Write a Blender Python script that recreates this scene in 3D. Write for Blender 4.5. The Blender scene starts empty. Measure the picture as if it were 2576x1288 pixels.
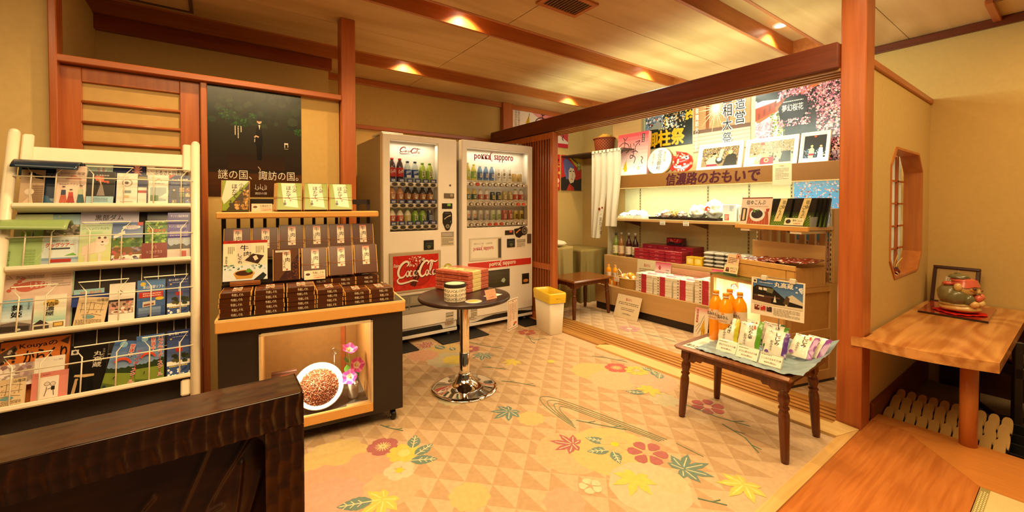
import bpy, math, random
from mathutils import Matrix, Vector, noise
from math import sin, cos, pi, radians as R
random.seed(7)
scene = bpy.context.scene
COL = scene.collection

# ---------------------------------------------------------------- camera
cd = bpy.data.cameras.new('camera'); cam = bpy.data.objects.new('camera', cd); COL.objects.link(cam)
cam.location = (0, 0, 1.21)
cam.rotation_euler = (R(89.0), 0, R(54.4 - 90))
cd.sensor_width = 36; cd.lens = 1037.6 / 2576 * 36
cd.shift_y = -0.0427; cd.clip_start = 0.05
scene.camera = cam

# ---------------------------------------------------------------- world, exposure, large lights
scene.view_settings.view_transform = 'Standard'; scene.view_settings.look = 'None'
scene.view_settings.gamma = 1.0; scene.view_settings.exposure = 0.30
scene.view_settings.use_curve_mapping = False
w = bpy.data.worlds.new('world'); scene.world = w; w.use_nodes = True
w.node_tree.nodes['Background'].inputs[0].default_value = (1.0, 0.68, 0.34, 1)
w.node_tree.nodes['Background'].inputs[1].default_value = 0.10
scene.cycles.use_denoising = True
scene.cycles.max_bounces = 8; scene.cycles.diffuse_bounces = 4; scene.cycles.transparent_max_bounces = 16
scene.cycles.sample_clamp_indirect = 6.0
WARM = (1.0, 0.64, 0.28); WARM2 = (1.0, 0.70, 0.33); TUBE = (0.90, 1.0, 0.76)
def lamp(kind, loc, power, col, name, target=None, **k):
    l = bpy.data.lights.new(name, kind); l.energy = power; l.color = col
    for a, b in k.items(): setattr(l, a, b)
    o = bpy.data.objects.new(name, l); COL.objects.link(o); o.location = loc
    d = Vector(target) - Vector(loc) if target else Vector((0, 0, -1))
    o.rotation_euler = d.to_track_quat('-Z', 'Y').to_euler()
    return o
# added soft fill lights below the lobby ceiling, with no fixtures of their own
lamp('AREA', (0.15, 0.9, 2.46), 46, WARM2, 'ceiling_fill_light', size=1.3)
lamp('AREA', (1.9, 0.2, 2.46), 34, WARM2, 'ceiling_fill_light', size=1.2)
lamp('AREA', (-1.05, 1.7, 2.46), 11, WARM2, 'ceiling_fill_light', size=0.8)
lamp('AREA', (3.5, -0.5, 2.46), 19, WARM2, 'ceiling_fill_light', size=0.8)
# recessed downlights in the ceiling slots: (x, y, far face of the slot)
DOWN = [(1.468, 2.56, 2.66), (3.563, 2.56, 2.66), (1.505, 3.78, 3.88), (3.664, 3.78, 3.88), (3.62, 1.43, 1.52), (0.1, 2.56, 2.66), (1.45, 1.43, 1.52)]
for x, y, f in DOWN:
    lamp('SPOT', (x, y, 2.612), 46, WARM, 'downlight_light', spot_size=R(130), spot_blend=0.7, shadow_soft_size=0.03)
# shop fluorescent tubes: behind the fascia, under it, and over the opening
lamp('AREA', (4.048, 2.3, 1.548), 7, TUBE, 'tube_light', target=(4.30, 2.3, 1.95), shape='RECTANGLE', size=2.4, size_y=0.02)
lamp('AREA', (4.10, 2.35, 1.415), 8, TUBE, 'tube_light', target=(4.14, 2.35, 0.5), shape='RECTANGLE', size=2.3, size_y=0.05)
lamp('AREA', (3.06, 2.3, 2.09), 14, TUBE, 'tube_light', target=(4.3, 2.3, 1.95), shape='RECTANGLE', size=2.6, size_y=0.06)
lamp('AREA', (3.35, 2.2, 2.47), 16, TUBE, 'tube_light', target=(3.35, 2.2, 0), shape='RECTANGLE', size=1.8, size_y=0.15)
lamp('AREA', (2.95, 2.3, 2.11), 8, (0.82, 1.0, 0.70), 'tube_light', target=(3.25, 2.3, 2.5), shape='RECTANGLE', size=2.6, size_y=0.06)

# ---------------------------------------------------------------- colours and materials
def lin(h):
    if not isinstance(h, str): return h
    v = [int(h[i:i + 2], 16) / 255 for i in (0, 2, 4)]
    return tuple((x / 12.92 if x <= 0.04045 else ((x + 0.055) / 1.055) ** 2.4) for x in v)
MATS = {}
def newmat(name):
    m = bpy.data.materials.new(name); m.use_nodes = True
    n = m.node_tree.nodes; l = m.node_tree.links
    MATS[name] = m
    return m, n, l, n['Principled BSDF']
def plain(name, col, rough=0.5, metal=0.0, var=0.06, scale=30, bump=0.0, spec=0.5):
    m, n, l, b = newmat(name); c = lin(col)
    tc = n.new('ShaderNodeTexCoord'); nz = n.new('ShaderNodeTexNoise'); nz.inputs['Scale'].default_value = scale
    l.new(tc.outputs['Object'], nz.inputs['Vector'])
    rp = n.new('ShaderNodeValToRGB')
    rp.color_ramp.elements[0].position = 0.3; rp.color_ramp.elements[1].position = 0.7
    rp.color_ramp.elements[0].color = tuple(x * (1 - var) for x in c) + (1,)
    rp.color_ramp.elements[1].color = tuple(min(1, x * (1 + var)) for x in c) + (1,)
    l.new(nz.outputs['Fac'], rp.inputs[0]); l.new(rp.outputs[0], b.inputs['Base Color'])
    b.inputs['Roughness'].default_value = rough; b.inputs['Metallic'].default_value = metal
    b.inputs['Specular IOR Level'].default_value = spec
    if bump:
        bp = n.new('ShaderNodeBump'); bp.inputs['Strength'].default_value = bump; bp.inputs['Distance'].default_value = 0.002
        l.new(nz.outputs['Fac'], bp.inputs['Height']); l.new(bp.outputs[0], b.inputs['Normal'])
    return m
def wood(name, c1, c2, axis='x', rough=0.35, scale=7, rings=False, bump=0.0, ringn=34.0, ringa=0.2):
    m, n, l, b = newmat(name)
    tc = n.new('ShaderNodeTexCoord'); mp = n.new('ShaderNodeMapping')
    s = {'x': (0.06, 1, 1), 'y': (1, 0.06, 1), 'z': (1, 1, 0.06)}[axis]
    mp.inputs['Scale'].default_value = tuple(q * scale for q in s)
    l.new(tc.outputs['Object'], mp.inputs['Vector'])
    nz = n.new('ShaderNodeTexNoise'); nz.inputs['Scale'].default_value = 4; nz.inputs['Detail'].default_value = 6; nz.inputs['Distortion'].default_value = 0.6
    l.new(mp.outputs[0], nz.inputs['Vector'])
    src = nz.outputs['Fac']
    if rings:
        n2 = n.new('ShaderNodeTexNoise'); n2.inputs['Scale'].default_value = 0.9; n2.inputs['Detail'].default_value = 1.5
        mp2 = n.new('ShaderNodeMapping'); mp2.inputs['Scale'].default_value = tuple((0.35 if q < 1 else 1) * scale * 0.45 for q in s)
        l.new(tc.outputs['Object'], mp2.inputs['Vector']); l.new(mp2.outputs[0], n2.inputs['Vector'])
        mu = n.new('ShaderNodeMath'); mu.operation = 'MULTIPLY'; mu.inputs[1].default_value = ringn; l.new(n2.outputs['Fac'], mu.inputs[0])
        sn = n.new('ShaderNodeMath'); sn.operation = 'SINE'; l.new(mu.outputs[0], sn.inputs[0])
        m2 = n.new('ShaderNodeMath'); m2.operation = 'MULTIPLY_ADD'; m2.inputs[1].default_value = ringa; l.new(sn.outputs[0], m2.inputs[0]); l.new(nz.outputs['Fac'], m2.inputs[2])
        src = m2.outputs[0]
    rp = n.new('ShaderNodeValToRGB'); rp.color_ramp.elements[0].position = 0.3; rp.color_ramp.elements[1].position = 0.72
    rp.color_ramp.elements[0].color = lin(c1) + (1,); rp.color_ramp.elements[1].color = lin(c2) + (1,)
    l.new(src, rp.inputs[0]); l.new(rp.outputs[0], b.inputs['Base Color'])
    b.inputs['Roughness'].default_value = rough
    if bump:
        bp = n.new('ShaderNodeBump'); bp.inputs['Strength'].default_value = bump; bp.inputs['Distance'].default_value = 0.003
        l.new(src, bp.inputs['Height']); l.new(bp.outputs[0], b.inputs['Normal'])
    return m
def attr(name, rough=0.5, spec=0.4, coat=0.0, noise_amt=0.06, scale=60, sss=0):
    m, n, l, b = newmat(name)
    a = n.new('ShaderNodeAttribute'); a.attribute_name = 'Col'
    tc = n.new('ShaderNodeTexCoord'); nz = n.new('ShaderNodeTexNoise'); nz.inputs['Scale'].default_value = scale
    l.new(tc.outputs['Object'], nz.inputs['Vector'])
    mr = n.new('ShaderNodeMapRange'); mr.inputs[3].default_value = 1 - noise_amt; mr.inputs[4].default_value = 1 + noise_amt
    l.new(nz.outputs['Fac'], mr.inputs[0])
    mx = n.new('ShaderNodeVectorMath'); mx.operation = 'SCALE'
    l.new(a.outputs['Color'], mx.inputs[0]); l.new(mr.outputs[0], mx.inputs['Scale'])
    l.new(mx.outputs[0], b.inputs['Base Color'])
    b.inputs['Roughness'].default_value = rough; b.inputs['Specular IOR Level'].default_value = spec
    b.inputs['Coat Weight'].default_value = coat; b.inputs['Coat Roughness'].default_value = 0.08
    return m
def clear(name, tint=(1, 1, 1), gloss=0.06, rough=0.02, body=0.0, bodycol=(1, 1, 1)):
    m, n, l, b = newmat(name); n.remove(b)
    out = n['Material Output']; t = n.new('ShaderNodeBsdfTransparent'); t.inputs[0].default_value = tint + (1,)
    g = n.new('ShaderNodeBsdfGlossy'); g.inputs['Roughness'].default_value = rough
    fr = n.new('ShaderNodeFresnel'); fr.inputs[0].default_value = 1.45
    tc = n.new('ShaderNodeTexCoord'); nz = n.new('ShaderNodeTexNoise'); nz.inputs['Scale'].default_value = 3
    l.new(tc.outputs['Object'], nz.inputs['Vector'])
    bp = n.new('ShaderNodeBump'); bp.inputs['Strength'].default_value = 0.02; l.new(nz.outputs['Fac'], bp.inputs['Height']); l.new(bp.outputs[0], g.inputs['Normal'])
    ml = n.new('ShaderNodeMath'); ml.operation = 'MULTIPLY_ADD'; ml.inputs[1].default_value = 0.8; ml.inputs[2].default_value = gloss - 0.04; l.new(fr.outputs[0], ml.inputs[0])
    mx = n.new('ShaderNodeMixShader'); l.new(ml.outputs[0], mx.inputs[0]); l.new(t.outputs[0], mx.inputs[1]); l.new(g.outputs[0], mx.inputs[2])
    res = mx
    if body:
        d = n.new('ShaderNodeBsdfDiffuse'); d.inputs[0].default_value = bodycol + (1,)
        m2 = n.new('ShaderNodeMixShader'); m2.inputs[0].default_value = body
        l.new(mx.outputs[0], m2.inputs[1]); l.new(d.outputs[0], m2.inputs[2]); res = m2
    l.new(res.outputs[0], out.inputs[0])
    return m
def emit(name, col, s):
    m, n, l, b = newmat(name)
    b.inputs['Base Color'].default_value = lin(col) + (1,); b.inputs['Emission Color'].default_value = lin(col) + (1,)
    b.inputs['Emission Strength'].default_value = s
    return m
PRINT = attr('printed_paper', 0.55, 0.3); GLOSS = attr('glossy_print', 0.25, 0.5); SATIN = attr('satin_paint', 0.38, 0.5, noise_amt=0.03)
FOIL = attr('plastic_film', 0.22, 0.6, coat=0.35); FABRIC = attr('cloth', 0.9, 0.1, noise_amt=0.15, scale=200); CERAM = attr('glazed_ceramic', 0.25, 0.5, coat=0.3, noise_amt=0.18, scale=25)
CARPET = attr('woven_carpet', 0.95, 0.05, noise_amt=0.16, scale=45)
PAPERW = plain('white_paper', 'efe9df', 0.6)
WALL = plain('plaster_wall', 'cead6b', 0.85, var=0.03, scale=40, bump=0.06, spec=0.1)
WALLL = plain('pale_plaster_wall', 'd6b97e', 0.85, var=0.03, scale=40, bump=0.06, spec=0.1)
CEIL = wood('ceiling_cedar_board', 'c09c66', 'd2b07a', 'x', 0.6, 3.0, rings=True)
ORANGE = wood('orange_cedar', 'a65526', 'bd6a30', 'z', 0.32, 9)
ORANGEX = wood('orange_cedar_rail', 'a65728', 'bd6b33', 'x', 0.32, 9)
ORANGEY = wood('shaded_cedar_beam', '5a220a', '73310f', 'y', 0.38, 9)  # orange cedar darkened: shade of the beam's unlit front put into the colour
SLOT = wood('slot_cedar', 'a85f2a', 'bf7434', 'x', 0.4, 9)
FLOORW = wood('honey_floor_board', 'b0642a', 'c87c3c', 'x', 0.28, 14)
FLOORW2 = wood('honey_sill_board', 'c27a36', 'cf8640', 'y', 0.28, 14)
SILL = wood('pale_sill_board', 'd9b06a', 'e6c483', 'y', 0.4, 8)
GROOVE = wood('grooved_track_wood', 'a9763a', 'c08d4a', 'y', 0.3, 8)
DARKW = wood('dark_carved_wood', '241006', '3f200c', 'x', 0.2, 10)
STOOLW = wood('walnut_stool_wood', '4d240e', '6d3716', 'z', 0.25, 10)
STOOLT = wood('walnut_stool_top', '6a3a17', '8a5122', 'x', 0.22, 8)
TABLEW = wood('figured_table_wood', 'ad6c33', 'd59a58', 'x', 0.2, 6, rings=True, ringn=75.0, ringa=0.13)
MELA = wood('melamine_board', 'bd945c', 'c79f68', 'y', 0.4, 5)
MELAF = wood('melamine_front', 'b98b50', 'c3985e', 'z', 0.4, 5)
TRIMO = plain('orange_laminate', 'dfa355', 0.4, var=0.03)
BLACKL = plain('black_laminate', '241710', 0.45)
BLACKR = plain('black_rubber', '120d0a', 0.6)
COUNT = plain('slate_laminate', '3a3530', 0.22, scale=80, var=0.3)
WHITEM = plain('cream_enamel', 'efe3cb', 0.3, var=0.02)
MACH = plain('white_machine_steel', 'eee5d6', 0.32, var=0.02, scale=8)
MACHG = plain('grey_machine_steel', 'a39a8e', 0.4, var=0.03)
DARKP = plain('dark_plastic', '1c1714', 0.3)
CHROME = plain('chrome', 'e6e2da', 0.04, 1.0, var=0.01)
STEEL = plain('brushed_steel', 'b9b2a6', 0.3, 1.0)
GLASS = clear('window_glass', gloss=0.03); WRAP = clear('clear_wrap', gloss=0.05, rough=0.1, body=0.06)
JUICE = plain('orange_juice', 'f0960f', 0.12, var=0.05, scale=20, spec=0.6)
LAMPM = emit('lamp_glow', 'ffe9c4', 9.0); TUBEM = emit('tube_glow', 'f4ffe0', 7.0)

# ---------------------------------------------------------------- mesh builder
TXT = {}
def glyphs(s, bold=0.0):
    k = (s, bold)
    if k not in TXT:
        c = bpy.data.curves.new('t', 'FONT'); c.body = s; c.resolution_u = 2; c.offset = bold
        o = bpy.data.objects.new('t', c); COL.objects.link(o)
        me = bpy.data.meshes.new_from_object(o.evaluated_get(bpy.context.evaluated_depsgraph_get()))
        v = [x.co[:2] for x in me.vertices]; f = [tuple(p.vertices) for p in me.polygons]
        bpy.data.objects.remove(o); bpy.data.curves.remove(c); bpy.data.meshes.remove(me)
        TXT[k] = (v, f)
    return TXT[k]
def frame(o, right, up):
    r = Vector(right).normalized(); u = Vector(up); u = (u - r * u.dot(r)).normalized(); n = r.cross(u)
    return Matrix(((r.x, u.x, n.x, o[0]), (r.y, u.y, n.y, o[1]), (r.z, u.z, n.z, o[2]), (0, 0, 0, 1)))
def fS(x, y, z, tilt=0):      # a frame facing -Y (towards the room), leaning back by tilt degrees
    return frame((x, y, z), (1, 0, 0), (0, sin(R(tilt)), cos(R(tilt))))
def fW(x, y, z, tilt=0):      # a frame facing -X
    return frame((x, y, z), (0, -1, 0), (sin(R(tilt)), 0, cos(R(tilt))))
ROOT = {}
class MB:
    def __init__(s, T=None):
        s.V = []; s.F = []; s.C = []; s.I = []; s.S = []; s.T = T or Matrix(); s.col = (1, 1, 1); s.mi = 0; s.sm = False
    def face(s, pts, col=None, flip=False):
        b = len(s.V); s.V += [s.T @ Vector(p) for p in pts]
        ix = list(range(b, b + len(pts)))
        s.F.append(ix[::-1] if flip else ix); s.C.append(lin(col) if col is not None else s.col); s.I.append(s.mi); s.S.append(s.sm)
    def raw(s, vs, fs, col=None, smooth=None, cols=None):
        b = len(s.V); s.V += [s.T @ Vector(p) for p in vs]
        c = lin(col) if col is not None else s.col
        for i, f in enumerate(fs):
            s.F.append([b + j for j in f]); s.C.append(lin(cols[i]) if cols else c); s.I.append(s.mi); s.S.append(s.sm if smooth is None else smooth)
    def box(s, x0, y0, z0, x1, y1, z1, col=None, bev=0.0):
        if x1 < x0: x0, x1 = x1, x0
        if y1 < y0: y0, y1 = y1, y0
        if z1 < z0: z0, z1 = z1, z0
        b = min(bev, (x1 - x0) * .45, (y1 - y0) * .45, (z1 - z0) * .45)
        if b <= 0:
            v = [(x, y, z) for x in (x0, x1) for y in (y0, y1) for z in (z0, z1)]
            f = [(0, 1, 3, 2), (4, 6, 7, 5), (0, 4, 5, 1), (2, 3, 7, 6), (0, 2, 6, 4), (1, 5, 7, 3)]
            return s.raw(v, f, col, False)
        v = []; X = (x0, x1); Y = (y0, y1); Z = (z0, z1); sg = (1, -1)
        for i in (0, 1):
            for j in (0, 1):
                for k in (0, 1):
                    v += [(X[i], Y[j] + b * sg[j], Z[k] + b * sg[k]), (X[i] + b * sg[i], Y[j], Z[k] + b * sg[k]), (X[i] + b * sg[i], Y[j] + b * sg[j], Z[k])]
        q = lambda i, j, k, a: (i * 4 + j * 2 + k) * 3 + a
        f = []
        for i in (0, 1):
            g = [q(i, 0, 0, 0), q(i, 0, 1, 0), q(i, 1, 1, 0), q(i, 1, 0, 0)]; f.append(g if i == 0 else g[::-1])
            g = [q(0, i, 0, 1), q(1, i, 0, 1), q(1, i, 1, 1), q(0, i, 1, 1)]; f.append(g if i == 0 else g[::-1])
            g = [q(0, 0, i, 2), q(0, 1, i, 2), q(1, 1, i, 2), q(1, 0, i, 2)]; f.append(g if i == 0 else g[::-1])
        for a in (0, 1):
            for c in (0, 1):
                fl = (a + c) % 2
                g = [q(a, c, 0, 0), q(a, c, 0, 1), q(a, c, 1, 1), q(a, c, 1, 0)]; f.append(g[::-1] if fl else g)
                g = [q(a, 0, c, 0), q(a, 1, c, 0), q(a, 1, c, 2), q(a, 0, c, 2)]; f.append(g[::-1] if fl else g)
                g = [q(0, a, c, 1), q(1, a, c, 1), q(1, a, c, 2), q(0, a, c, 2)]; f.append(g if fl else g[::-1])
        for i in (0, 1):
            for j in (0, 1):
                for k in (0, 1):
                    g = [q(i, j, k, 0), q(i, j, k, 1), q(i, j, k, 2)]; f.append(g if (i + j + k) % 2 == 0 else g[::-1])
        s.raw(v, f, col, False)
    def lathe(s, prof, seg=16, col=None, cols=None, at=(0, 0, 0), smooth=True, cap=True):
        v = []; f = []; cc = []
        for r, z in prof:
            for i in range(seg):
                a = 2 * pi * i / seg; v.append((at[0] + r * cos(a), at[1] + r * sin(a), at[2] + z))
        for k in range(len(prof) - 1):
            for i in range(seg):
                j = (i + 1) % seg; f.append((k * seg + i, k * seg + j, (k + 1) * seg + j, (k + 1) * seg + i)); cc.append(cols[k] if cols else col)
        if cap:
            if prof[0][0] > 1e-4: f.append(tuple(range(seg - 1, -1, -1))); cc.append(cols[0] if cols else col)
            if prof[-1][0] > 1e-4: n = (len(prof) - 1) * seg; f.append(tuple(range(n, n + seg))); cc.append(cols[-1] if cols else col)
        s.raw(v, f, None, smooth, [c if c is not None else s.col for c in cc])
    def cyl(s, x, y, z0, z1, r, seg=16, col=None, bev=0.0):
        p = [(r, z0), (r, z1)] if not bev else [(r - bev, z0), (r, z0 + bev), (r, z1 - bev), (r - bev, z1)]
        s.lathe(p, seg, col, at=(x, y, 0))
    def tube(s, pts, r, seg=6, col=None, closed=False):
        P = [Vector(p) for p in pts]; n = len(P); v = []; f = []; nr = None
        for i, p in enumerate(P):
            t = (P[(i + 1) % n] - P[i - 1]) if closed or 0 < i < n - 1 else (P[1] - P[0] if i == 0 else P[-1] - P[-2])
            t.normalize()
            if nr is None: nr = t.orthogonal().normalized()
            nr = (nr - t * nr.dot(t)).normalized(); bn = t.cross(nr)
            rr = r[i] if isinstance(r, (list, tuple)) else r
            for k in range(seg):
                a = 2 * pi * k / seg; v.append(p + nr * (rr * cos(a)) + bn * (rr * sin(a)))
        for i in range(n if closed else n - 1):
            j = (i + 1) % n
            for k in range(seg): l = (k + 1) % seg; f.append((i * seg + k, i * seg + l, j * seg + l, j * seg + k))
        if not closed: f.append(tuple(range(seg - 1, -1, -1))); f.append(tuple(range((n - 1) * seg, n * seg)))
        s.raw(v, f, col, True)
    def prism(s, poly, z0, z1, col=None, side=None):
        n = len(poly); v = [(x, y, z0) for x, y in poly] + [(x, y, z1) for x, y in poly]
        f = [tuple(range(n - 1, -1, -1)), tuple(range(n, 2 * n))] + [(i, (i + 1) % n, n + (i + 1) % n, n + i) for i in range(n)]
        s.raw(v, f, None, False, [col if col is not None else s.col] * 2 + [side or col or s.col] * n)
    def grid(s, fn, nu, nv, col=None, smooth=True, colfn=None):
        v = [fn(i / nu, j / nv) for j in range(nv + 1) for i in range(nu + 1)]; f = []; cc = []
        for j in range(nv):
            for i in range(nu):
                a = j * (nu + 1) + i; f.append((a, a + 1, a + nu + 2, a + nu + 1)); cc.append(colfn((i + .5) / nu, (j + .5) / nv) if colfn else (col if col is not None else s.col))
        s.raw(v, f, None, smooth, cc)
    def ball(s, c, r, nu=12, nv=8, col=None, rough=0.0, seed=0, colfn=None):
        r = r if isinstance(r, (tuple, list)) else (r, r, r)
        def fn(u, v):
            a = 2 * pi * u; b = pi * (v - .5); d = Vector((cos(a) * cos(b), sin(a) * cos(b), sin(b)))
            k = 1 + rough * noise.noise(d * 2.3 + Vector((seed, 0, 0))) if rough else 1
            return (c[0] + d.x * r[0] * k, c[1] + d.y * r[1] * k, c[2] + d.z * r[2] * k)
        s.grid(fn, nu, nv, col, True, colfn)
    def build(s, name, mat, parent=None, **props):
        me = bpy.data.meshes.new(name); mats = mat if isinstance(mat, (list, tuple)) else [mat]
        if parent is not None: inv = ROOT[parent.name].inverted(); V = [inv @ v for v in s.V]; M = ROOT[parent.name]
        else:
            lo = [min(v[i] for v in s.V) for i in range(3)]; hi = [max(v[i] for v in s.V) for i in range(3)]
            c = Vector(((lo[0] + hi[0]) / 2, (lo[1] + hi[1]) / 2, lo[2])); M = Matrix.Translation(c); V = [v - c for v in s.V]
        me.from_pydata(V, [], s.F)
        for m in mats: me.materials.append(m)
        me.polygons.foreach_set('material_index', s.I); me.polygons.foreach_set('use_smooth', s.S)
        ca = me.color_attributes.new('Col', 'FLOAT_COLOR', 'CORNER'); buf = []
        for f, c in zip(s.F, s.C): buf += [c[0], c[1], c[2], 1.0] * len(f)
        ca.data.foreach_set('color', buf); me.update()
        o = bpy.data.objects.new(name, me); COL.objects.link(o)
        if parent is not None: o.parent = parent
        else: o.location = M.translation
        ROOT[o.name] = M
        tag(o, **props)
        return o
def tag(o, label=None, cat=None, group=None, kind=None):
    for k, v in (('label', label), ('category', cat), ('group', group), ('kind', kind)):
        if v: o[k] = v
    return o
def thing(name, label, cat, loc=(0, 0, 0), rz=0, group=None, kind=None):
    o = bpy.data.objects.new(name, None); COL.objects.link(o); o.empty_display_size = 0.05
    o.location = loc; o.rotation_euler = (0, 0, R(rz))
    ROOT[o.name] = Matrix.Translation(loc) @ Matrix.Rotation(R(rz), 4, 'Z')
    return tag(o, label, cat, group, kind)
def struct(name, m, mat, **k): return m.build(name, mat, kind='structure', **k)
def kids(o): return [c for c in COL.objects if c.parent == o]
KIDS = {}
def dup(root, M, label=None, group=None):
    r = root.copy(); COL.objects.link(r); r.matrix_basis = M
    ROOT[r.name] = M.copy()
    if label: r['label'] = label
    if group: r['group'] = group
    if root.name not in KIDS: KIDS[root.name] = [(c, kids(c)) for c in kids(root)]
    for c, gs in KIDS[root.name]:
        d = c.copy(); COL.objects.link(d); d.parent = r
        for g in gs: e = g.copy(); COL.objects.link(e); e.parent = d
    return r
def mv(x, y, z, rz=0): return Matrix.Translation((x, y, z)) @ Matrix.Rotation(R(rz), 4, 'Z')

# ---------------------------------------------------------------- flat print drawn as layered shapes on a sheet
class Art:
    def __init__(s, mb, M, w, h, z=0.0004):
        s.m = mb; s.M = M; s.w = w; s.h = h; s.z = z; s.dz = 0.00012
    def P(s, pts, col):
        T = s.m.T; s.m.T = T @ s.M
        s.m.face([(x * s.w, y * s.h, s.z) for x, y in pts], col); s.m.T = T
        s.z += s.dz
    def many(s, polys, col):
        T = s.m.T; s.m.T = T @ s.M
        for pts in polys: s.m.face([(x * s.w, y * s.h, s.z) for x, y in pts], col)
        s.m.T = T; s.z += s.dz
    def r(s, x0, y0, x1, y1, col): s.P([(x0, y0), (x1, y0), (x1, y1), (x0, y1)], col)
    def grad(s, x0, y0, x1, y1, c0, c1, n=6):
        a, b = lin(c0), lin(c1)
        for i in range(n):
            t = (i + .5) / n; c = tuple(a[k] * (1 - t) + b[k] * t for k in range(3))
            s.P([(x0, y0 + (y1 - y0) * i / n), (x1, y0 + (y1 - y0) * i / n), (x1, y0 + (y1 - y0) * (i + 1) / n), (x0, y0 + (y1 - y0) * (i + 1) / n)], c); s.z -= s.dz
        s.z += s.dz
    def c(s, x, y, rad, col, n=16, ry=None):
        k = s.w / s.h; ry = rad if ry is None else ry
        s.P([(x + rad * cos(2 * pi * i / n), y + ry * k * sin(2 * pi * i / n)) for i in range(n)], col)
    def ring(s, x, y, rad, wd, col, n=20, a0=0, a1=360):
        k = s.w / s.h; q = [R(a0 + (a1 - a0) * i / n) for i in range(n + 1)]
        s.many([[(x + rad * cos(a), y + rad * k * sin(a)), (x + rad * cos(b), y + rad * k * sin(b)), (x + (rad - wd) * cos(b), y + (rad - wd) * k * sin(b)), (x + (rad - wd) * cos(a), y + (rad - wd) * k * sin(a))][::-1] for a, b in zip(q, q[1:])], col)
    def line(s, pts, wd, col):
        k = s.w / s.h; L = []
        wf = wd if isinstance(wd, (list, tuple)) else [wd] * len(pts)
        Q = [Vector((x, y / k)) for x, y in pts]; nn = []
        for i in range(len(Q)):
            d = Q[min(i + 1, len(Q) - 1)] - Q[max(i - 1, 0)]
            d = d.normalized() if d.length > 0 else Vector((1, 0)); nn.append(Vector((-d.y, d.x)))
        for i in range(len(Q) - 1):
            a, b = Q[i] + nn[i] * wf[i] / 2, Q[i] - nn[i] * wf[i] / 2; c, d = Q[i + 1] - nn[i + 1] * wf[i + 1] / 2, Q[i + 1] + nn[i + 1] * wf[i + 1] / 2
            L.append([(p.x, p.y * k) for p in (a, b, c, d)])
        s.many(L, col)
    def t(s, txt, x0, y0, x1, y1, col, bold=0.0, slant=0.0):
        v, f = glyphs(txt)
        if not f: return
        if bold > .004:          # thicker strokes: the same outline laid again, shifted a little each way
            b_ = bold * .75; W_ = max(p[0] for p in v) - min(p[0] for p in v); H_ = max(p[1] for p in v) - min(p[1] for p in v); n_ = len(v)
            sh = ((-b_, -b_ * .6), (b_, -b_ * .6), (-b_, b_ * .6), (b_, b_ * .6)) if bold < .05 else [(b_ * cos(R(q)), b_ * sin(R(q))) for q in range(0, 360, 45)]
            lay = [(a, c) for a, c in sh]
        else: lay = [(0, 0)]
        X0 = min(p[0] for p in v); X1 = max(p[0] for p in v); Y0 = min(p[1] for p in v); Y1 = max(p[1] for p in v)
        g = lambda p: (x0 + (p[0] - X0) / (X1 - X0) * (x1 - x0) + slant * ((p[1] - Y0) / (Y1 - Y0) - .5), y0 + (p[1] - Y0) / max(1e-6, Y1 - Y0) * (y1 - y0))
        T = s.m.T; s.m.T = T @ s.M
        for da, dc in lay:
            s.m.raw([(a * s.w, b * s.h, s.z) for a, b in map(g, [(p[0] + da, p[1] + dc) for p in v])], f, col, False); s.z += s.dz * .2
        s.m.T = T; s.z += s.dz
    def tv(s, txt, x0, y0, x1, y1, col, bold=0.0):
        n = len(txt); st = (y1 - y0) / n
        for i, ch in enumerate(txt):
            b = y1 - st * (i + 1); pad = st * 0.06
            if ch in 'ー': s.r((x0 + x1) / 2 - (x1 - x0) * .06, b + pad, (x0 + x1) / 2 + (x1 - x0) * .06, b + st - pad, col)
            elif ch != ' ': s.t(ch, x0, b + pad, x1, b + st - pad, col, bold)
    def fine(s, x0, y0, x1, y1, n, col, fill=0.45, vert=False):
        L = []; rnd = random.Random(int((x0 + y0 * 7) * 9999) + n)
        for i in range(n):
            p = 0.0; end = 1.0 if i % 4 != 3 else 0.6
            while p < end:
                q = min(end, p + rnd.uniform(.03, .12)); a, b = (i + .5 - fill / 2) / n, (i + .5 + fill / 2) / n
                if vert: L.append([(x0 + (x1 - x0) * a, y1 - (y1 - y0) * q), (x0 + (x1 - x0) * b, y1 - (y1 - y0) * q), (x0 + (x1 - x0) * b, y1 - (y1 - y0) * p), (x0 + (x1 - x0) * a, y1 - (y1 - y0) * p)])
                else: L.append([(x0 + (x1 - x0) * p, y1 - (y1 - y0) * b), (x0 + (x1 - x0) * q, y1 - (y1 - y0) * b), (x0 + (x1 - x0) * q, y1 - (y1 - y0) * a), (x0 + (x1 - x0) * p, y1 - (y1 - y0) * a)])
                p = q + rnd.uniform(.008, .03)
        s.many(L, col)
    def blobs(s, x0, y0, x1, y1, n, cols, s0, s1, seed=1, asp=1.0):
        rnd = random.Random(seed); k = s.w / s.h
        for i in range(n):
            x, y, q = rnd.uniform(x0, x1), rnd.uniform(y0, y1), rnd.uniform(s0, s1); m = rnd.choice((5, 6, 7)); a0 = rnd.random() * 6
            s.P([(min(max(x + q * rnd.uniform(.6, 1) * cos(a0 + 2 * pi * j / m), x0), x1), min(max(y + q * k * asp * rnd.uniform(.6, 1) * sin(a0 + 2 * pi * j / m), y0), y1)) for j in range(m)], rnd.choice(cols))
            s.z -= s.dz * 0.985
    def ridge(s, x0, x1, ybase, ytop, amp, col, seed=0, n=14):
        rnd = random.Random(seed); pts = [(x0, ybase)] + [(x1, ybase)] + [(x1 - (x1 - x0) * i / n, ytop + amp * (noise.noise(Vector((i * .37, seed * 3.1, 0))) + .25 * rnd.uniform(-1, 1))) for i in range(n + 1)]
        s.P(pts, col)
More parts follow.
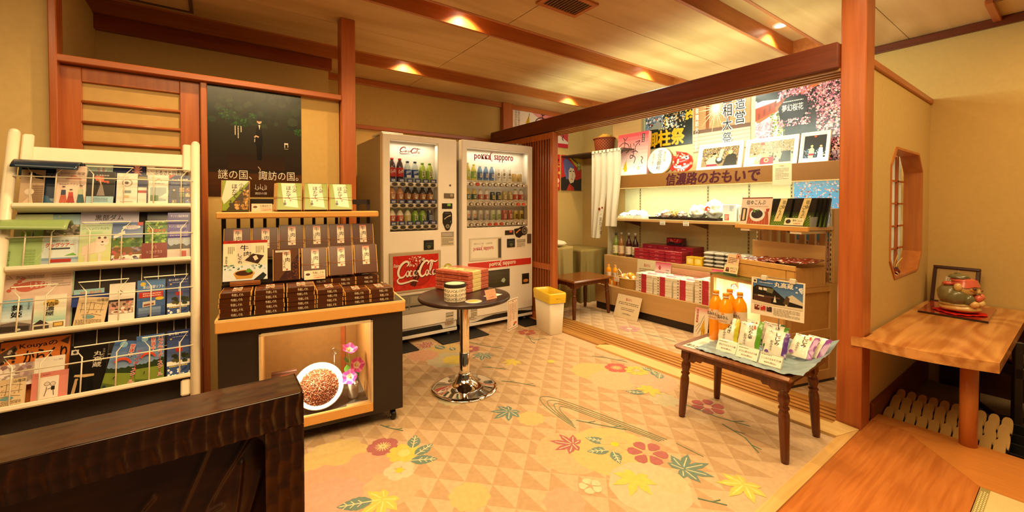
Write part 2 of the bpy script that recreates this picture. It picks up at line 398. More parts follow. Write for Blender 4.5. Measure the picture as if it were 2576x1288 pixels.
def sheet(mb, M, w, h, th, col='f2ede2', side=None):
    T = mb.T; mb.T = T @ M; mb.box(0, 0, -th, w, h, 0, side or col); mb.face([(0, 0, .0002), (w, 0, .0002), (w, h, .0002), (0, h, .0002)], col); mb.T = T
    return Art(mb, M, w, h)
# ================================================================ the room
TN = [0]
def trim(m, mat):
    TN[0] += 1
    return struct('trim_%d' % TN[0], m, mat)
def tb(x0, y0, z0, x1, y1, z1, mat, bev=0.004):
    m = MB(); m.box(x0, y0, z0, x1, y1, z1, None, bev); return trim(m, mat)
# ---- carpet with woven pattern
m = MB(); m.box(-3.0, 0.72, -0.05, 4.42, 4.37, 0.0, 'c4a785')
A = Art(m, Matrix(), 1, 1, 0.0003); A.dz = 0.000004
tri = []
u = 0.0865
for i in range(-8, 36):
    for j in range(-36, 44):
        if (i + j) % 2: continue
        x, y = 0.871 + i * u, 2.09 + j * u
        if x > -0.3 and x < 3.62 and y > 0.76 and y < 3.9 and not (x + u > 2.58 and x < 3.02):
            if y - u > 0.74: tri.append([(x, y), (x + u, y - u), (x + u, y + u)])
A.many(tri, 'b59673')
def petals(cx, cy, r, n, col, core=None, a0=0.0, wd=0.62, notch=False, rays=None):
    for k in range(n):
        a = a0 + 2 * pi * k / n; h = pi / n * wd * 1.5
        pts = [(cx + r * .18 * cos(a), cy + r * .18 * sin(a))]
        for q, rr in ((-1, .55), (-1.0, .8), (-.6, .98), (0, .9 if notch else 1.02), (.6, .98), (1.0, .8), (1, .55)):
            pts.append((cx + r * rr * cos(a + q * h), cy + r * rr * sin(a + q * h)))
        A.P(pts, col)
    if rays:
        for k in range(16):
            a = 2 * pi * k / 16; A.line([(cx + r * .1 * cos(a), cy + r * .1 * sin(a)), (cx + r * .5 * cos(a), cy + r * .5 * sin(a))], .004, rays)
    if core: A.c(cx, cy, r * .26, core)
def disc(cx, cy, r, col, sc=0.06, n=10):
    A.P([(cx + r * (1 + sc * cos(n * a)) * cos(a), cy + r * (1 + sc * cos(n * a)) * sin(a)) for a in [2 * pi * i / 60 for i in range(60)]], col)
def leaf(cx, cy, L, a, col, vein='dfc39a', w=.26):
    a = R(a); ca_, sa_ = cos(a), sin(a); T = lambda x, y: (cx + x * ca_ - y * sa_, cy + x * sa_ + y * ca_)
    up = [(t, w * sin(pi * t ** .8) * (1 + .10 * (i % 2))) for i, t in enumerate([k / 12 for k in range(13)])]
    A.P([T(L * (t - .5), L * q) for t, q in up] + [T(L * (t - .5), -L * q) for t, q in up[::-1]][1:-1], col)
    A.line([T(-L * .5, 0), T(L * .42, 0)], .006, vein)
    for t in (-.2, 0, .2): A.line([T(L * t, 0), T(L * (t + .12), L * .14)], .004, vein); A.line([T(L * t, 0), T(L * (t + .12), -L * .14)], .004, vein)
def maple(cx, cy, r, a0, col, vein='dcc39e'):
    for k, ln in enumerate((.55, .8, 1.0, 1.1, 1.0, .8, .55)):
        a = R(a0 + (k - 3) * 42); c_, s_ = cos(a), sin(a); T = lambda x, y: (cx + x * c_ - y * s_, cy + x * s_ + y * c_)
        L = r * ln; A.P([T(0, -.06 * r), T(L * .35, -.15 * r), T(L * .6, -.17 * r), T(L, 0), T(L * .6, .17 * r), T(L * .35, .15 * r), T(0, .06 * r)], col)
        if vein: A.line([T(0, 0), T(L * .75, 0)], .005, vein)
def twig(pts, col='5f7a63'):
    A.line(pts, .006, col)
    for (x0, y0), (x1, y1) in zip(pts, pts[1:]):
        dx, dy = x1 - x0, y1 - y0
        A.line([(x0 + dx * .5, y0 + dy * .5), (x0 + dx * .8 - dy * .22, y0 + dy * .8 + dx * .22)], .005, col)
YEL, YEL2, PEA, RED, TEAL, PALE = 'c6ac74', 'd0b85c', 'cb9c80', 'a46564', '6d8278', 'bcb090'
disc(.45, 2.09, .15, YEL); disc(.58, 1.90, .15, PEA); disc(.36, 1.93, .12, 'd39a80'); disc(.38, 1.80, .13, 'c79a86')
disc(.60, 1.72, .12, 'e0a480'); disc(.842, 1.479, .085, YEL, .05); disc(1.139, 1.225, .085, PEA, .05)
disc(1.40, 1.46, .17, 'e2a57e', .02); disc(1.57, 1.36, .20, YEL, .02); disc(1.50, 1.08, .17, PALE, .02); disc(1.438, 1.823, .075, YEL); disc(1.60, 1.047, .075, 'e3b08c', .05)
disc(2.22, 2.09, .15, YEL, .02); disc(2.22, 1.90, .16, 'e2ab86', .02); disc(2.42, 1.72, .16, 'e0a489', .04); disc(2.25, 1.52, .09, PALE, .1)
disc(1.56, 3.12, .14, YEL); disc(1.46, 2.90, .16, PALE); disc(1.50, 2.87, .09, YEL2, .1); disc(1.34, 3.10, .12, PEA); disc(1.25, 2.45, .12, YEL)
disc(1.20, 2.30, .1, PALE)
petals(.666, 2.041, .078, 5, RED, None, .3, .74, False, 'e9c98b'); petals(.731, 1.927, .08, 9, YEL2, PALE, 0, .7); A.c(.731, 1.927, .03, 'd8c27a')
petals(.666, 1.812, .07, 5, 'dfb99a', 'e3b93d', .2, .7)
leaf(.81, 1.992, .12, 60, TEAL); leaf(.823, 1.898, .12, 20, TEAL); leaf(.79, 1.821, .13, -30, TEAL)
maple(.547, 1.67, .12, 200, YEL2, 'e3cf86'); leaf(.442, 1.71, .14, 160, TEAL)
maple(1.386, 1.962, .115, 190, TEAL); maple(1.741, 2.829, .115, 230, TEAL); maple(1.859, 2.573, .10, 200, YEL2, None)
maple(1.453, 1.50, .11, 130, RED); maple(1.468, 3.298, .11, 130, RED)
leaf(1.574, 1.46, .11, 120, TEAL); leaf(1.516, 1.387, .115, 150, TEAL); leaf(1.547, 1.30, .10, 240, TEAL)
petals(1.626, 1.376, .075, 6, 'e3a878', 'e3bb3e'); petals(1.698, 1.235, .095, 6, RED, 'd9a27c', .2, .55); maple(1.727, 1.065, .13, -20, TEAL); maple(1.499, 1.154, .12, 210, YEL2, None)
petals(1.296, 1.23, .05, 5, 'e6bf9c'); maple(1.848, .85, .12, 180, YEL2, 'e3cf86')
petals(2.405, 2.025, .085, 6, 'b8645c', None, .3, .75, False, 'e9c98b'); petals(2.483, 1.903, .085, 9, YEL2, PALE); leaf(2.566, 1.877, .10, 90, '6d8577'); leaf(2.55, 1.80, .11, 60, '6d8577'); leaf(2.54, 1.75, .11, 30, '7b8d7d')
maple(2.306, 1.653, .11, 180, YEL2, None); leaf(2.187, 1.687, .12, 130, TEAL)
petals(2.382, 1.312, .095, 6, 'a85f5c', 'dba88e', .5, .55); petals(2.383, 3.089, .085, 6, 'b06055', 'd9a27c', .1, .55); petals(1.722, 3.006, .08, 6, RED, 'd9a27c')
leaf(1.53, 3.20, .14, 100, TEAL); leaf(1.60, 3.10, .10, 80, TEAL); A.c(2.09, 2.40, .03, YEL2)
petals(3.271, 2.595, .10, 6, 'b98a86', 'd9b8a0', .3, .55); twig([(3.25, 2.45), (3.3, 2.2), (3.28, 2.1)], '7d9484')
for p in ([(.72, 2.25), (.75, 2.19), (.80, 2.12)], [(1.60, 2.62), (1.66, 2.56), (1.72, 2.48)], [(1.58, 2.33), (1.65, 2.25), (1.72, 2.13)], [(2.33, 3.0), (2.26, 2.86), (2.25, 2.80)], [(2.42, 2.85), (2.3, 2.87)],
          [(1.78, 3.2), (1.86, 3.0), (1.95, 2.85)], [(2.3, 1.40), (2.31, 1.22), (2.36, 1.06)], [(2.26, 1.16), (2.22, 1.02), (2.14, .92)], [(1.63, 1.66), (1.70, 1.55), (1.78, 1.43)], [(1.60, .92), (1.66, .83)], [(2.43, 2.30), (2.5, 2.2), (2.56, 2.05)]): twig(p)
def curve(P, n=8):
    o_ = []
    for i in range(len(P) - 1):
        p0, p1, p2, p3 = P[max(i - 1, 0)], P[i], P[i + 1], P[min(i + 2, len(P) - 1)]
        for k in range(n):
            t = k / n; o_.append(tuple(.5 * (2 * p1[j] + (p2[j] - p0[j]) * t + (2 * p0[j] - 5 * p1[j] + 4 * p2[j] - p3[j]) * t * t + (3 * p1[j] - p0[j] - 3 * p2[j] + p3[j]) * t ** 3) for j in (0, 1)))
    return o_ + [P[-1]]
OUT = [(1.571, 1.60), (1.578, 1.75), (1.60, 1.90), (1.637, 1.984), (1.69, 1.965), (1.735, 1.86), (1.79, 1.64), (1.84, 1.42), (1.875, 1.246)]
INN = [(1.60, 1.66), (1.608, 1.71), (1.63, 1.785), (1.663, 1.827), (1.688, 1.80), (1.712, 1.72), (1.755, 1.55), (1.80, 1.38), (1.83, 1.26)]
for k in range(4):
    t_ = (0, .38, .72, 1)[k]; A.line(curve([(a[0] + (b[0] - a[0]) * t_, a[1] + (b[1] - a[1]) * t_) for a, b in zip(OUT, INN)]), .005, '7d8868')
A.line([(1.885, 1.2), (1.89, 1.06)], .005, '7d8868')
struct('floor', m, CARPET)
# ---- timber floor by the low table, tatami, sunken floor beyond
m = MB(); m.prism([(-1.5, .254), (2.645, .254), (2.99, .56), (2.99, .694), (-1.5, .694)], -.03, .004); struct('floor_board', m, FLOORW)
m = MB(); m.prism([(2.647, .2535), (2.647, -1.6), (3.10, -1.6), (3.10, .694), (2.992, .694), (2.992, .56)], -.03, .004); struct('floor_board', m, FLOORW2)
m = MB(); m.box(1.2, -1.5, -.03, 2.64, .25, .006, 'd8bf86'); A = Art(m, Matrix(), 1, 1, .0065)
A.r(1.2, .222, 2.64, .249, '9b8a4e')
A.many([[(1.2 + i * .016 + o, .2245 + j * .008), (1.21 + i * .016 + o, .2245 + j * .008), (1.21 + i * .016 + o, .2295 + j * .008), (1.2 + i * .016 + o, .2295 + j * .008)] for i in range(88) for j in range(3) for o in ((.008 if j % 2 else 0),)], 'ddcf9a')
m.mi = 0; tat = struct('floor_tatami', m, attr('tatami_weave', .8, .1, noise_amt=.2, scale=260))
m = MB(); m.box(3.10, -1.6, -.17, 4.42, .70, -.12); struct('floor_sunken', m, plain('speckled_stone', '8d7452', .7, scale=180, var=.35))
m = MB(); m.box(3.08, -1.6, -.17, 3.10, .694, -.03); struct('trim_step', m, ORANGEY)
m = MB(); m.prism([(1.2, .694), (2.772, .694), (2.60, .742), (1.2, .742)], -.02, .012); trim(m, wood('pale_edge_strip', 'cfa15c', 'e0b877', 'x', .4, 9))
m = MB(); m.prism([(2.772, .694), (2.785, .80), (2.735, .80), (2.735, 2.36), (2.66, 2.42), (2.605, 2.42), (2.60, .742)], -.02, .014); trim(m, SILL)
m = MB()
m.box(2.66, 2.425, -.02, 2.735, 3.95, .012)
for i in range(5): m.box(2.738 + i * .05, .80, -.02, 2.768 + i * .05, 3.95, .012)
m.box(2.738, .80, -.02, 3.0, 3.95, .002); m.box(2.968, .80, -.02, 3.03, 3.95, .006)
trim(m, GROOVE)
# ---- ceiling boards with recessed light slots
m = MB()
bands = [(-1.7, .824), (.828, 1.272), (1.52, 1.988), (1.992, 2.44), (2.66, 3.123), (3.127, 3.58), (3.88, 4.37)]
for a, b in bands:
    for x0, x1 in ((-3.0, 1.70), (1.706, 4.42)): m.box(x0, a, 2.5, x1, b, 2.52)
for a, b in ((1.272, 1.52), (2.44, 2.66), (3.58, 3.88)): m.box(4.08, a, 2.5, 4.42, b, 2.52)
struct('ceiling', m, CEIL)
m = MB(); m.box(-3.0, -1.7, 2.645, 4.42, 4.37, 2.66); struct('ceiling_upper', m, plain('ceiling_cavity', '8a5a32', .8))
for a, b in ((1.272, 1.52), (2.44, 2.66), (3.58, 3.88)):
    m = MB(); m.box(-3, a - .012, 2.515, 4.08, b + .012, 2.64); m = MB()
    m.box(-3, b - .012, 2.497, 4.08, b + .014, 2.64); m.box(-3, a - .014, 2.497, 4.08, a + .008, 2.64); m.box(4.07, a, 2.497, 4.09, b, 2.64); trim(m, SLOT)
    m = MB(); m.box(-3, a, 2.628, 4.08, b, 2.64); trim(m, CEIL)
for i, (x, y, f) in enumerate(DOWN[:5]):
    t = thing('downlight', ['recessed downlight in the middle ceiling slot above the bar table', 'recessed downlight in the middle ceiling slot near the shop beam', 'recessed downlight in the far ceiling slot above the vending machines',
                            'recessed downlight in the far ceiling slot near the banner', 'recessed downlight with visible glowing lens in the ceiling slot closest to the tall post'][i], 'ceiling light', (x, y, 2.60), group='recessed downlights')
    m = MB(Matrix.Translation((x, y, 2.618))); m.lathe([(.055, .010), (.055, 0), (.042, 0), (.040, .008)], 24, 'efe3cb', cap=False); m.build('rim', SATIN, t)
    m = MB(Matrix.Translation((x, y, 2.618))); m.lathe([(.0, .0062), (.040, .006)], 24, cap=False); m.build('lens', LAMPM, t)
# air vent
t = thing('ceiling_vent', 'wooden framed ceiling air vent with dark louvres', 'vent', (1.83, 1.90, 2.485))
m = MB(); 
for q in ((1.66, 1.84, 2.00, 1.87), (1.66, 2.03, 2.00, 2.06), (1.66, 1.87, 1.69, 2.03), (1.97, 1.87, 2.0, 2.03)): m.box(q[0], q[1], 2.486, q[2], q[3], 2.5)
m.build('frame', SLOT, t)
m = MB(); m.box(1.69, 1.87, 2.497, 1.97, 2.03, 2.4995); m.build('backing', BLACKL, t)
m = MB()
for i in range(12): m.box(1.695 + i * .0235, 1.87, 2.488, 1.701 + i * .0235, 2.03, 2.497)
m.build('louvre', plain('vent_slat', '8a6238', .5), t)
# square hatch in the ceiling
t = thing('ceiling_hatch', 'square dark-framed hatch in the ceiling above the door', 'ceiling hatch', (-.366, 3.30, 2.488))
m = MB()
for q in ((-.62, 3.10, -.112, 3.12), (-.62, 3.485, -.112, 3.505), (-.62, 3.12, -.60, 3.485), (-.132, 3.12, -.112, 3.485)): m.box(q[0], q[1], 2.488, q[2], q[3], 2.5)
m.build('frame', plain('dark_hatch_frame', '5a3a1c', .5), t)
m = MB(); m.box(-.60, 3.12, 2.494, -.132, 3.485, 2.4995); m.build('panel', CEIL, t)
# ---- walls
def paper_lit():
    mm, n, l, b = newmat('washi_panel'); out = n['Material Output']; d = n.new('ShaderNodeBsdfDiffuse'); tr = n.new('ShaderNodeBsdfTranslucent'); mx = n.new('ShaderNodeMixShader'); mx.inputs[0].default_value = .6
    tc = n.new('ShaderNodeTexCoord'); nz = n.new('ShaderNodeTexNoise'); nz.inputs['Scale'].default_value = 20; rp = n.new('ShaderNodeValToRGB'); rp.color_ramp.elements[0].color = (.72, .70, .60, 1); rp.color_ramp.elements[1].color = (.86, .84, .74, 1)
    l.new(tc.outputs['Object'], nz.inputs['Vector']); l.new(nz.outputs['Fac'], rp.inputs[0]); l.new(rp.outputs[0], d.inputs[0]); l.new(rp.outputs[0], tr.inputs[0]); l.new(d.outputs[0], mx.inputs[1]); l.new(tr.outputs[0], mx.inputs[2]); l.new(mx.outputs[0], out.inputs[0]); n.remove(b)
    return mm
def wall(name, x0, y0, z0, x1, y1, z1, mat=None):
    m = MB(); m.box(x0, y0, z0, x1, y1, z1); return struct(name, m, mat or WALL)
wall('wall_back', .82, 4.35, 0, 4.42, 4.42, 2.5)
wall('wall_far', 4.40, -1.7, -.17, 4.47, 4.35, 2.5)
wall('wall_entrance', -3.0, 3.03, 0, -.668, 3.10, 2.5, WALLL)
wall('wall_recess', -.66, 3.95, 1.6, .82, 4.0, 2.44)
wall('wall_recess_side', -.68, 3.10, 1.6, -.66, 3.95, 2.5)
wall('wall_recess_return', .80, 4.0, 0, .82, 4.35, 2.5)
wall('wall_poster', -.04, 3.05, 0, .70, 3.09, 1.93)
wall('wall_cloak', .70, 3.09, 0, .75, 4.0, 1.93)
wall('wall_niche', 2.93, .705, 0, 3.34, .77, 1.97)
wall('wall_niche', 4.16, .705, 0, 4.40, .77, 1.97)
# window wall pieces above and below the octagon opening with chamfered corners
m = MB(); T = frame((3.34, .64, 0), (1, 0, 0), (0, 0, 1))
Wd = .82
def slab(poly):
    n = len(poly); f = [(3.34 + x, .705, z) for x, z in poly]; b = [(3.34 + x, .77, z) for x, z in poly]
    m.face(f); m.face(b[::-1])
    for i in range(n): m.face([f[i], b[i], b[(i + 1) % n], f[(i + 1) % n]])
slab([(0, 0), (Wd, 0), (Wd, .745), (0, .745)]); slab([(0, 1.575), (Wd, 1.575), (Wd, 1.97), (0, 1.97)])
slab([(0, .745), (.12, .745), (0, .865)]); slab([(Wd, .745), (Wd, .865), (Wd - .12, .745)]); slab([(0, 1.455), (.12, 1.575), (0, 1.575)]); slab([(Wd, 1.455), (Wd, 1.575), (Wd - .12, 1.575)])
struct('wall_niche', m, WALL)
octo = [(.12, .745), (Wd - .12, .745), (Wd, .865), (Wd, 1.455), (Wd - .12, 1.575), (.12, 1.575), (0, 1.455), (0, .865)]
wn = thing('window_1', None, None, (3.75, .70, .745), kind='structure')
m = MB(); cx, cz = Wd / 2, 1.16
for i in range(8):
    (a, b), (c, d) = octo[i], octo[(i + 1) % 8]
    k = .965; ii = [(3.34 + cx + (p - cx) * k, cz + (q - cz) * k) for p, q in ((a, b), (c, d))]; oo = [(3.34 + p, q) for p, q in ((a, b), (c, d))]
    for y0, y1 in ((.698, .80),):
        m.face([(oo[0][0], y0, oo[0][1]), (oo[1][0], y0, oo[1][1]), (ii[1][0], y0, ii[1][1]), (ii[0][0], y0, ii[0][1])])
        m.face([(ii[0][0], y0, ii[0][1]), (ii[1][0], y0, ii[1][1]), (ii[1][0], y1, ii[1][1]), (ii[0][0], y1, ii[0][1])])
        m.face([(oo[0][0], y0, oo[0][1]), (oo[0][0], y1, oo[0][1]), (oo[1][0], y1, oo[1][1]), (oo[1][0], y0, oo[1][1])])
m.build('frame', wood('window_reveal', 'b0662c', 'c47a38', 'z', .4, 8), wn)
m = MB()
for x in (3.52, 3.75, 3.98): m.box(x - .012, .796, .76, x + .012, .812, 1.56)
for z in (.90, 1.06, 1.22, 1.38): m.box(3.36, .796, z - .006, 4.14, .81, z + .006)
m.build('lattice', ORANGE, wn)
m = MB(); m.box(3.345, .814, .75, 4.155, .82, 1.57); m.build('paper_panel', paper_lit(), wn)
tb(2.93, .69, 1.97, 4.40, .785, 2.01, ORANGEX)
tb(3.0, .69, -.12, 4.40, .706, .09, wood('dark_red_skirting', '6d2a10', '83360f', 'x', .4, 8))
m = MB(); m.box(4.385, -1.6, -.12, 4.40, .63, .42); struct('wall_dado', m, wood('dark_red_dado', '3a160a', '4a1d0c', 'y', .4, 8))
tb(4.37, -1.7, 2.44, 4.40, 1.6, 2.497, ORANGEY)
tb(3.95, .36, 2.47, 4.40, .40, 2.499, ORANGEX); tb(3.93, -1.7, 2.475, 3.97, .36, 2.499, ORANGEY)
# ---- posts, beams, rails
def post(name, x0, y0, z0, x1, y1, z1, mat=None):
    m = MB(); m.box(x0, y0, z0, x1, y1, z1, None, .004); return struct(name, m, mat or ORANGE)
post('post_shop', 2.785, .69, 0, 2.93, .80, 2.5)
post('post_middle', .705, 3.0, 0, .80, 3.10, 2.5)
post('post_entrance', -.668, 2.99, 0, -.638, 3.10, 2.5)
post('post_corner', 2.93, 4.28, 0, 3.08, 4.35, 2.5)
post('post_door', -.072, 3.02, 0, -.04, 3.09, 1.94)
tb(-.645, 2.995, 1.93, .705, 3.10, 1.965, ORANGEX)
tb(.80, 4.325, 1.99, 2.93, 4.35, 2.03, ORANGEX)
tb(.82, 4.31, 2.44, 4.40, 4.35, 2.499, ORANGEX)
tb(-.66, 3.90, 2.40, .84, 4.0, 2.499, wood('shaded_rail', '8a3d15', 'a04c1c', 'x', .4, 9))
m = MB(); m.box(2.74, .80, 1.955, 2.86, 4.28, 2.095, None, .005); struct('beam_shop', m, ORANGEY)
m = MB(); m.box(2.86, .80, 1.962, 3.02, 4.28, 2.0)
for i in range(4): m.box(2.775 + i * .055, .80, 1.945, 2.795 + i * .055, 4.28, 1.962)
trim(m, wood('pale_track', 'b08450', 'c99c62', 'y', .4, 8))
# ---- entrance door with horizontal bars and paper panels
d = thing('door_1', None, None, (-.36, 3.06, 0), kind='structure')
m = MB()
m.box(-.645, 3.045, 0, -.563, 3.08, 1.925, None, .003); m.box(-.166, 3.045, 0, -.075, 3.08, 1.925, None, .003)
m.box(-.563, 3.046, 1.85, -.166, 3.079, 1.925, None, .003); m.box(-.563, 3.046, 0, -.166, 3.079, .35, None, .003)
m.build('leaf_frame', ORANGE, d)
m = MB(); m.box(-.563, 3.062, .35, -.166, 3.07, 1.85)
m.build('washi_panel', plain('ochre_washi', 'c9a566', .8, var=.05, scale=18), d)
m = MB()
for i in range(13): m.tube([(-.565, 3.052, 1.748 - i * .106), (-.164, 3.052, 1.748 - i * .106)], .009, 8)
m.build('rail', wood('door_rail', 'a2582a', 'b86c36', 'x', .3, 9), d)
m = MB(); m.cyl(-.652, 3.035, 1.70, 1.79, .007, 10); m.build('hinge', DARKP, d)
# ---- slatted sliding doors stacked at the end of the shop opening
for k in range(3):
    x = 2.752 + k * .065; y0 = 3.115 + k * .055
    t = thing('sliding_door', ['outermost slatted wooden sliding door stacked at the shop opening', 'middle slatted sliding door sandwiched in the stack at the shop opening', 'innermost slatted sliding door of the stack, next to the shop'][k], 'sliding door', (x, 3.4, .013), group='stacked slatted sliding doors')
    m = MB(); m.box(x - .018, y0, .013, x + .018, y0 + .05, 1.944, None, .003); m.box(x - .018, y0 + .85, .013, x + .018, y0 + .9, 1.944, None, .003)
    for z in (.013, .55, 1.88): m.box(x - .017, y0 + .05, z, x + .017, y0 + .85, z + .06)
    m.build('frame', ORANGE, t)
    m = MB()
    for i in range(19): m.box(x - .012, y0 + .068 + i * .042, .07, x + .012, y0 + .086 + i * .042, 1.88)
    m.build('slat', wood('slat_cedar', '8f4a20', 'a65b2a', 'z', .4, 9), t)
    if k == 0:
        m = MB(); m.box(x + .012, y0 + .05, .07, x + .016, y0 + .85, 1.88); m.build('backing_panel', plain('dark_backing', '5a2c12', .6), t)
# ================================================================ brochure rack
TL = 18.0; O0 = 2.55 - .95 * math.tan(R(TL))
RK = fS(0, O0, 0, TL)          # local x along the wall, y up the leaning rack, z towards the viewer
rack = thing('brochure_rack', 'cream metal brochure rack leaning back with four tiers of wire pockets', 'brochure rack', (-.39, 2.45, 0))
def rm(): return MB(RK)
for x in (-.713, -.087):
    m = rm(); m.tube([(x, .16, .01), (x, 1.60, .01)], .019, 12)
    m.ball((x, 1.60, .01), .019, 12, 6); m.build('post', WHITEM, rack)
m = MB()
for x in (-.713, -.087):
    y0 = RK @ Vector((x, .17, .01))
    m.box(x - .02, y0.y - .28, 0, x + .02, y0.y + .34, .035, None, .006); m.box(x - .02, y0.y - .02, .03, x + .02, y0.y + .03, y0.z + .04, None, .004)
m.build('foot', WHITEM, rack)
m = rm(); m.box(-.695, 1.475, -.012, -.105, 1.545, .0, None, .003); m.build('top_panel', WHITEM, rack)
for q in ((-.69, 1.45, -.655, 1.60), (-.14, 1.45, -.105, 1.60), (-.14, .37, -.105, .44)):
    m = rm(); m.box(q[0], q[1], -.01, q[2], q[3], .012, None, .006); m.build('bracket_plate', WHITEM, rack)
for k, v in enumerate((1.262, .992, .725, .455)):
    m = rm(); m.box(-.695, v - .008, -.055, -.105, v, .025, None, .002); m.box(-.695, v - .006, .018, -.105, v + .012, .028, None, .003); m.build('tray', WHITEM, rack)
    m = rm(); m.tube([(-.70, v + .132, .026), (-.095, v + .130, .026)], .0028, 6); m.tube([(-.70, v + .15, -.05), (-.095, v + .15, -.05)], .0025, 6)
    for a, b in ((-.675, -.545), (-.485, -.325), (-.275, -.115)):
        m.tube([(a + .028, v, .024), (a + .028, v + .15, .026), (a, v + .195, .012), (b, v + .195, .012), (b - .028, v + .15, .026), (b - .028, v, .024)], .0026, 6)
    if k > 1:
        for x in (-.43, -.36, -.29, -.23, -.17, -.125): m.tube([(x, v, -.055), (x, v + .27, -.055)], .002, 5)
    m.build('wire_pocket', WHITEM, rack)
m = MB(RK); m.box(-.70, .30, -.068, -.10, 1.50, -.064); m.build('back_sheet', plain('dark_backboard', '23160f', .6), rack)

# ---- brochures
def broch(u0, v0, u1, v1, n, fn, label, base='f2ede2', rot=0, th=.004, name='brochure', grp='brochures in the wire rack'):
    w_, h_ = u1 - u0, v1 - v0
    M = RK @ Matrix.Translation((u0, v0, n)) @ Matrix.Translation((w_ / 2, 0, 0)) @ Matrix.Rotation(R(rot), 4, 'Z') @ Matrix.Translation((-w_ / 2, 0, 0))
    m = MB(); A = sheet(m, M, w_, h_, th, base, 'e9e2d4'); fn(A)
    return m.build(name, GLOSS, None, label=label, cat='brochure', group=grp)
def mountain(A, sky0='bcd3ea', sky1='3f74c0', hill='2f4a26', ground='6f8a35'):
    A.grad(0, .0, 1, 1, sky0, sky1, 8); A.ridge(0, 1, .0, .42, .16, hill, 3); A.ridge(0, 1, 0, .30, .08, '47602c', 5); A.r(0, 0, 1, .22, ground)
def b_house(A): A.r(0, 0, 1, 1, '2c6f97'); A.P([(.2, .45), (.45, .8), (.75, .45)], '173a52'); A.blobs(.7, .65, .98, .95, 10, ['d5e6ee'], .02, .05, 3)
def b_navyeye(A): A.r(0, 0, 1, 1, '25365e'); A.ring(.5, .4, .22, .05, 'dfe3ec'); A.c(.5, .4, .08, 'dfe3ec'); A.fine(.1, .7, .9, .95, 3, 'aab4cc')
def b_flower(A):
    A.r(0, 0, 1, 1, 'bcd8dc'); A.blobs(0, 0, 1, .7, 40, ['5f9ec6', 'dfe9ea', '8fbcd2', '4d7aa8'], .04, .12, 2)
    for k in range(14): a = 2 * pi * k / 14; A.line([(.62 + .05 * cos(a), .62 + .05 * sin(a)), (.62 + .26 * cos(a), .62 + .26 * sin(a))], .05, ['eef2f2', 'd9a0a8'][k % 2])
    A.c(.62, .62, .07, 'b5402f')
def b_navyflower(A): A.r(0, 0, 1, 1, '26345f'); petals2(A, .72, .80, .16, 'd99a94'); A.t('麗しの', .3, .38, .8, .55, 'b8404a'); A.t('エルメス彩', .12, .12, .92, .32, 'd98a8c')
def petals2(A, x, y, r, c):
    for k in range(12): a = 2 * pi * k / 12; A.line([(x, y), (x + r * cos(a), y + r * sin(a))], r * .28, c)
def b_furusato(A):
    A.r(0, 0, 1, 1, 'efe6da'); A.r(.18, .87, .92, .885, 'b5281e'); A.r(.18, .87, .32, .885, '4a3a34'); A.t('ふるさと日本百景', .17, .72, .93, .82, '2e2622', .01); A.fine(.25, .84, .8, .86, 1, '6a5a50'); A.fine(.2, .66, .9, .70, 2, '4c423c'); A.fine(.14, .1, .9, .6, 10, 'a49a90')
def b_hat(A): A.r(0, 0, 1, 1, 'c6a888'); A.r(.5, .1, .98, .6, '7c5f45'); A.many([[(.5, .12 + i * .05), (.98, .12 + i * .05), (.98, .14 + i * .05), (.5, .14 + i * .05)] for i in range(10)], 'a48462'); A.c(.4, .42, .2, 'e4d3c0'); A.c(.45, .9, .16, '2a2420', ry=.07); A.P([(.5, .9), (.95, .85), (.95, .75), (.6, .78)], '241f1c'); A.P([(.1, .1), (.5, .35), (.6, .1)], 'e2c8ac')
def b_navycard(A): A.r(0, 0, 1, 1, '1f3352'); A.r(.1, .05, .9, .25, '8ea2b8'); A.ridge(.0, 1, .0, .3, .2, '3f6a8c', 2); A.fine(.15, .75, .9, .85, 3, 'c3cfdd')
def b_enjoy(A):
    A.r(0, 0, 1, 1, 'ecd2c4'); A.c(.5, .92, .13, '2e2a2a', ry=.06); A.P([(.42, .89), (.5, .96), (.58, .89)], 'ecd2c4'); A.t('SUWATABI', .15, .79, .66, .84, '8a6a62'); A.t('湖望', .68, .785, .94, .85, '6a5048'); A.P([(.3, .68), (.58, .78), (.86, .68)], 'd98a84'); A.t('Enjoyのアクション', .14, .52, .95, .58, '4a4442')
    for x, c1, c2, hh in ((.28, '2c3a5a', 'c06048', 1), (.52, 'c0403a', 'a83a34', .6), (.84, 'b8c4a4', '2f5f6a', 1.15)):
        A.c(x, .30 + .17 * hh, .05, 'edc8ac'); A.c(x, .32 + .17 * hh, .055, '3a2a22', ry=.035); A.P([(x - .07, .28 + .14 * hh), (x + .07, .28 + .14 * hh), (x + .08, .22 + .08 * hh), (x - .08, .22 + .08 * hh)], c1); A.P([(x - .08, .22 + .08 * hh), (x + .08, .22 + .08 * hh), (x + .14, .12), (x - .12, .12)], c2)
        A.line([(x - .05, .12), (x - .09, .03)], .03, '2c3a3a'); A.line([(x + .05, .12), (x + .12, .03)], .03, '2c3a3a')
def b_redflower(A): A.r(0, 0, 1, 1, '15100e'); A.t('北澤美術館', .3, .82, .78, .88, 'd8d0c4'); A.blobs(.25, .6, .6, .82, 12, ['c8442a', 'd9683e'], .08, .14, 5); A.line([(.5, .1), (.52, .4), (.45, .7)], .05, 'c9a77c'); A.P([(.35, .08), (.65, .08), (.55, .5), (.47, .5)], '8c7f78'); A.blobs(.5, .55, .8, .68, 6, ['c2502c'], .05, .1, 9)
def b_bluebottom(A): A.r(0, 0, 1, 1, '9fc6d6'); A.fine(.2, .5, .8, .9, 3, '4a6478')
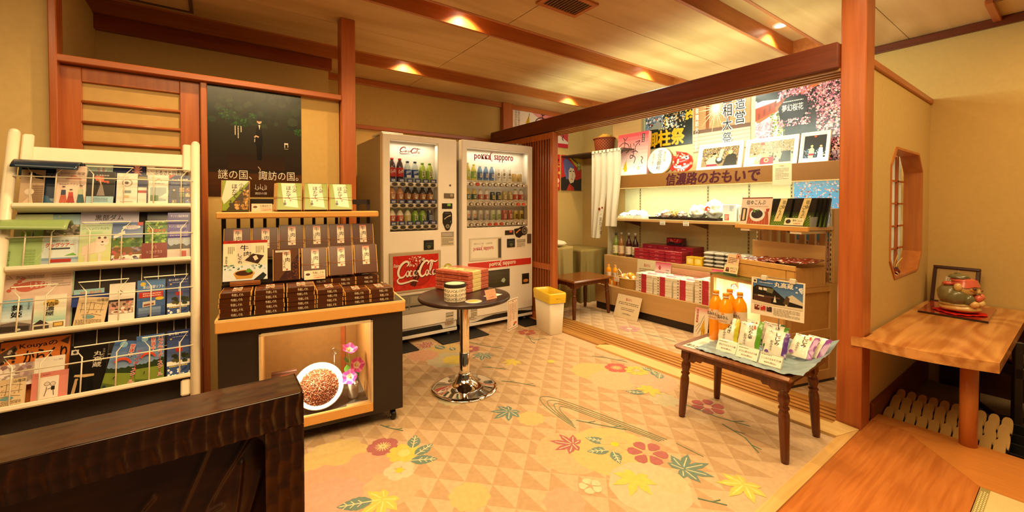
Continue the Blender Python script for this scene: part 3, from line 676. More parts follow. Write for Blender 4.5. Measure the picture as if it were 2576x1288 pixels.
def b_card(A): A.r(0, 0, 1, 1, 'ede3d8'); A.ring(.5, .72, .26, .05, '9a8a84'); A.c(.48, .72, .1, '6a5c5c'); A.r(.3, .42, .7, .5, '7f8c8e'); A.r(.36, .28, .62, .36, 'cdb98c'); A.fine(.2, .05, .8, .2, 3, 'b0a498'); A.r(0, .60, 1, .605, 'cfc4b8')
def b_redbands(A): A.r(0, 0, 1, 1, '26345f'); A.r(.05, .05, .95, .62, 'e6dccf'); A.r(.05, .45, .95, .53, 'a3382e'); A.r(.05, .85, .95, .95, '8a7c4a')
def b_photo(A): A.r(0, 0, 1, 1, 'eae2d8'); A.ring(.5, .82, .16, .04, 'b84a44', a0=0, a1=180); A.fine(.2, .72, .8, .76, 1, '665c56'); A.r(.1, .2, .9, .62, '9bb0b4'); A.r(.1, .2, .5, .38, '4f7a4a'); A.P([(.5, .3), (.9, .45), (.9, .25)], 'e9e6e0'); A.fine(.3, .06, .7, .12, 2, '8c827a')
def b_harmo(A):
    A.r(0, 0, 1, 1, '24346a'); A.P([(0, 1), (0, .88), (.28, 1)], 'd24a34'); A.t('ハーモ美術館', .12, .82, .9, .9, 'e8ecf4', .02); A.fine(.1, .70, .85, .77, 2, '8f9cc4')
    A.c(.24, .56, .09, '15151f'); A.P([(.08, .28), (.40, .28), (.34, .5), (.14, .5)], '1c1c28'); A.c(.24, .53, .06, 'd8b090')
    for x, y, c in ((.5, .48, 'd9b070'), (.78, .48, '9c5a3a'), (.5, .32, '7c9a5a'), (.78, .32, 'c9c0a0'), (.14, .1, '7c6a4a'), (.5, .12, '3a5a4a'), (.78, .12, '5a6aa4')): A.r(x, y, x + .22, y + .13, c); A.blobs(x, y, x + .22, y + .13, 8, ['e4d4a4', '5c3a2c', '2c2c3c'], .02, .05, int(x * 99))
def b_pale(A): A.r(0, 0, 1, 1, 'd6dfc0'); A.r(.2, .2, .45, .7, 'a9cf6e'); A.r(.5, .2, .52, .7, '2e2a22'); A.r(.55, .2, .8, .7, 'b8d88a'); A.fine(.22, .3, .43, .6, 3, '6a7a4a')
def b_paleblue(A): A.r(0, 0, 1, 1, 'a9cbe0'); A.blobs(0, 0, 1, 1, 14, ['e9efe6', '3f6fa8', '2e3e5e', 'd6e4c8'], .05, .15, 8)
def b_kurobe(A):
    A.grad(0, 0, 1, 1, 'ddd2cc', 'b6b6da', 8); A.ridge(0, 1, .35, .66, .14, '8c948a', 4); A.ridge(.4, 1, .3, .62, .1, '6f7a5c', 6); A.r(0, 0, 1, .42, 'c6cdb4'); A.t('黒部ダム', .24, .84, .72, .94, '3a3230', .015); A.t('Kurobe Dam', .32, .775, .70, .815, '4c6a8a')
def b_edo(A): A.r(0, 0, 1, 1, '1c2440'); A.blobs(.3, .4, .6, .9, 6, ['8c2a2c', '2a2440'], .06, .12, 4); A.t('や江', .42, .2, .74, .95, 'd9c26a', .01)
def b_greenbook(A): A.r(0, 0, 1, 1, 'a6c486'); A.ring(.3, .7, .75, .02, 'bcd69c', n=30); A.tv('諏訪市ウォーク帳', .15, .1, .21, .6, '3a4a2a'); A.many([[(.5 + .09 * (i % 4), .12 + .09 * (i // 4)), (.57 + .09 * (i % 4), .12 + .09 * (i // 4)), (.57 + .09 * (i % 4), .18 + .09 * (i // 4)), (.5 + .09 * (i % 4), .18 + .09 * (i // 4))] for i in range(24)], '95b572')
def b_tour(A):
    A.r(0, 0, 1, 1, 'd8e6ea'); A.r(0, .72, 1, 1, '6a6258'); A.blobs(0, .72, 1, 1, 40, ['8c8478', '4c4640', 'b8aa96', '5c6a3a'], .05, .12, 6); A.t('北八ヶ岳', .25, .60, .7, .65, '3a3a3a'); A.t('グッグツアー', .08, .48, .85, .58, 'd8452c', .03); A.r(.18, .43, .75, .465, '46484c'); A.P([(.6, .28), (.85, .34), (.95, .28)], '6fae4a'); A.grad(0, 0, 1, .24, 'e9eef2', '6f96b8', 4); A.r(.2, .13, .8, .21, 'a83a34'); A.r(.15, .02, .75, .08, 'e9c93a')
def b_dog(A):
    A.grad(0, 0, 1, 1, 'd5d68c', 'bcd6c0', 6); A.t('いっしょにいればね', .08, .86, .92, .92, '4a6a4a'); A.r(.2, .76, .7, .82, 'a9cfa0')
    A.c(.55, .40, .30, 'ebd8cc', ry=.19); A.P([(.1, .45), (.55, .6), (.5, .3), (.1, .25)], 'e4cdc0'); A.c(.72, .58, .22, 'f0e0d6'); A.c(.62, .66, .05, '6a4a40'); A.c(.80, .66, .05, '6a4a40'); A.c(.72, .56, .035, '3a2620'); A.line([(.66, .50), (.72, .48), (.78, .50)], .015, '8a5a4c'); A.P([(.2, .25), (.3, .28), (.28, .02), (.18, .02)], 'e6d0c4'); A.P([(.6, .28), (.7, .28), (.72, .02), (.6, .02)], 'ead6ca')
def b_land(A): A.grad(0, .55, 1, 1, '8a9cc4', '46619c', 4); A.c(.62, .88, .3, 'e9ecef', ry=.1); A.fine(.45, .84, .85, .93, 3, '8a5a9c'); A.r(.82, .92, 1, 1, 'c03a34'); A.P([(.05, .68), (.4, .8), (.42, .72), (.05, .6)], 'e9e9ea'); A.r(0, .38, 1, .62, '557a3c'); A.blobs(0, .38, 1, .62, 20, ['7c9a4a', '3c5a2c', 'a9a05a'], .05, .12, 4); A.r(0, .22, 1, .40, '7c5a3a'); A.blobs(0, .05, 1, .4, 30, ['9c6c44', '5c4a54', '8c86a4', 'c05a5c'], .05, .12, 7); A.fine(.05, .03, .6, .14, 2, 'd8a4c4')
def b_leaf(A): A.r(0, 0, 1, 1, '4c7a2c'); A.blobs(0, 0, 1, 1, 80, ['7cb03a', '2f5a1e', 'a4cc4a', '557a2c'], .05, .12, 3); A.t('信州諏訪の旅', .12, .52, .9, .66, 'c9452c', .03)
def b_terrace(A): A.r(0, 0, 1, 1, '7f2c24'); A.t('トコロテラス', .2, .45, .8, .60, 'dcbcb0'); A.line([(.45, .7), (.45, .85), (.55, .85), (.55, .7)], .02, 'd4ac9c'); A.fine(.35, .25, .65, .33, 2, 'c49a8c')
def b_sunritz(A): A.r(0, 0, 1, 1, '3d2f8c'); A.t('サンリツ服部美術館', .12, .90, .9, .955, 'dcd8ee'); A.r(0, 0, .98, .78, '46369c'); A.t('サンリツ服部美術館', .06, .68, .84, .74, 'e4e0f2'); A.fine(.1, .5, .9, .62, 3, 'b4acd8'); A.r(.02, .22, 1, .47, 'aab8cc'); A.ridge(.02, 1, .22, .34, .06, '4a4a4c', 2); A.r(0, 0, .99, .24, 'd6c9c4'); A.r(.45, 0, .9, .14, 'cfc0c4'); A.r(.62, .08, .82, .2, 'b84a44')
def b_foot(A):
    A.r(0, 0, 1, 1, 'ead0c2'); A.line([(.02, .93), (.1, .93), (.06, .97)], .01, '5c4a44'); A.c(.40, .80, .22, 'cf6f60', ry=.09); A.c(.30, .78, .14, 'cf6f60', ry=.10)
    for i in range(5): A.c(.07 + .045 * i, .74 + .045 * i, .035, 'cf6f60')
    A.t('しもすわ', .36, .76, .62, .85, 'f2e4dc', .02); A.fine(.15, .91, .55, .97, 3, '8c7a72'); A.fine(.66, .75, .95, .97, 6, 'c0aca0'); A.r(.98, 0, 1, 1, '9fc4b0')
def b_maihime(A): A.grad(0, .42, 1, 1, 'd7e3ea', '6faac6', 6); A.r(0, 0, 1, .42, 'b9b2aa'); A.tv('舞姫', .36, .5, .70, .86, '1e1a1a', .03); A.tv('日本酒蔵', .85, .7, .92, .95, '4a5a6a'); A.P([(0, .36), (.5, .40), (1, .30), (1, .12), (0, .12)], '6c5e56'); A.P([(.05, .30), (.95, .26), (.95, .14), (.05, .14)], '3a302c'); A.c(.62, .18, .09, 'c9c2bc', ry=.05); A.fine(.3, .02, .7, .06, 1, '6a625c')
def b_shinano(A): A.r(0, 0, 1, 1, 'ebe6d6'); A.grad(0, .3, 1, .62, '9cc8bc', 'e4e6d2', 5); A.c(.52, .78, .25, 'd6b05a', ry=.16); A.tv('信濃屋', .36, .44, .62, .82, '1e1a18', .02); A.tv('旅籠', .62, .72, .74, .86, '3a302c'); A.P([(.0, .24), (.22, .36), (.5, .24)], '3a302c'); A.r(.0, .10, .6, .24, 'cfc4ae'); A.r(.05, .12, .5, .20, '4c4038'); A.r(.62, .14, .95, .26, '8a6c34'); A.r(.66, .16, .91, .24, 'd9b05a'); A.r(0, 0, 1, .1, 'b8b4a8')
def b_colour(A): A.r(0, 0, 1, 1, '9ecbd8'); A.blobs(0, 0, 1, .6, 26, ['e9c06a', 'd98a8c', '6fae7a', 'e9e4da'], .04, .1, 4); A.t('信州・諏訪の旅', .2, .66, .9, .86, 'd9802c', .02)
def b_navybar(A): A.r(0, 0, 1, 1, '2a3a7a'); A.r(0, 0, 1, .6, '33489a'); A.t('諏訪湖時の科学館', .25, .25, .95, .55, 'c4cce4')
def b_map(A):
    A.r(0, 0, 1, 1, 'ddc49c'); A.t('山塩涼', .62, .86, .98, .96, '3a302a', .02)
    for p in ([(.1, .8), (.5, .82), (.9, .76)], [(.15, .5), (.15, .82)], [(.4, .5), (.42, .85)], [(.8, .5), (.82, .84)], [(.1, .6), (.9, .58)], [(.2, .42), (.55, .45), (.85, .4)], [(.55, .6), (.55, .8)]): A.line(p, .014, '6a5540')
    A.c(.45, .36, .2, '6f9aa0', ry=.08); A.fine(.05, .02, .9, .28, 7, '8a745a'); A.blobs(.1, .45, .9, .8, 10, ['6a5540', 'b08a5c'], .02, .04, 3)
def b_food(A): A.r(0, 0, 1, 1, 'ece5da'); A.P([(.3, .77), (.42, .83), (.54, .77), (.42, .71)], '6a6058'); A.P([(.34, .77), (.42, .81), (.50, .77), (.42, .73)], 'ece5da'); A.r(0, .55, .95, .6, '3a302c'); A.r(0, .25, .95, .55, 'b09484'); A.blobs(0, .25, .95, .55, 36, ['e9ddd0', '8c5a4a', 'd99a8c', '5c4438', 'c4b09c'], .05, .1, 5); A.c(.3, .3, .2, 'e9e2da', ry=.09); A.c(.3, .3, .12, '9a6a4c', ry=.05)
def b_lift(A): A.grad(0, 0, 1, 1, '26386e', '5a86c4', 6); A.c(.2, .9, .1, 'd9c04a'); A.t('車山展望リフト', .2, .78, .95, .86, 'e9ecf2', .02); A.r(.06, .56, .92, .70, 'c2392c'); A.fine(.2, .58, .85, .68, 2, 'f2dcd0'); A.c(.8, .52, .16, 'd9b83a', ry=.08); A.P([(.2, .33), (.65, .36), (.65, .48), (.2, .46)], 'c9c4b8'); A.P([(.24, .35), (.6, .38), (.6, .42), (.24, .4)], '8a4a34'); A.grad(.06, .04, .85, .32, '1d2a55', '7f98c0', 4); A.c(.45, .1, .08, '15192c')
def b_rope(A): A.grad(0, .35, 1, 1, '5a6ca4', '1c2760', 6); A.t('北八ヶ岳ロープウェイ', .06, .90, .94, .955, 'e6eaf2', .03); A.fine(.22, .84, .9, .87, 1, 'aab4d4'); A.c(.16, .82, .05, 'b8a05a'); A.P([(.38, .53), (.66, .53), (.68, .62), (.36, .62)], 'b03428'); A.line([(.52, .62), (.52, .75)], .04, 'c9c4c0'); A.blobs(.2, .3, .98, .5, 26, ['2a2f1c', '3c4424', '54502c'], .07, .14, 3); A.r(0, 0, 1, .26, '3f5488'); A.fine(.1, .22, .9, .26, 1, 'e6ca4a'); A.blobs(0, 0, 1, .2, 24, ['e9eef4', '8fa4c4', '2a3a60'], .06, .12, 6)
def b_kouya(A): A.r(0, 0, 1, 1, '3a261c'); A.r(.04, .0, .96, .98, 'd77a34'); A.t('Kouyaの', .28, .84, .78, .93, '2e1c14', .02); A.t('からくり', .34, .62, .92, .82, '2a1810', .04); A.P([(.04, .62), (.04, .82), (.22, .92), (.26, .86), (.14, .7)], '5c4a40'); A.blobs(.05, .66, .25, .9, 14, ['c9b8a4', '2e2622'], .02, .04, 4); A.P([(.82, .9), (.95, .97), (.93, .84)], '54341f')
def b_petalphoto(A): A.r(0, 0, 1, 1, 'b09a90'); A.blobs(0, 0, 1, 1, 50, ['e2d4cc', 'c9b0a8', '8a6c6c', 'efe4de', 'a48890'], .07, .15, 9)
def b_white(A): A.r(0, 0, 1, 1, 'eae2d6'); A.t('りんご園芸', .62, .82, .92, .88, '4a3f3a'); A.t('北岳', .18, .06, .34, .12, '6a5c54')
def b_pink(A): A.r(0, 0, 1, 1, 'd9877a'); A.r(.22, .12, .74, .84, 'eadfd2'); A.t('りんご童話村', .08, .89, .5, .94, '8a3a34'); A.c(.42, .6, .08, 'd8c8b8'); A.ring(.42, .6, .08, .012, '5c4c44'); A.c(.58, .58, .08, 'd8c8b8'); A.ring(.58, .58, .08, .012, '5c4c44'); A.r(.54, .38, .64, .5, '2a2622'); A.line([(.42, .5), (.40, .35), (.36, .2)], .02, '5c4c44'); A.line([(.44, .42), (.54, .45)], .02, '5c4c44'); A.line([(.6, .38), (.62, .2)], .02, '5c4c44')
def b_marutaka(A): A.r(0, 0, 1, 1, '17110d'); A.r(.03, .82, .22, .92, 'dcd4c8'); A.c(.125, .87, .05, '3a302a'); A.tv('丸高蔵', .62, .52, .86, .86, 'e2d8c8', .01); A.tv('信州みそ蔵', .86, .66, .92, .9, 'a89c8c'); A.P([(.18, .38), (.45, .35), (.7, .36), (.7, .40), (.2, .42)], 'c9a878'); A.P([(.15, 0), (.22, .34), (.30, .34), (.24, 0)], 'b89870'); A.P([(.30, .0), (.28, .30), (.66, .32), (.74, 0)], '0d0908')
def b_para(A):
    A.grad(0, .3, 1, 1, '8aa6cc', '3f62a4', 6); A.c(.3, .92, .12, '8fc4e4'); A.ridge(0, 1, .25, .45, .08, '2c3a1e', 5); A.r(0, 0, 1, .32, '7a8a34'); A.P([(0, .12), (1, .02), (1, 0), (0, 0)], '55642a'); A.tv('パラグライダースクール', .78, .1, .95, .97, 'f0e4dc', .10); A.tv('パラグライダースクール', .78, .1, .95, .97, 'c8302a', .01); A.tv('開講中', .54, .66, .68, .93, 'f0e4dc', .1); A.tv('開講中', .54, .66, .68, .93, 'c8302a', .01)
    k = [(R(a), .26) for a in range(20, 161, 20)]
    A.many([[(.44 + r_ * 1.15 * cos(a), .48 + r_ * .65 * sin(a)), (.44 + r_ * 1.15 * cos(b), .48 + r_ * .65 * sin(b)), (.44 + r_ * .9 * cos(b), .48 + r_ * .42 * sin(b)), (.44 + r_ * .9 * cos(a), .48 + r_ * .42 * sin(a))] for (a, r_), (b, _) in zip(k, k[1:])], 'd8533c'); A.line([(.3, .2), (.33, .25)], .03, '2a2a2a'); A.c(.1, .05, .05, '2c3a4a')
BK, FR = -.048, -.008
B = broch
B(-.705, 1.42, -.585, 1.523, BK, b_house, 'blue flyer with a dark house silhouette at the top of the rack'); B(-.585, 1.40, -.505, 1.513, BK, b_navyeye, 'navy flyer with a white ring emblem on the top tier')
B(-.50, 1.262, -.405, 1.515, BK, b_flower, 'pale blue flyer with a red-centred flower on the top tier'); B(-.405, 1.262, -.285, 1.516, BK - .006, b_navyflower, 'navy flyer with a pink blossom on the top tier'); B(-.283, 1.262, -.105, 1.52, BK, b_furusato, 'white poster flyer with a red bar and black Japanese headline on the top tier')
B(-.69, 1.262, -.57, 1.46, -.026, b_navycard, 'dark navy leaflet behind the tan leaflet on the top tier'); B(-.685, 1.262, -.615, 1.437, FR, b_hat, 'tan narrow leaflet with a dark hat, first on the top tier'); B(-.582, 1.262, -.485, 1.463, FR, b_enjoy, 'pinkish white leaflet with a walking family on the top tier')
B(-.482, 1.31, -.39, 1.44, FR, b_redflower, 'black leaflet with a red flower on the top tier'); B(-.482, 1.262, -.392, 1.315, FR + .006, b_bluebottom, 'short pale blue card in front of the black flower leaflet'); B(-.383, 1.262, -.31, 1.435, FR, b_card, 'narrow white card leaflet with a round drawing on the top tier'); B(-.31, 1.262, -.275, 1.43, FR - .004, b_redbands, 'narrow navy leaflet with a red band next to the white card')
B(-.27, 1.262, -.195, 1.43, FR, b_photo, 'white leaflet with a small landscape photo on the top tier'); B(-.192, 1.262, -.11, 1.432, FR + .003, b_harmo, 'navy leaflet with a red corner and many small pictures on the top tier')
B(-.70, .992, -.59, 1.245, BK, b_pale, 'pale green printed sheet on the second tier'); B(-.59, .992, -.50, 1.245, BK - .004, b_paleblue, 'pale blue pictorial sheet on the second tier'); B(-.503, .992, -.305, 1.255, BK, b_kurobe, 'large lilac mountain leaflet with a black dam headline on the second tier'); B(-.275, .992, -.11, 1.25, BK, b_edo, 'dark navy flyer with gold brush characters on the second tier')
B(-.715, .992, -.605, 1.13, FR, b_greenbook, 'light green booklet, first on the second tier'); B(-.605, .992, -.495, 1.185, FR - .004, b_tour, 'white and grey tour leaflet with red lettering on the second tier'); B(-.495, .992, -.392, 1.185, FR, b_dog, 'green leaflet with a white dog on the second tier'); B(-.39, .992, -.285, 1.19, FR, b_land, 'colourful landscape leaflet with a bus on the second tier')
B(-.278, 1.08, -.195, 1.195, FR - .004, b_leaf, 'green foliage leaflet with red title on the second tier'); B(-.287, .992, -.195, 1.085, FR + .004, b_terrace, 'dark red card leaflet below the foliage leaflet'); B(-.195, .992, -.108, 1.235, FR, b_sunritz, 'purple museum leaflet at the end of the second tier')
B(-.71, .725, -.51, .985, BK, b_foot, 'white poster leaflet with a big pink footprint on the third tier'); B(-.705, .725, -.617, .872, FR, b_maihime, 'sky blue leaflet with black calligraphy and a brewery on the third tier'); B(-.612, .725, -.52, .88, FR, b_shinano, 'cream leaflet with gold disc and an old inn on the third tier')
B(-.505, .83, -.41, .895, -.03, b_colour, 'small colourful leaflet poking up behind the navy one on the third tier'); B(-.508, .82, -.39, .872, -.018, b_navybar, 'navy horizontal leaflet above the tan map on the third tier'); B(-.50, .725, -.405, .855, FR - .004, b_map, 'tan hand-drawn map leaflet, tilted, on the third tier', rot=-7); B(-.39, .725, -.305, .905, FR, b_food, 'white leaflet with food photographs on the third tier')
B(-.298, .725, -.20, .91, FR, b_lift, 'blue mountain lift leaflet with a red banner on the third tier'); B(-.193, .725, -.11, .915, FR, b_rope, 'navy ropeway leaflet at the end of the third tier')
B(-.71, .455, -.50, .715, BK, b_kouya, 'orange flyer with black brush lettering on the bottom tier'); B(-.705, .535, -.60, .62, FR - .004, b_petalphoto, 'pinkish petal photograph leaflet on the bottom tier'); B(-.70, .455, -.615, .565, FR, b_map, 'tan hand-drawn map leaflet, upright, on the bottom tier'); B(-.60, .525, -.515, .63, -.02, b_white, 'white sheet with small black characters behind the pink booklet'); B(-.60, .455, -.50, .57, FR, b_pink, 'pink booklet with two drawn children on the bottom tier')
B(-.51, .455, -.395, .655, FR - .008, b_marutaka, 'black leaflet with white brush characters on the bottom tier', rot=-3); B(-.405, .455, -.30, .65, FR, b_para, 'paraglider leaflet leaning sideways on the bottom tier', rot=-12); B(-.295, .455, -.20, .66, FR + .004, b_para, 'paraglider leaflet standing upright on the bottom tier'); B(-.19, .455, -.108, .665, FR, b_rope, 'navy ropeway leaflet at the end of the bottom tier')
# two leaflets that have flopped forward over the wire
def flop(u0, u1, v, name, label, c1, c2, sag):
    m = MB(RK)
    def fn(a, b):
        t = b; x = u0 + (u1 - u0) * a
        return (x, v + .05 * sin(t * pi * .55) - .085 * t * t - sag * a * t, -.035 + .10 * t)
    m.grid(fn, 12, 10, None, True, lambda a, b: lin(c1) if b < .5 else lin(c2))
    T = m.T; o = m.build(name, GLOSS, None, label=label, cat='brochure', group='brochures in the wire rack')
    md = o.modifiers.new('thick', 'SOLIDIFY'); md.thickness = .004; md.offset = -1
flop(-.70, -.50, 1.455, 'brochure', 'dark blue leaflet folded forward over the top wire', '23405f', '1d2f46', .005)
flop(-.725, -.52, 1.185, 'brochure', 'green leaflet bent forward over the second-tier wire', 'a9bf86', '8fa86c', .01)

# ================================================================ poster on the wall
m = MB(); PM = fS(-.042, 3.046, 1.262); PW, PH = .503, .70
A = sheet(m, PM, PW, PH, .002, '191f18', 'e8e0d0')
A.grad(0, .2, 1, 1, '2e1f14', '222c20', 10); A.r(0, 0, 1, .21, '4a2a10')
A.grad(0, .0, 1, .2, '3f2413', '54300f', 4)
A.blobs(0, .62, 1, .99, 110, ['22301f', '1a241a', '2b3a25', '1e2a20', '323d2a'], .03, .08, 11)
for x, y, s_ in ((.20, .72, .09), (.33, .66, .07), (.97, .61, .06), (.46, .72, .04)): A.blobs(x - s_, y - s_ * .6, min(1, x + s_), y + s_ * .5, 46, ['24401c', '2c5422', '1e3818', '35642a'], .006, .018, int(x * 100))
A.grad(.2, .24, .8, .38, '3a2212', '2a1c12', 4)
A.P([(.50, .62), (.53, .66), (.55, .62), (.565, .50), (.56, .46), (.49, .46), (.475, .50)], '15100e'); A.P([(.495, .46), (.555, .46), (.55, .33), (.50, .33)], '120d0b')
A.P([(.515, .655), (.54, .655), (.53, .60)], 'e4dccf'); A.r(.512, .645, .545, .655, '1c1614'); A.c(.527, .675, .026, 'd8ac8a'); A.c(.527, .690, .030, '2a1812', ry=.018); A.r(.522, .655, .533, .665, 'e9e0d4'); A.line([(.475, .53), (.49, .545), (.52, .535)], .018, 'd9b08c'); A.line([(.478, .52), (.476, .49)], .008, 'cfc4b4')
A.line([(.51, .27), (.535, .245), (.53, .235)], .010, 'b8a48c')
for x, n_ in ((.27, 9), (.30, 12), (.33, 6)): A.fine(x, .62 - n_ * .009, x + .012, .62, 1, 'e4dccc', .8, True)
A.P([(.80, .50), (.845, .50), (.845, .46), (.838, .46), (.838, .485), (.81, .485), (.81, .455), (.803, .455)], 'ded4c4'); A.fine(.80, .44, .845, .45, 1, 'bdb09c')
A.t('謎の国、諏訪の国。', .10, .152, .96, .235, 'efe4d0', .0)
A.line([(.47, .075), (.50, .06), (.53, .085), (.56, .06), (.60, .075)], .006, 'dccfb8'); A.many([[(x, .066), (x + .005, .066), (x + .005, y), (x, y)] for x, y in ((.48, .11), (.505, .095), (.53, .115), (.555, .095), (.58, .11), (.595, .10))], 'dccfb8'); A.t('諏訪の国', .475, .02, .60, .042, 'dccfb8')
m.build('poster', attr('poster_print', .22, .5, noise_amt=.03), None, label='large dark forest poster with a small standing figure and white Japanese slogan', cat='poster')
for x, z, l in ((-.03, 1.95, 'dark pin holding the upper corner of the forest poster near the door'), (.452, 1.945, 'dark pin holding the upper corner of the forest poster near the post')):
    m = MB(fS(x, 3.043, z)); m.lathe([(.005, 0), (.006, .004), (.003, .010), (0, .011)], 10); m.build('push_pin', DARKP, None, label=l, cat='pin')

# ================================================================ carved wooden screen in the foreground
sc = thing('carved_screen', 'dark carved wooden screen with chiselled frame in the foreground', 'wooden screen', (-.55, 1.20, 0), 0)
SX0, SX1, SY0, SY1, SH, FW_, FT_ = -1.35, .171, 1.125, 1.272, .75, .083, .667
def chis(fn, seed, amp, su, sv):
    # shallow scalloped gouge marks, staggered from column to column
    def g(u, v):
        p, n, a, b = fn(u, v)
        i = a / su + .25 * noise.noise(Vector((b * 14, seed, 0))); k = math.floor(i); j = b / sv + .5 * (k % 2) + .3 * noise.noise(Vector((k * 3.7, seed, 1))); q = (i % 1 - .5, j % 1 - .5)
        d = amp * min(1, (q[0] * q[0] * 1.6 + q[1] * q[1] * .8) * 2.2) + amp * .35 * noise.noise(Vector((a * 16, b * 16, seed)))
        return tuple(p[m_] + n[m_] * d for m_ in range(3))
    return g
m = MB()
ZT = SH - .006
m.grid(chis(lambda u, v: ((SX0 + (SX1 - SX0) * u, SY0 + .005, FT_ + (ZT - FT_) * v), (0, -1, 0), SX0 + (SX1 - SX0) * u, (ZT - FT_) * v), 1, .005, .026, .075), 460, 26)
m.grid(chis(lambda u, v: ((SX1 - FW_ + FW_ * u, SY0 + .005, FT_ * v), (0, -1, 0), FW_ * u, FT_ * v), 2, .0035, .026, .07), 28, 130)
m.grid(chis(lambda u, v: ((SX0 + (SX1 - SX0) * u, SY0 + .006 + (SY1 - SY0 - .012) * v, SH - .004), (0, 0, 1), SX0 + (SX1 - SX0) * u, .147 * v), 3, .0012, .12, .05), 200, 18)
m.grid(chis(lambda u, v: ((SX1 - .004, SY0 + .006 + (SY1 - SY0 - .012) * u, SH * v), (1, 0, 0), .147 * u, SH * v), 4, .002, .04, .12), 18, 80)
m.box(SX0, SY0 + .012, FT_, SX1 - .008, SY1 - .004, SH - .008); m.box(SX1 - FW_, SY0 + .012, 0, SX1 - .008, SY1 - .004, FT_); m.box(SX0, SY0 + .012, 0, SX0 + FW_, SY1, FT_); m.box(SX0, SY0 + .012, 0, SX1, SY1, .10)
cx, cz, rr = SX1 - FW_, FT_, .035
m.raw([(cx, SY0 + .008, cz)] + [(cx - rr + rr * sin(a), SY0 + .008, cz - rr + rr * cos(a)) for a in [pi / 2 * i / 8 for i in range(9)]], [(0, i + 2, i + 1) for i in range(8)])
m.box(SX0, SY0 + .0052, SH - .03, SX1 - .0052, SY1 - .004, SH - .0038, None, .002)
m.build('frame', DARKW, sc)
m = MB()
def pan(u, v):
    x = SX0 + .07 + (SX1 - .07 - SX0 - .07) * u; z = .09 + .585 * v
    d = 0
    for (ax, az, bx, bz, k) in ((-.30, .25, -.02, .66, .25), (-.10, .30, .06, .66, -.22), (-.02, .30, .04, .60, .12), (.0, .35, .08, .56, .1), (-.55, .30, -.12, .58, .30), (-.62, .22, -.08, .48, .28), (-.40, .30, .0, .52, -.25), (-.75, .1, -.3, .5, .35)):
        # distance to bowed carved lines
        t = max(0, min(1, ((x - ax) * (bx - ax) + (z - az) * (bz - az)) / ((bx - ax) ** 2 + (bz - az) ** 2)))
        px, pz = ax + (bx - ax) * t + k * .3 * sin(pi * t) * (bz - az), az + (bz - az) * t - k * .3 * sin(pi * t) * (bx - ax)
        q = math.hypot(x - px, z - pz); d += .008 * math.exp(-(q / .006) ** 2) + .010 * math.exp(-(q / .05) ** 2)
    return (x, SY0 + .055 - d, z)
m.grid(pan, 420, 170); m.box(SX0 + .06, SY0 + .06, .08, SX1 - .06, SY0 + .09, .68); m.build('carved_panel', wood('carved_panel_wood', '2a1206', '3d1c0a', 'x', .35, 8), sc)
# ================================================================ sales kiosk
KL = (0, 2.32, 0); kio = thing('sales_kiosk', 'black sales kiosk on castors with an orange counter edge and a lit glass showcase', 'display kiosk', KL, -6.7)
KT = ROOT[kio.name]
def km(): return MB(KT)
m = km()
m.box(-.005, .012, .07, .158, .60, .62); m.box(.684, .012, .07, .846, .60, .62); m.box(.158, .012, .59, .684, .60, .62); m.box(.158, .012, .07, .684, .60, .095); m.box(.158, .57, .095, .684, .60, .59)
m.build('body', BLACKL, kio)
m = km()
m.box(.158, .565, .095, .684, .572, .59); m.box(.158, .02, .095, .164, .57, .59); m.box(.678, .02, .095, .684, .57, .59); m.box(.158, .02, .584, .684, .57, .59)
m.build('showcase_lining', plain('ochre_lining', 'b58a4c', .6), kio)
m = km(); m.box(.164, .02, .095, .678, .565, .103); m.build('showcase_floor', plain('dark_showcase_floor', '4d463c', .4), kio)
m = km(); m.box(.585, .555, .1, .61, .568, .585); m.build('showcase_upright', plain('orange_upright', 'c06a34', .5), kio)
m = km(); m.box(-.013, -.008, .618, .858, .62, .672, 'eba54a', .004); m.build('counter_edge', TRIMO, kio)
m = km(); m.box(-.003, .002, .66, .848, .62, .678); m.build('counter_top', COUNT, kio)
m = km()
m.box(-.013, -.008, .668, .858, .002, .679); m.box(.848, .0, .668, .858, .62, .679); m.box(-.013, 0, .668, -.003, .62, .679); m.build('counter_rim', plain('pale_rim', 'f2c684', .4), kio)
m = km(); m.box(.158, .0, .093, .684, .022, .141, None, .002); m.build('showcase_sill', TRIMO, kio)
m = km()
m.box(.158, .0, .141, .168, .014, .59); m.box(.674, .0, .141, .684, .014, .59); m.box(.158, .0, .578, .684, .014, .59); m.build('window_frame', plain('beige_frame', 'cdb48c', .4), kio)
m = km(); m.box(.168, .006, .141, .674, .010, .578); m.build('glass_pane', GLASS, kio)
for x, y in ((.80, .05), (.04, .05), (.80, .55), (.04, .55)):
    m = km(); T = m.T; m.T = T @ Matrix.Translation((x, y, .028)) @ Matrix.Rotation(pi / 2, 4, 'Y'); m.lathe([(.006, -.013), (.024, -.013), (.028, -.008), (.028, .008), (.024, .013), (.006, .013)], 20, '120d0a'); m.lathe([(.0, .0145), (.010, .0145), (.010, .012)], 12, 'cfc4b4', cap=False); m.lathe([(.010, -.012), (.010, -.0145), (0, -.0145)], 12, 'cfc4b4', cap=False)
    m.T = T; m.box(x - .018, y - .01, .056, x + .018, y + .02, .072, '120d0a'); m.build('castor', SATIN, kio)
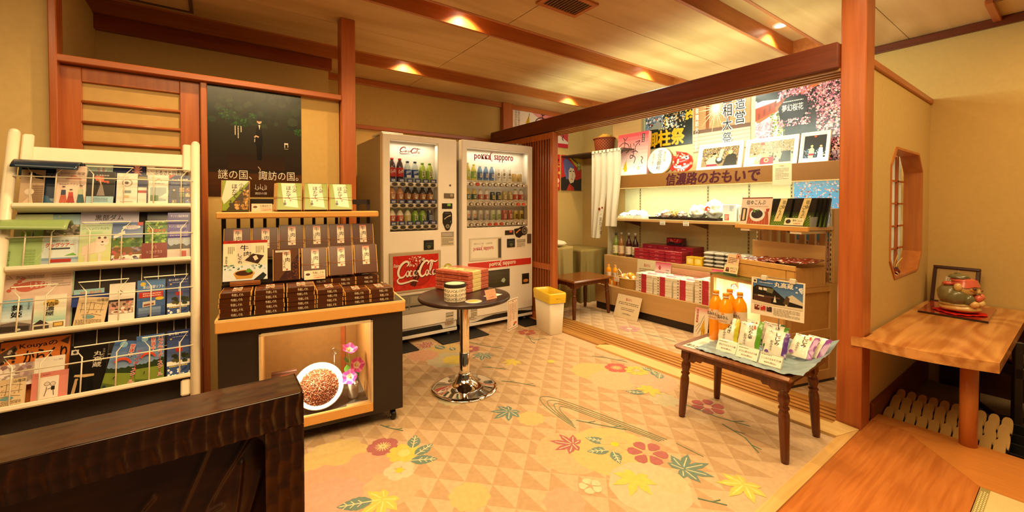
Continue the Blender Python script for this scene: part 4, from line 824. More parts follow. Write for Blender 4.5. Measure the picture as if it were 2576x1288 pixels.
# upright back with black slats and the upper shelf
m = km()
m.box(-.035, .47, .67, -.015, .49, 1.245); m.box(.735, .47, .67, .755, .49, 1.245); m.box(-.035, .47, 1.215, .755, .49, 1.245)
for i in range(11): m.box(.035 + i * .064, .474, .67, .052 + i * .064, .486, 1.215)
m.build('back_slats', BLACKL, kio)
m = km(); m.box(-.045, .33, 1.137, .782, .475, 1.173, 'eba54a', .006); m.build('upper_shelf', TRIMO, kio)
m = km(); m.box(-.01, .40, .678, .745, .47, .90); m.box(-.01, .22, .678, .355, .40, .802); m.build('display_riser', BLACKL, kio)
# ---- brown gift boxes
BW, BD, BH = .128, .168, .0232
def giftbox(label, group, sample=False, green=False):
    t = thing('gift_box', label, 'gift box', (0, 0, 0), 0, group)
    m = MB(); m.box(0, 0, .002, BW, BD, BH - .002, 'd9a75a', .0015); m.build('carton', SATIN, t)
    m = MB(); top = '4c2711'
    for x0, x1 in ((.004, BW - .004),):
        m.box(x0, -.0008, .0, x1, BD + .0008, BH, top, .001)
    A = Art(m, Matrix.Translation((0, 0, BH)), BW, BD)
    if green:
        A.r(.04, .01, .96, .99, '8fa02e'); A.P([(.16, .98), (.72, .98), (.86, .08), (.30, .14)] if not sample else [(.18, .99), (.97, .99), (.10, .22), (.02, .4)], 'ece2c4')
        A.tv('小朶', .62, .62, .78, .93, '2c2620', .01); A.tv('ほたて', .38, .40, .56, .88, '2c2620', .01); A.c(.33, .22, .055, '4a4030', ry=.075); A.r(.30, .30, .36, .34, '4a4030'); A.c(.55, .34, .03, 'c0482c')
        if sample:
            A.P([(.99, .92), (.99, .02), (.18, .02)], '4a3a1e'); A.blobs(.45, .04, .96, .34, 34, ['c08a44', 'a06c30', 'd9a860', '6a4a20', '8a6a30'], .04, .09, 5); A.blobs(.75, .3, .97, .7, 16, ['c08a44', 'a06c30', 'd9a860', '6a4a20'], .04, .09, 6)
    else:
        A.r(.06, .01, .94, .99, '582f17' if not sample else '5e381e')
        if sample: A.P([(.96, .84), (.96, .02), (.22, .02)], '3a1d14'); A.blobs(.52, .03, .95, .36, 46, ['4a241a', '2c140d', '6c3a2a', '54291c'], .02, .05, 4); A.blobs(.74, .34, .95, .66, 24, ['4a241a', '2c140d', '6c3a2a'], .02, .05, 8)
        A.r(.36, .30, .66, .95, 'ead9bf'); A.grad(.36, .80, .66, .95, 'ead9bf', 'd2553a', 5)
        A.t('牛', .42, .76, .60, .90, '1c1410', .02); A.t('肉', .46, .58, .63, .72, '1c1410', .01); A.tv('しぐれ', .385, .37, .47, .66, '1c1410', .01); A.c(.52, .345, .035, 'b5402c')
        if sample: A.r(.10, .90, .62, .96, 'e9dfcc'); A.fine(.12, .915, .60, .945, 1, '4a4038')
    F = Art(m, frame((0, -.0009, 0), (1, 0, 0), (0, 0, 1)), BW, BH)
    if not green: F.t('牛肉しぐれ', .38, .22, .74, .82, 'e6d4b4', .02)
    m.build('printed_wrap', GLOSS, t)
    if not sample:
        m = MB()
        for y in (.42, .47): m.tube([(-.0012, BD * y, -.001), (-.0012, BD * y, BH + .0012), (BW + .001, BD * (y - .12 if y > .44 else y + .06), BH + .0012), (BW + .001, BD * y, -.001)], .0009, 4)
        m.build('cord', plain('tan_cord', 'a8632e', .7), t)
    return t
gb = None
ORD = ['bottom', 'second', 'third', 'fourth', 'topmost']
def put(M, label, group):
    global gb
    if gb is None: gb = giftbox(label, group); gb.matrix_basis = M; return gb
    return dup(gb, M, label, group)
STK = [(.0, 5), (.141, 5), (.277, 5), (.412, 4), (.546, 3), (.676, 3)]
SN = ['first stack, beside the rack,', 'second stack from the rack', 'third stack from the rack', 'fourth stack from the rack', 'fifth stack from the rack', 'last stack, at the castor end,']
rnd = random.Random(3)
for k, (x, n) in enumerate(STK):
    for i in range(n):
        nm = 'topmost' if i == n - 1 else ORD[i]
        put(KT @ mv(x + rnd.uniform(-.003, .003), .025 + rnd.uniform(-.003, .003), .6785 + i * (BH + .0004), rnd.uniform(-1, 1)), 'brown gift box, %s in the %s front row' % (nm, SN[k]), 'flat brown gift boxes in front stacks')
for k, x in enumerate((.375, .502, .628)):
    for i in range(5):
        nm = 'topmost' if i == 4 else ORD[i]
        put(KT @ mv(x, .215, .6785 + i * (BH + .0004), 0), 'brown gift box, %s in the rear stack under the %s leaning box' % (nm, ['first', 'second', 'last'][k]), 'flat brown gift boxes in rear stacks')
def lean(x, y, z, tilt, yaw=0): return KT @ mv(x, y, z, yaw) @ Matrix.Rotation(R(90 - tilt), 4, 'X')
for k, x in enumerate((-.018, .112, .242, .372, .502, .632)):
    put(lean(x, .375, .915 + (.012 if k > 1 else 0), 16), 'brown beef gift box leaning in the back row, ' + ['first beside the rack', 'second from the rack', 'third from the rack', 'fourth from the rack', 'fifth from the rack', 'last at the machine end'][k], 'brown gift boxes leaning in the back row')
for k, (x, z) in enumerate(((.350, .803), (.486, .806), (.622, .809))):
    for j in range(2):
        put(lean(x + .003 * j, .232 + .027 * (1 - j) , z, 20, -2), ['front', 'rear'][1 - j] + ' box of the brown pair leaning in the middle row, ' + ['next to the cutaway sample', 'central', 'at the machine end'][k], 'brown gift boxes leaning in the middle row')
gs = giftbox('opened-look brown sample gift box with a diagonal strip of meat', 'sample gift boxes', True); gs.matrix_basis = lean(.214, .225, .803, 14)
# poster board of the beef dish
m = MB(KT); A = sheet(m, fS(-.002, .19, .826, 12), .193, .205, .004, 'e6e0c0', 'd9cdb4')
A.r(0, .93, 1, 1, 'b52a1c'); A.t('ご飯のお供としてお召上がり下さい', .05, .94, .95, .985, '5c140c'); A.r(.30, .45, .62, .92, 'ded4c0'); A.t('牛', .38, .74, .56, .88, '1c1410', .02); A.t('肉', .46, .60, .62, .72, '1c1410', .01); A.tv('しぐれ', .33, .42, .42, .68, '1c1410', .01); A.tv('信玄牛', .05, .42, .10, .62, '3a302a'); A.c(.075, .38, .03, 'b5402c')
A.P([(.48, .50), (.66, .66), (.92, .60), (.78, .40)], '3f271c'); A.P([(.66, .58), (.74, .62), (.79, .52), (.71, .48)], 'e6d4bc'); A.fine(.72, .68, .93, .85, 5, '8c8468', .4, True); A.fine(.1, .68, .26, .85, 4, '8c8468', .4, True)
A.r(0, 0, 1, .37, 'dfe4e4'); A.blobs(0, .26, 1, .40, 26, ['5f8a7c', '9fb8b0', 'e9efec', '3f5a50'], .02, .05, 3); A.P([(.68, .0), (.9, .18), (.98, .1), (.9, 0)], '2c2c2c'); A.c(.47, .17, .24, 'd9a95c', ry=.10); A.P([(.24, .16), (.30, .04), (.64, .04), (.70, .16)], 'c8923f'); A.c(.47, .18, .20, '4a2716', ry=.07); A.P([(.50, .22), (.58, .30), (.66, .22), (.56, .18)], '5f9a30')
m.build('poster_board', GLOSS, None, label='square poster board of simmered beef in a wooden bowl on the kiosk', cat='poster board')
t = thing('board_stand', 'little wooden stand holding the beef poster board', 'stand', tuple(KT @ Vector((.09, .19, .803)))); m = MB(KT); m.box(.03, .165, .8025, .16, .225, .812, None, .002); m.box(.03, .162, .812, .16, .168, .826, None, .001); m.build('ledge', plain('stand_wood', '9a5a2c', .4), t)
# price cards
def pricecard(M, w_, h_, label, txt, price, food, name='price_card'):
    m = MB(); A = sheet(m, M, w_, h_, .0015, 'edd0ac', 'd9c09a'); A.blobs(.03, .08, .36, .92, 1, ['dfe0d8'], .05, .06, 1); A.c(.18, .55, .15, 'e9e6da', ry=.11); A.c(.18, .58, .11, food, ry=.07); A.t(txt, .40, .58, .94, .86, '2c2620', .01); A.fine(.42, .38, .94, .5, 2, '8a7460'); A.t(price, .46, .08, .95, .30, 'c0452f', .01)
    return m.build(name, PRINT, None, label=label, cat='price card', group='small price cards')
pricecard(KT @ fS(.362, .196, .8025, 20), .105, .05, 'price card with a beef bowl leaning on the middle brown box', '牛肉しぐれ', '1080円', '5a2c18')
pricecard(KT @ fS(.113, .36, 1.174, 14), .098, .045, 'price card with a scallop bowl on the upper kiosk shelf', '小朶ほたて', '1080円', '7a4a2c')
# ---- green scallop boxes on the upper shelf
g1 = giftbox('green and white scallop gift box with a diagonal photo of scallops', 'scallop gift boxes on the upper shelf', True, True); g1.matrix_basis = lean(-.022, .362, 1.174, 10, 0)
BW2 = BW; gg = None
for k, (x, n) in enumerate(((.232, 4), (.370, 3), (.505, 3))):
    for j in range(n):
        M = lean(x - .005 * j, .372 + .0245 * j, 1.174, 22, -4); lb = 'green and white scallop gift box, %s of the leaning row %s' % (['front', 'second', 'third', 'rearmost'][j] , ['next to the price card', 'in the middle', 'at the machine end'][k])
        if gg is None: gg = giftbox(lb, 'scallop gift boxes on the upper shelf', False, True); gg.matrix_basis = M
        else: dup(gg, M, lb)
# ---- inside the showcase
fl = .104
bw = thing('display_bowl', 'white bowl tilted towards the glass in the kiosk showcase', 'bowl', tuple(KT @ Vector((.43, .20, fl))))
BM = KT @ Matrix.Translation((.43, .185, .212)) @ Matrix.Rotation(R(52), 4, 'X')
m = MB(BM); m.lathe([(.0, -.035), (.05, -.035), (.09, -.022), (.124, .006), (.128, .010), (.122, .010), (.088, -.014), (.0, -.02)], 40, 'eee8dc', cap=False); m.build('dish', CERAM, bw)
m = MB(KT); m.box(.36, .25, fl, .50, .262, .26, None, .002); m.build('prop_stand', BLACKL, bw)
m = MB(BM); rnd = random.Random(5)
m.grid(lambda u, v: (.105 * v * cos(2 * pi * u), .105 * v * sin(2 * pi * u), -.012 + .045 * (1 - v * v)), 30, 10, '8a4a2a')
for i in range(1500):
    r_ = .106 * math.sqrt(rnd.random()); a = rnd.random() * 2 * pi; z = -.010 + .045 * (1 - (r_ / .105) ** 2); c = Vector((r_ * cos(a), r_ * sin(a), z + .001)); q = rnd.uniform(.0022, .0042)
    d = Vector((rnd.uniform(-1, 1), rnd.uniform(-1, 1), rnd.uniform(-1, 1))).normalized(); e = d.orthogonal().normalized(); f = d.cross(e)
    p = [c + d * q * 1.4, c + e * q, c + f * q, c - (e + f) * q * .7, c - d * q]
    m.raw(p, [(0, 1, 2), (0, 2, 3), (0, 3, 1), (4, 2, 1), (4, 3, 2), (4, 1, 3)], rnd.choice(['8a4a2a', 'a25c36', '6e3620', 'c08058', 'd8b49a', '93502e']), False)
gr = m.build('bean_granules', PRINT, None, label='heap of brown and pale crushed bean granules in the white bowl', cat='granules', kind='stuff')
va = thing('flower_vase', 'small grey ceramic vase with pink flowers in the kiosk showcase', 'flower vase', tuple(KT @ Vector((.608, .20, fl))))
VM = KT @ Matrix.Translation((.608, .20, fl))
m = MB(VM); m.lathe([(.0, 0), (.026, 0), (.030, .012), (.030, .05), (.027, .085), (.025, .085), (.027, .05), (.0, .04)], 20, 'b8ac9a', cap=False); m.build('vase', CERAM, va)
for k, (fx, fy, fz, ax, ay) in enumerate(((-.022, -.012, .275, -25, 10), (.012, -.03, .195, -70, 15), (-.018, -.035, .132, -60, -20))):
    T = VM @ Matrix.Translation((fx, fy, fz)) @ Matrix.Rotation(R(-ax * -1), 4, 'X') @ Matrix.Rotation(R(ay), 4, 'Y')
    m = MB(VM @ Matrix.Translation((fx, fy, fz)) @ Matrix.Rotation(R(-ax if ax > 0 else -ax), 4, 'X') @ Matrix.Rotation(R(ay), 4, 'Y'))
    def pet(u, v):
        a = 2 * pi * u; r_ = .006 + .034 * v ** .8 * (1 + .10 * cos(5 * a)); return (r_ * cos(a), r_ * sin(a), .022 * v ** .6 + .004 * sin(5 * a + 1) * v)
    m.grid(pet, 40, 6, None, True, lambda u, v: lin('f0d8d0') if v < .3 else lin('d84fa8') if int(u * 20) % 4 else lin('e88ac4')); m.ball((0, 0, .012), .006, 8, 5, 'e6cf6a'); f_ = m.build('flower', FABRIC, va)
    m = MB(VM); m.tube([(0, 0, .06), (fx * .5, fy * .4, (fz + .06) / 2), (fx, fy, fz)], .0022, 5, '6a8a3a'); m.build('stem', FABRIC, va)
for k, (lx, lz, rz_) in enumerate(((-.03, .15, 0), (.03, .12, 40), (.02, .17, 80), (-.025, .21, 130))):
    m = MB(VM @ Matrix.Translation((lx, -.01, lz)) @ Matrix.Rotation(R(rz_), 4, 'Z') @ Matrix.Rotation(R(50), 4, 'X'))
    m.grid(lambda u, v: ((u - .5) * .034 * sin(pi * min(.98, v * .9 + .06)), v * .045, -.02 * (u - .5) ** 2 * 10 * .03 + .008 * v * v), 6, 8, '4f7a2c'); m.build('leaf', FABRIC, va)
m = MB(KT @ Matrix.Translation((.52, .30, 0))); m.tube([(0, 0, fl), (0, 0, .34)], .002, 6); 
m.tube([(.018 * cos(a), -.002, .355 + .018 * sin(a)) for a in [2 * pi * i / 20 for i in range(20)]], .002, 5, None, True); m.tube([(.010 * cos(a), .002, .355 + .010 * sin(a)) for a in [2 * pi * i / 14 for i in range(14)]], .0015, 5, None, True); m.lathe([(.0, 0), (.022, 0), (.022, .004), (0, .005)], 16, at=(0, 0, fl))
m.build('memo_stand', STEEL, None, label='thin metal memo stand with a looped clip inside the showcase', cat='memo stand')
t = thing('gift_box', 'brown gift box with a red label standing at the rear of the showcase', 'gift box', tuple(KT @ Vector((.25, .33, fl)))); m = MB(KT); m.box(.20, .32, fl, .325, .35, .275, '5a3626', .002); m.build('carton', SATIN, t); m = MB(KT); A = Art(m, KT.inverted() @ KT @ frame((.20, .3195, fl), (1, 0, 0), (0, 0, 1)), .125, .17); A.r(.35, .4, .7, .9, 'd2553a'); A.r(.35, .4, .7, .7, 'ead9bf'); m.build('label', PRINT, t)
m = MB(KT); A = sheet(m, fS(.556, .045, .1035, 25), .118, .034, .001, 'e2c896'); A.t('見本はイメージです。', .08, .30, .92, .68, '3a3026', .01); m.build('notice_card', PRINT, None, label='cream notice card with one line of black text inside the showcase', cat='notice card')
l = lamp('SPOT', tuple(KT @ Vector((.36, .12, .575))), 26, (1, .8, .52), 'showcase_light', target=tuple(KT @ Vector((.41, .2, .15))), spot_size=R(75), spot_blend=.6, shadow_soft_size=.02)
lamp('POINT', tuple(KT @ Vector((.45, .2, .55))), 4.5, (1, .78, .5), 'showcase_light', shadow_soft_size=.04)
# ================================================================ vending machines
VY = 3.42
def vf(x, z): return fS(x, VY - .0006, z)
def machine(x0, x1, ztop, win, name_label, base_y=4.20):
    t = thing('vending_machine', name_label, 'vending machine', ((x0 + x1) / 2, VY, 0), group='drink vending machines')
    a, b, c, d = win                               # x0, x1, z0, z1 of the display window
    m = MB(); y1 = VY + .07
    m.box(x0, VY, .135, a, y1, ztop, None, .006); m.box(b, VY, .135, x1, y1, ztop, None, .006); m.box(a - .01, VY, d, b + .01, y1, ztop, None, .004); m.box(a - .01, VY, .135, b + .01, y1, c, None, .004)
    m.build('door', MACH, t)
    m = MB()
    m.box(x0 + .004, y1 + .006, .06, x0 + .03, base_y, ztop - .012); m.box(x1 - .03, y1 + .006, .06, x1 - .004, base_y, ztop - .012); m.box(x0 + .03, y1 + .006, ztop - .04, x1 - .03, base_y, ztop - .012); m.box(x0 + .03, base_y - .02, .06, x1 - .03, base_y, ztop - .04); m.box(x0 + .03, y1 + .10, .06, x1 - .03, y1 + .12, ztop - .04)
    m.build('cabinet', MACHG, t)
    m = MB(); m.box(a - .02, y1 + .055, c - .02, b + .02, y1 + .075, d + .02, 'efe8d8'); m.box(a - .02, y1, c - .02, a - .012, y1 + .06, d + .02, 'd8cdb8'); m.box(b + .012, y1, c - .02, b + .02, y1 + .06, d + .02, 'd8cdb8'); m.build('display_back', SATIN, t)
    m = MB(); m.box(a - .002, VY + .008, c, b + .002, VY + .012, d); m.build('window_pane', GLASS, t)
    for x in (x0 + .07, x1 - .07):
        m = MB(); m.cyl(x, VY + .06, .012, .062, .012, 10); m.cyl(x, VY + .06, .012, .02, .025, 14); m.cyl(x, VY + .6, .012, .062, .012, 10); m.build('foot', STEEL, t)
    lamp('AREA', ((a + b) / 2, VY + .045, d - .012), 0.75 * (b - a) / .5, (1, .86, .62), 'display_light', target=((a + b) / 2, VY + .08, c), shape='RECTANGLE', size=(b - a) * .9, size_y=.03)
    return t
def strip(t, x0, x1, z, n, red=(), tag_=None, lamp_=False):
    m = MB(); m.box(x0, VY + .012, z - .017, x1, VY + .034, z + .017, 'eee3cf', .006)
    A = Art(m, fS(x0, VY + .0115, z - .017), x1 - x0, .034)
    for i in range(n):
        cx = (i + .5) / n * .96 + .02
        A.c(cx, .5, .40 / n, 'c8baa2', ry=.30 / n); A.c(cx, .5, .34 / n, 'b5301f' if i in red else '4a3f30', ry=.22 / n)
        if lamp_: A.c(cx + .06 / n, .5, .20 / n, 'e0604a' if i in red else 'efe6d8', ry=.16 / n)
    m.box(x0, VY + .02, z + .017, x1, VY + .065, z + .021, 'd8ccb6')
    if tag_:
        A = Art(m, fS(x0, VY + .018, z + .018), x1 - x0, .034)
        for i in range(n): A.r(i / n + .01, 0, (i + 1) / n - .02, 1, tag_); A.r(i / n + .045, .25, (i + 1) / n - .05, .7, 'd7dbe6'); A.fine(i / n + .05, .35, (i + 1) / n - .055, .6, 1, '5a628a')
    else:
        A = Art(m, fS(x0, VY + .018, z + .018), x1 - x0, .022)
        A.r(0, 0, 1, 1, 'e6dcc8'); A.fine(.03, .35, .97, .7, 1, '4a4238')
    m.build('button_strip', SATIN, t)
CK = machine(1.125, 1.818, 1.812, (1.188, 1.629, .983, 1.762), 'white drink vending machine with a big red picture panel, beside the kiosk')
PK = machine(1.873, 2.717, 1.826, (1.928, 2.656, .993, 1.755), 'wide white drink vending machine with a red stripe, next to the shop doors')
m = MB(); m.box(1.13, VY + .04, 1.812, 1.32, VY + .30, 1.83, None, .004); m.build('top_cover', MACH, CK)
m = MB(); m.box(1.127, VY - .001, .06, 1.816, VY + .05, .075); m.box(1.127, VY - .002, .045, 1.816, VY + .05, .075, None, .003); m.box(1.127, VY + .012, .075, 1.816, VY + .05, .14); m.build('base_rail', MACH, CK)
def flat(poly, y): return [(x, y, z) for x, z in poly]
m = MB(); m.face(flat([(1.20, .078), (1.676, .078), (1.668, .085), (1.66, .112), (1.645, .122), (1.24, .122), (1.225, .112), (1.20, .085)], VY - .0035)); m.face(flat([(1.127, .078), (1.816, .078), (1.816, .082), (1.127, .082)], VY - .003)); m.build('kick_slot', BLACKR, CK)
m = MB()
m.box(1.875, VY - .002, .05, 2.715, VY + .05, .078, None, .003); m.box(1.875, VY + .012, .075, 2.715, VY + .05, .14); m.build('base_rail', MACH, PK)
m = MB(); m.face(flat([(1.90, .082), (2.715, .082), (2.715, .10), (2.66, .104), (2.56, .118), (2.48, .124), (2.22, .124), (2.13, .112), (2.03, .09)], VY - .0035)); m.build('kick_slot', BLACKR, PK)
for z, r in ((1.388, ()), (1.205, ()), (1.018, ())): strip(CK, 1.188, 1.628, z, 6, r, '3a4674')
for z, r in ((1.410, (1,)), (1.218, (8, 9)), (1.020, (3, 4, 5))): strip(PK, 1.929, 2.652, z, 10, r, None, True)
# script logo drawn as flowing strokes in a unit box
def spline(P, n=8):
    out = []
    for i in range(len(P) - 1):
        p0, p1, p2, p3 = P[max(i - 1, 0)], P[i], P[i + 1], P[min(i + 2, len(P) - 1)]
        for k in range(n):
            t = k / n; out.append(tuple(.5 * (2 * p1[j] + (p2[j] - p0[j]) * t + (2 * p0[j] - 5 * p1[j] + 4 * p2[j] - p3[j]) * t * t + (3 * p1[j] - p0[j] - 3 * p2[j] + p3[j]) * t ** 3) for j in (0, 1)))
    return out + [P[-1]]
SCRIPT = [  # (control points, max width)
    ([(.225, .76), (.27, .86), (.24, .97), (.15, .93), (.06, .74), (.02, .48), (.06, .29), (.14, .30), (.20, .42)], .040),
    ([(.06, .29), (.0, .16), (.06, .02), (.22, .05), (.38, .12), (.50, .06)], .030),
    ([(.235, .55), (.205, .42), (.235, .31), (.275, .40), (.27, .53), (.235, .55)], .026),
    ([(.355, .52), (.32, .55), (.295, .42), (.315, .31), (.36, .36)], .024),
    ([(.445, .52), (.41, .55), (.385, .42), (.405, .32), (.445, .42), (.455, .56), (.44, .36), (.475, .32)], .023),
    ([(.485, .50), (.525, .52)], .05),
    ([(.735, .80), (.76, .92), (.71, .98), (.62, .86), (.55, .60), (.54, .40), (.59, .28), (.66, .34), (.70, .44)], .040),
    ([(.735, .80), (.82, .98), (.93, .92), (1.0, .98)], .026),
    ([(.715, .55), (.685, .42), (.715, .31), (.755, .40), (.75, .53), (.715, .55)], .026),
    ([(.775, .34), (.83, .62), (.865, .88), (.84, .95), (.80, .66), (.80, .36), (.84, .33)], .022),
    ([(.925, .52), (.89, .55), (.865, .42), (.885, .32), (.92, .42), (.935, .56), (.92, .36), (.965, .36)], .023)]
def script(A, x0, y0, x1, y1, col, rot=0, fat=1.0):
    for P, wd in SCRIPT:
        S = spline(P, 7); n = len(S); ws = [wd * (x1 - x0) * fat * (.45 + .75 * sin(pi * min(.97, max(.03, i / (n - 1))))) for i in range(n)]
        A.line([(x0 + (x1 - x0) * x, y0 + (y1 - y0) * (y + rot * (x - .5))) for x, y in S], ws, col)
def shape_bottle(A, x, y, w_, h_, rot):
    c_, s_ = cos(R(rot)), sin(R(rot)); k = A.w / A.h
    prof = [(.0, .30), (.06, .34), (.14, .30), (.24, .27), (.32, .33), (.50, .36), (.66, .30), (.80, .16), (.92, .12), (1.0, .14)]
    pts = [(p, q) for q, p in prof] + [(-p, q) for q, p in prof[::-1]]
    f = lambda p, q: (x + (p * w_ * c_ - (q - .5) * h_ * s_), y + (p * w_ * s_ + (q - .5) * h_ * c_) * k)
    A.P([f(p, q) for p, q in pts], '4a140c'); A.P([f(p, q) for p, q in ((.08, .08), (.16, .2), (.16, .6), (.06, .8), (.02, .5))], '8c3a24')
    A.P([f(p, q) for p, q in ((-.14, .9), (.14, .9), (.15, 1.0), (-.15, 1.0))], 'c9c4b0')
m = MB(); A = Art(m, fS(1.277, VY + .012, 1.645), .19, .063); script(A, 0, 0, 1, 1, 'a3221c', -.10)
A.fine(.35, 1.02, .5, 1.08, 1, '8a5a4a'); m.build('lettering', SATIN, CK)
# red advertising panel
m = MB(); m.box(1.174, VY - .012, .455, 1.648, VY, .805, 'b5a58a', .006); A = Art(m, fS(1.204, VY - .0125, .475), .418, .30)
A.r(0, 0, 1, 1, 'c3241a'); A.blobs(0, 0, 1, 1, 60, ['a81c14', 'd63a28', 'b8221a', 'cf3022'], .02, .06, 4); A.c(.56, .5, .30, '9c1a14'); A.c(.56, .5, .27, 'ad2018')
A.blobs(.34, .66, .62, .96, 60, ['e9d9c4', 'f4ece0', 'd9a894'], .008, .02, 8)
shape_bottle(A, .54, .50, .20, .62, -24)
script(A, .095, .17, .985, .82, '5c0f0b', -.06, 1.5); script(A, .09, .185, .98, .835, 'f2e6d4', -.06, 1.15); A.t('Enjoy!', .015, .66, .15, .78, 'f2e6d4', .02, .02)
m.build('picture_panel', GLOSS, CK)
m = MB(); m.box(1.20, VY - .004, .262, 1.757, VY, .432, '8f8676', .004); A = Art(m, fS(1.205, VY - .0045, .267), .547, .16)
A.r(0, 0, 1, .32, 'a39a8a'); A.r(0, .32, 1, .42, '3a332a'); A.r(0, .42, 1, .95, '8c8272'); A.r(.02, .55, .24, .9, '7a7060'); A.r(.30, .55, .9, .9, '9a907e'); A.r(0, .95, 1, 1, '6a6252'); A.line([(.26, .2), (.27, .8), (.25, .95)], .02, '7a7264'); m.build('delivery_flap', SATIN, CK)
def knobs(t, P):
    for n_, fn in P:
        m = MB(); fn(m); m.build(n_, SATIN, t)
def dispf(x0, z0, x1, z1, txt, c):
    def f(m):
        m.box(x0, VY - .004, z0, x1, VY, z1, '221c16', .002); A = Art(m, fS(x0, VY - .0042, z0), x1 - x0, z1 - z0); A.r(.5, .52, .82, .92, c)
    return f
def coinf(cx, z0, z1, w_, ang=-30):
    def f(m):
        n = 20; h = z1 - z0; pts = [(cx - w_ / 2, z1 - .02), (cx - w_ / 2 + .012, z1), (cx + w_ / 2 - .012, z1), (cx + w_ / 2, z1 - .02)] + [(cx + w_ / 2 - .0, z0 + .07), (cx + w_ * .34, z0 + .04), (cx + w_ * .2, z0 + .008), (cx, z0), (cx - w_ * .2, z0 + .008), (cx - w_ * .34, z0 + .04), (cx - w_ / 2, z0 + .07)]
        T = m.T; m.T = T @ frame((0, VY, 0), (1, 0, 0), (0, 0, 1)); m.prism(pts[::-1] if 0 else pts, .0, .006, '1a1512'); m.T = T
        A = Art(m, fS(cx - w_ / 2, VY - .0065, z0), w_, h); A.line([(.15, .60), (.45, .72), (.85, .80)], [.09, .07, .12], 'c9b896'); A.c(.5, .22, .20, 'a99a7c'); A.c(.5, .22, .14, '5c5240'); A.fine(.2, .88, .8, .93, 1, '8a7c66'); A.r(.78, .42, .86, .50, '6a8a5a')
    return f
def ret(x0, z0, x1, z1):
    def f(m):
        m.box(x0, VY - .003, z0, x1, VY, z1, '2a211a', .003); A = Art(m, fS(x0, VY - .0035, z0), x1 - x0, z1 - z0); A.c(.5, .32, .36, 'c9822c', ry=.18); A.r(.15, .5, .85, .82, '15100d')
    return f
def plaque(x0, z0, x1, z1, rows, bg='cfc3aa'):
    def f(m):
        m.box(x0, VY - .0015, z0, x1, VY, z1, bg); A = Art(m, fS(x0, VY - .0016, z0), x1 - x0, z1 - z0); A.r(.03, .62, .97, .97, '8c8474'); A.fine(.08, .68, .9, .92, 3, 'e0d8c8'); A.fine(.06, .06, .94, .56, rows, '6a6252')
    return f
def lockf(x0, z0, x1, z1):
    def f(m):
        m.box(x0, VY - .006, z0, x1, VY, z1, '6a5f50', .008); T = m.T; m.T = T @ frame((x1 - .03, VY - .006, (z0 + z1) / 2), (1, 0, 0), (0, 0, 1)); m.lathe([(.018, 0), (.016, .006), (.0, .007)], 16, 'a3967e'); m.T = T
    return f
def billf(x0, z0, x1, z1):
    def f(m):
        m.box(x0, VY - .008, z0, x1, VY, z1, '1a1512', .003); A = Art(m, fS(x0, VY - .0085, z0), x1 - x0, z1 - z0); A.r(.15, .3, .85, .75, '2f3a34'); A.r(.2, .5, .8, .56, '0c0a09'); A.c(.5, .3, .14, '7c8a4c'); A.c(.5, .3, .08, '2c3a24')
    return f
knobs(CK, [('key_hole', lambda m: (setattr(m, 'T', frame((1.748, VY, 1.391), (1, 0, 0), (0, 0, 1))), m.lathe([(.010, 0), (.010, .002), (.005, .003), (0, .001)], 14, '6a5f50'))), ('lock_plate', lockf(1.684, 1.272, 1.788, 1.318)), ('price_display', dispf(1.664, 1.175, 1.770, 1.226, '', '7ac24a')), ('coin_panel', coinf(1.718, .977, 1.15, .094)),
           ('notice_plate', plaque(1.654, .836, 1.786, .966, 6)), ('bill_slot', billf(1.486, .812, 1.582, .898)), ('rating_label', plaque(1.70, .172, 1.78, .222, 1)), ('rating_label', plaque(1.70, .11, 1.78, .165, 2, 'c8a88c'))])
m = MB(); A = Art(m, fS(1.682, VY - .0004, .595), .08, .08); A.c(.5, .5, .5, '3a5a2c'); A.ring(.5, .5, .46, .12, 'd9c83a'); A.c(.5, .5, .30, 'efe6d2'); A.c(.5, .5, .15, 'c84a34'); A.P([(.5, .5), (.6, .75), (.65, .5)], '5f9a3a'); m.build('round_badge', PRINT, CK)
# wordmark of the wide machine
def wordmark(A, x0, y0, x1, y1, col, swirl='c9a27c'):
    w_ = x1 - x0; A.t('poĸĸa', x0, y0, x0 + w_ * .40, y0 + (y1 - y0) * .74, col, .035); A.t('sapporo', x0 + w_ * .50, y0, x1, y0 + (y1 - y0) * .74, col, .035)
    S = [(x0 + w_ * (.445 + .05 * cos(a) * 1.0), y0 + (y1 - y0) * (.52 + .46 * sin(a))) for a in [R(q) for q in range(60, 300, 12)]]
    A.line(S, [w_ * .004 + w_ * .022 * sin(pi * i / (len(S) - 1)) for i in range(len(S))], col)
    S = [(x0 + w_ * (.475 + .03 * cos(a)), y0 + (y1 - y0) * (.45 + .42 * sin(a))) for a in [R(q) for q in range(80, 280, 12)]]; A.line(S, [w_ * .012 * sin(pi * i / (len(S) - 1)) for i in range(len(S))], swirl)
m = MB(); A = Art(m, fS(2.009, VY + .006, 1.637), .456, .09); wordmark(A, 0, .0, 1, 1, 'a8323e'); m.build('lettering', SATIN, PK)
m = MB(); m.box(1.934, VY - .002, .590, 2.694, VY, .655, 'c92d1e'); A = Art(m, fS(1.934, VY - .0024, .590), .76, .065); wordmark(A, .315, .10, .735, 1.0, 'f0e2cc', 'e6b49c'); m.build('red_stripe', SATIN, PK)
m = MB(); m.box(1.946, VY - .004, .672, 2.32, VY, .892, 'c8bda6', .006); A = Art(m, fS(1.956, VY - .0045, .68), .355, .20); A.r(.82, .02, 1, .98, '4a4238'); A.r(0, 0, .9, 1, 'd6ccb4'); A.P([(.03, .12), (.88, .05), (.84, .96), (.05, .97)], 'e6dec8'); wordmark(A, .10, .42, .74, .68, 'b83a3c'); A.t('おいしいを', .12, .74, .42, .83, '6a5a4c'); A.t('つながる', .48, .74, .70, .83, '6a5a4c'); m.build('picture_panel', GLOSS, PK)
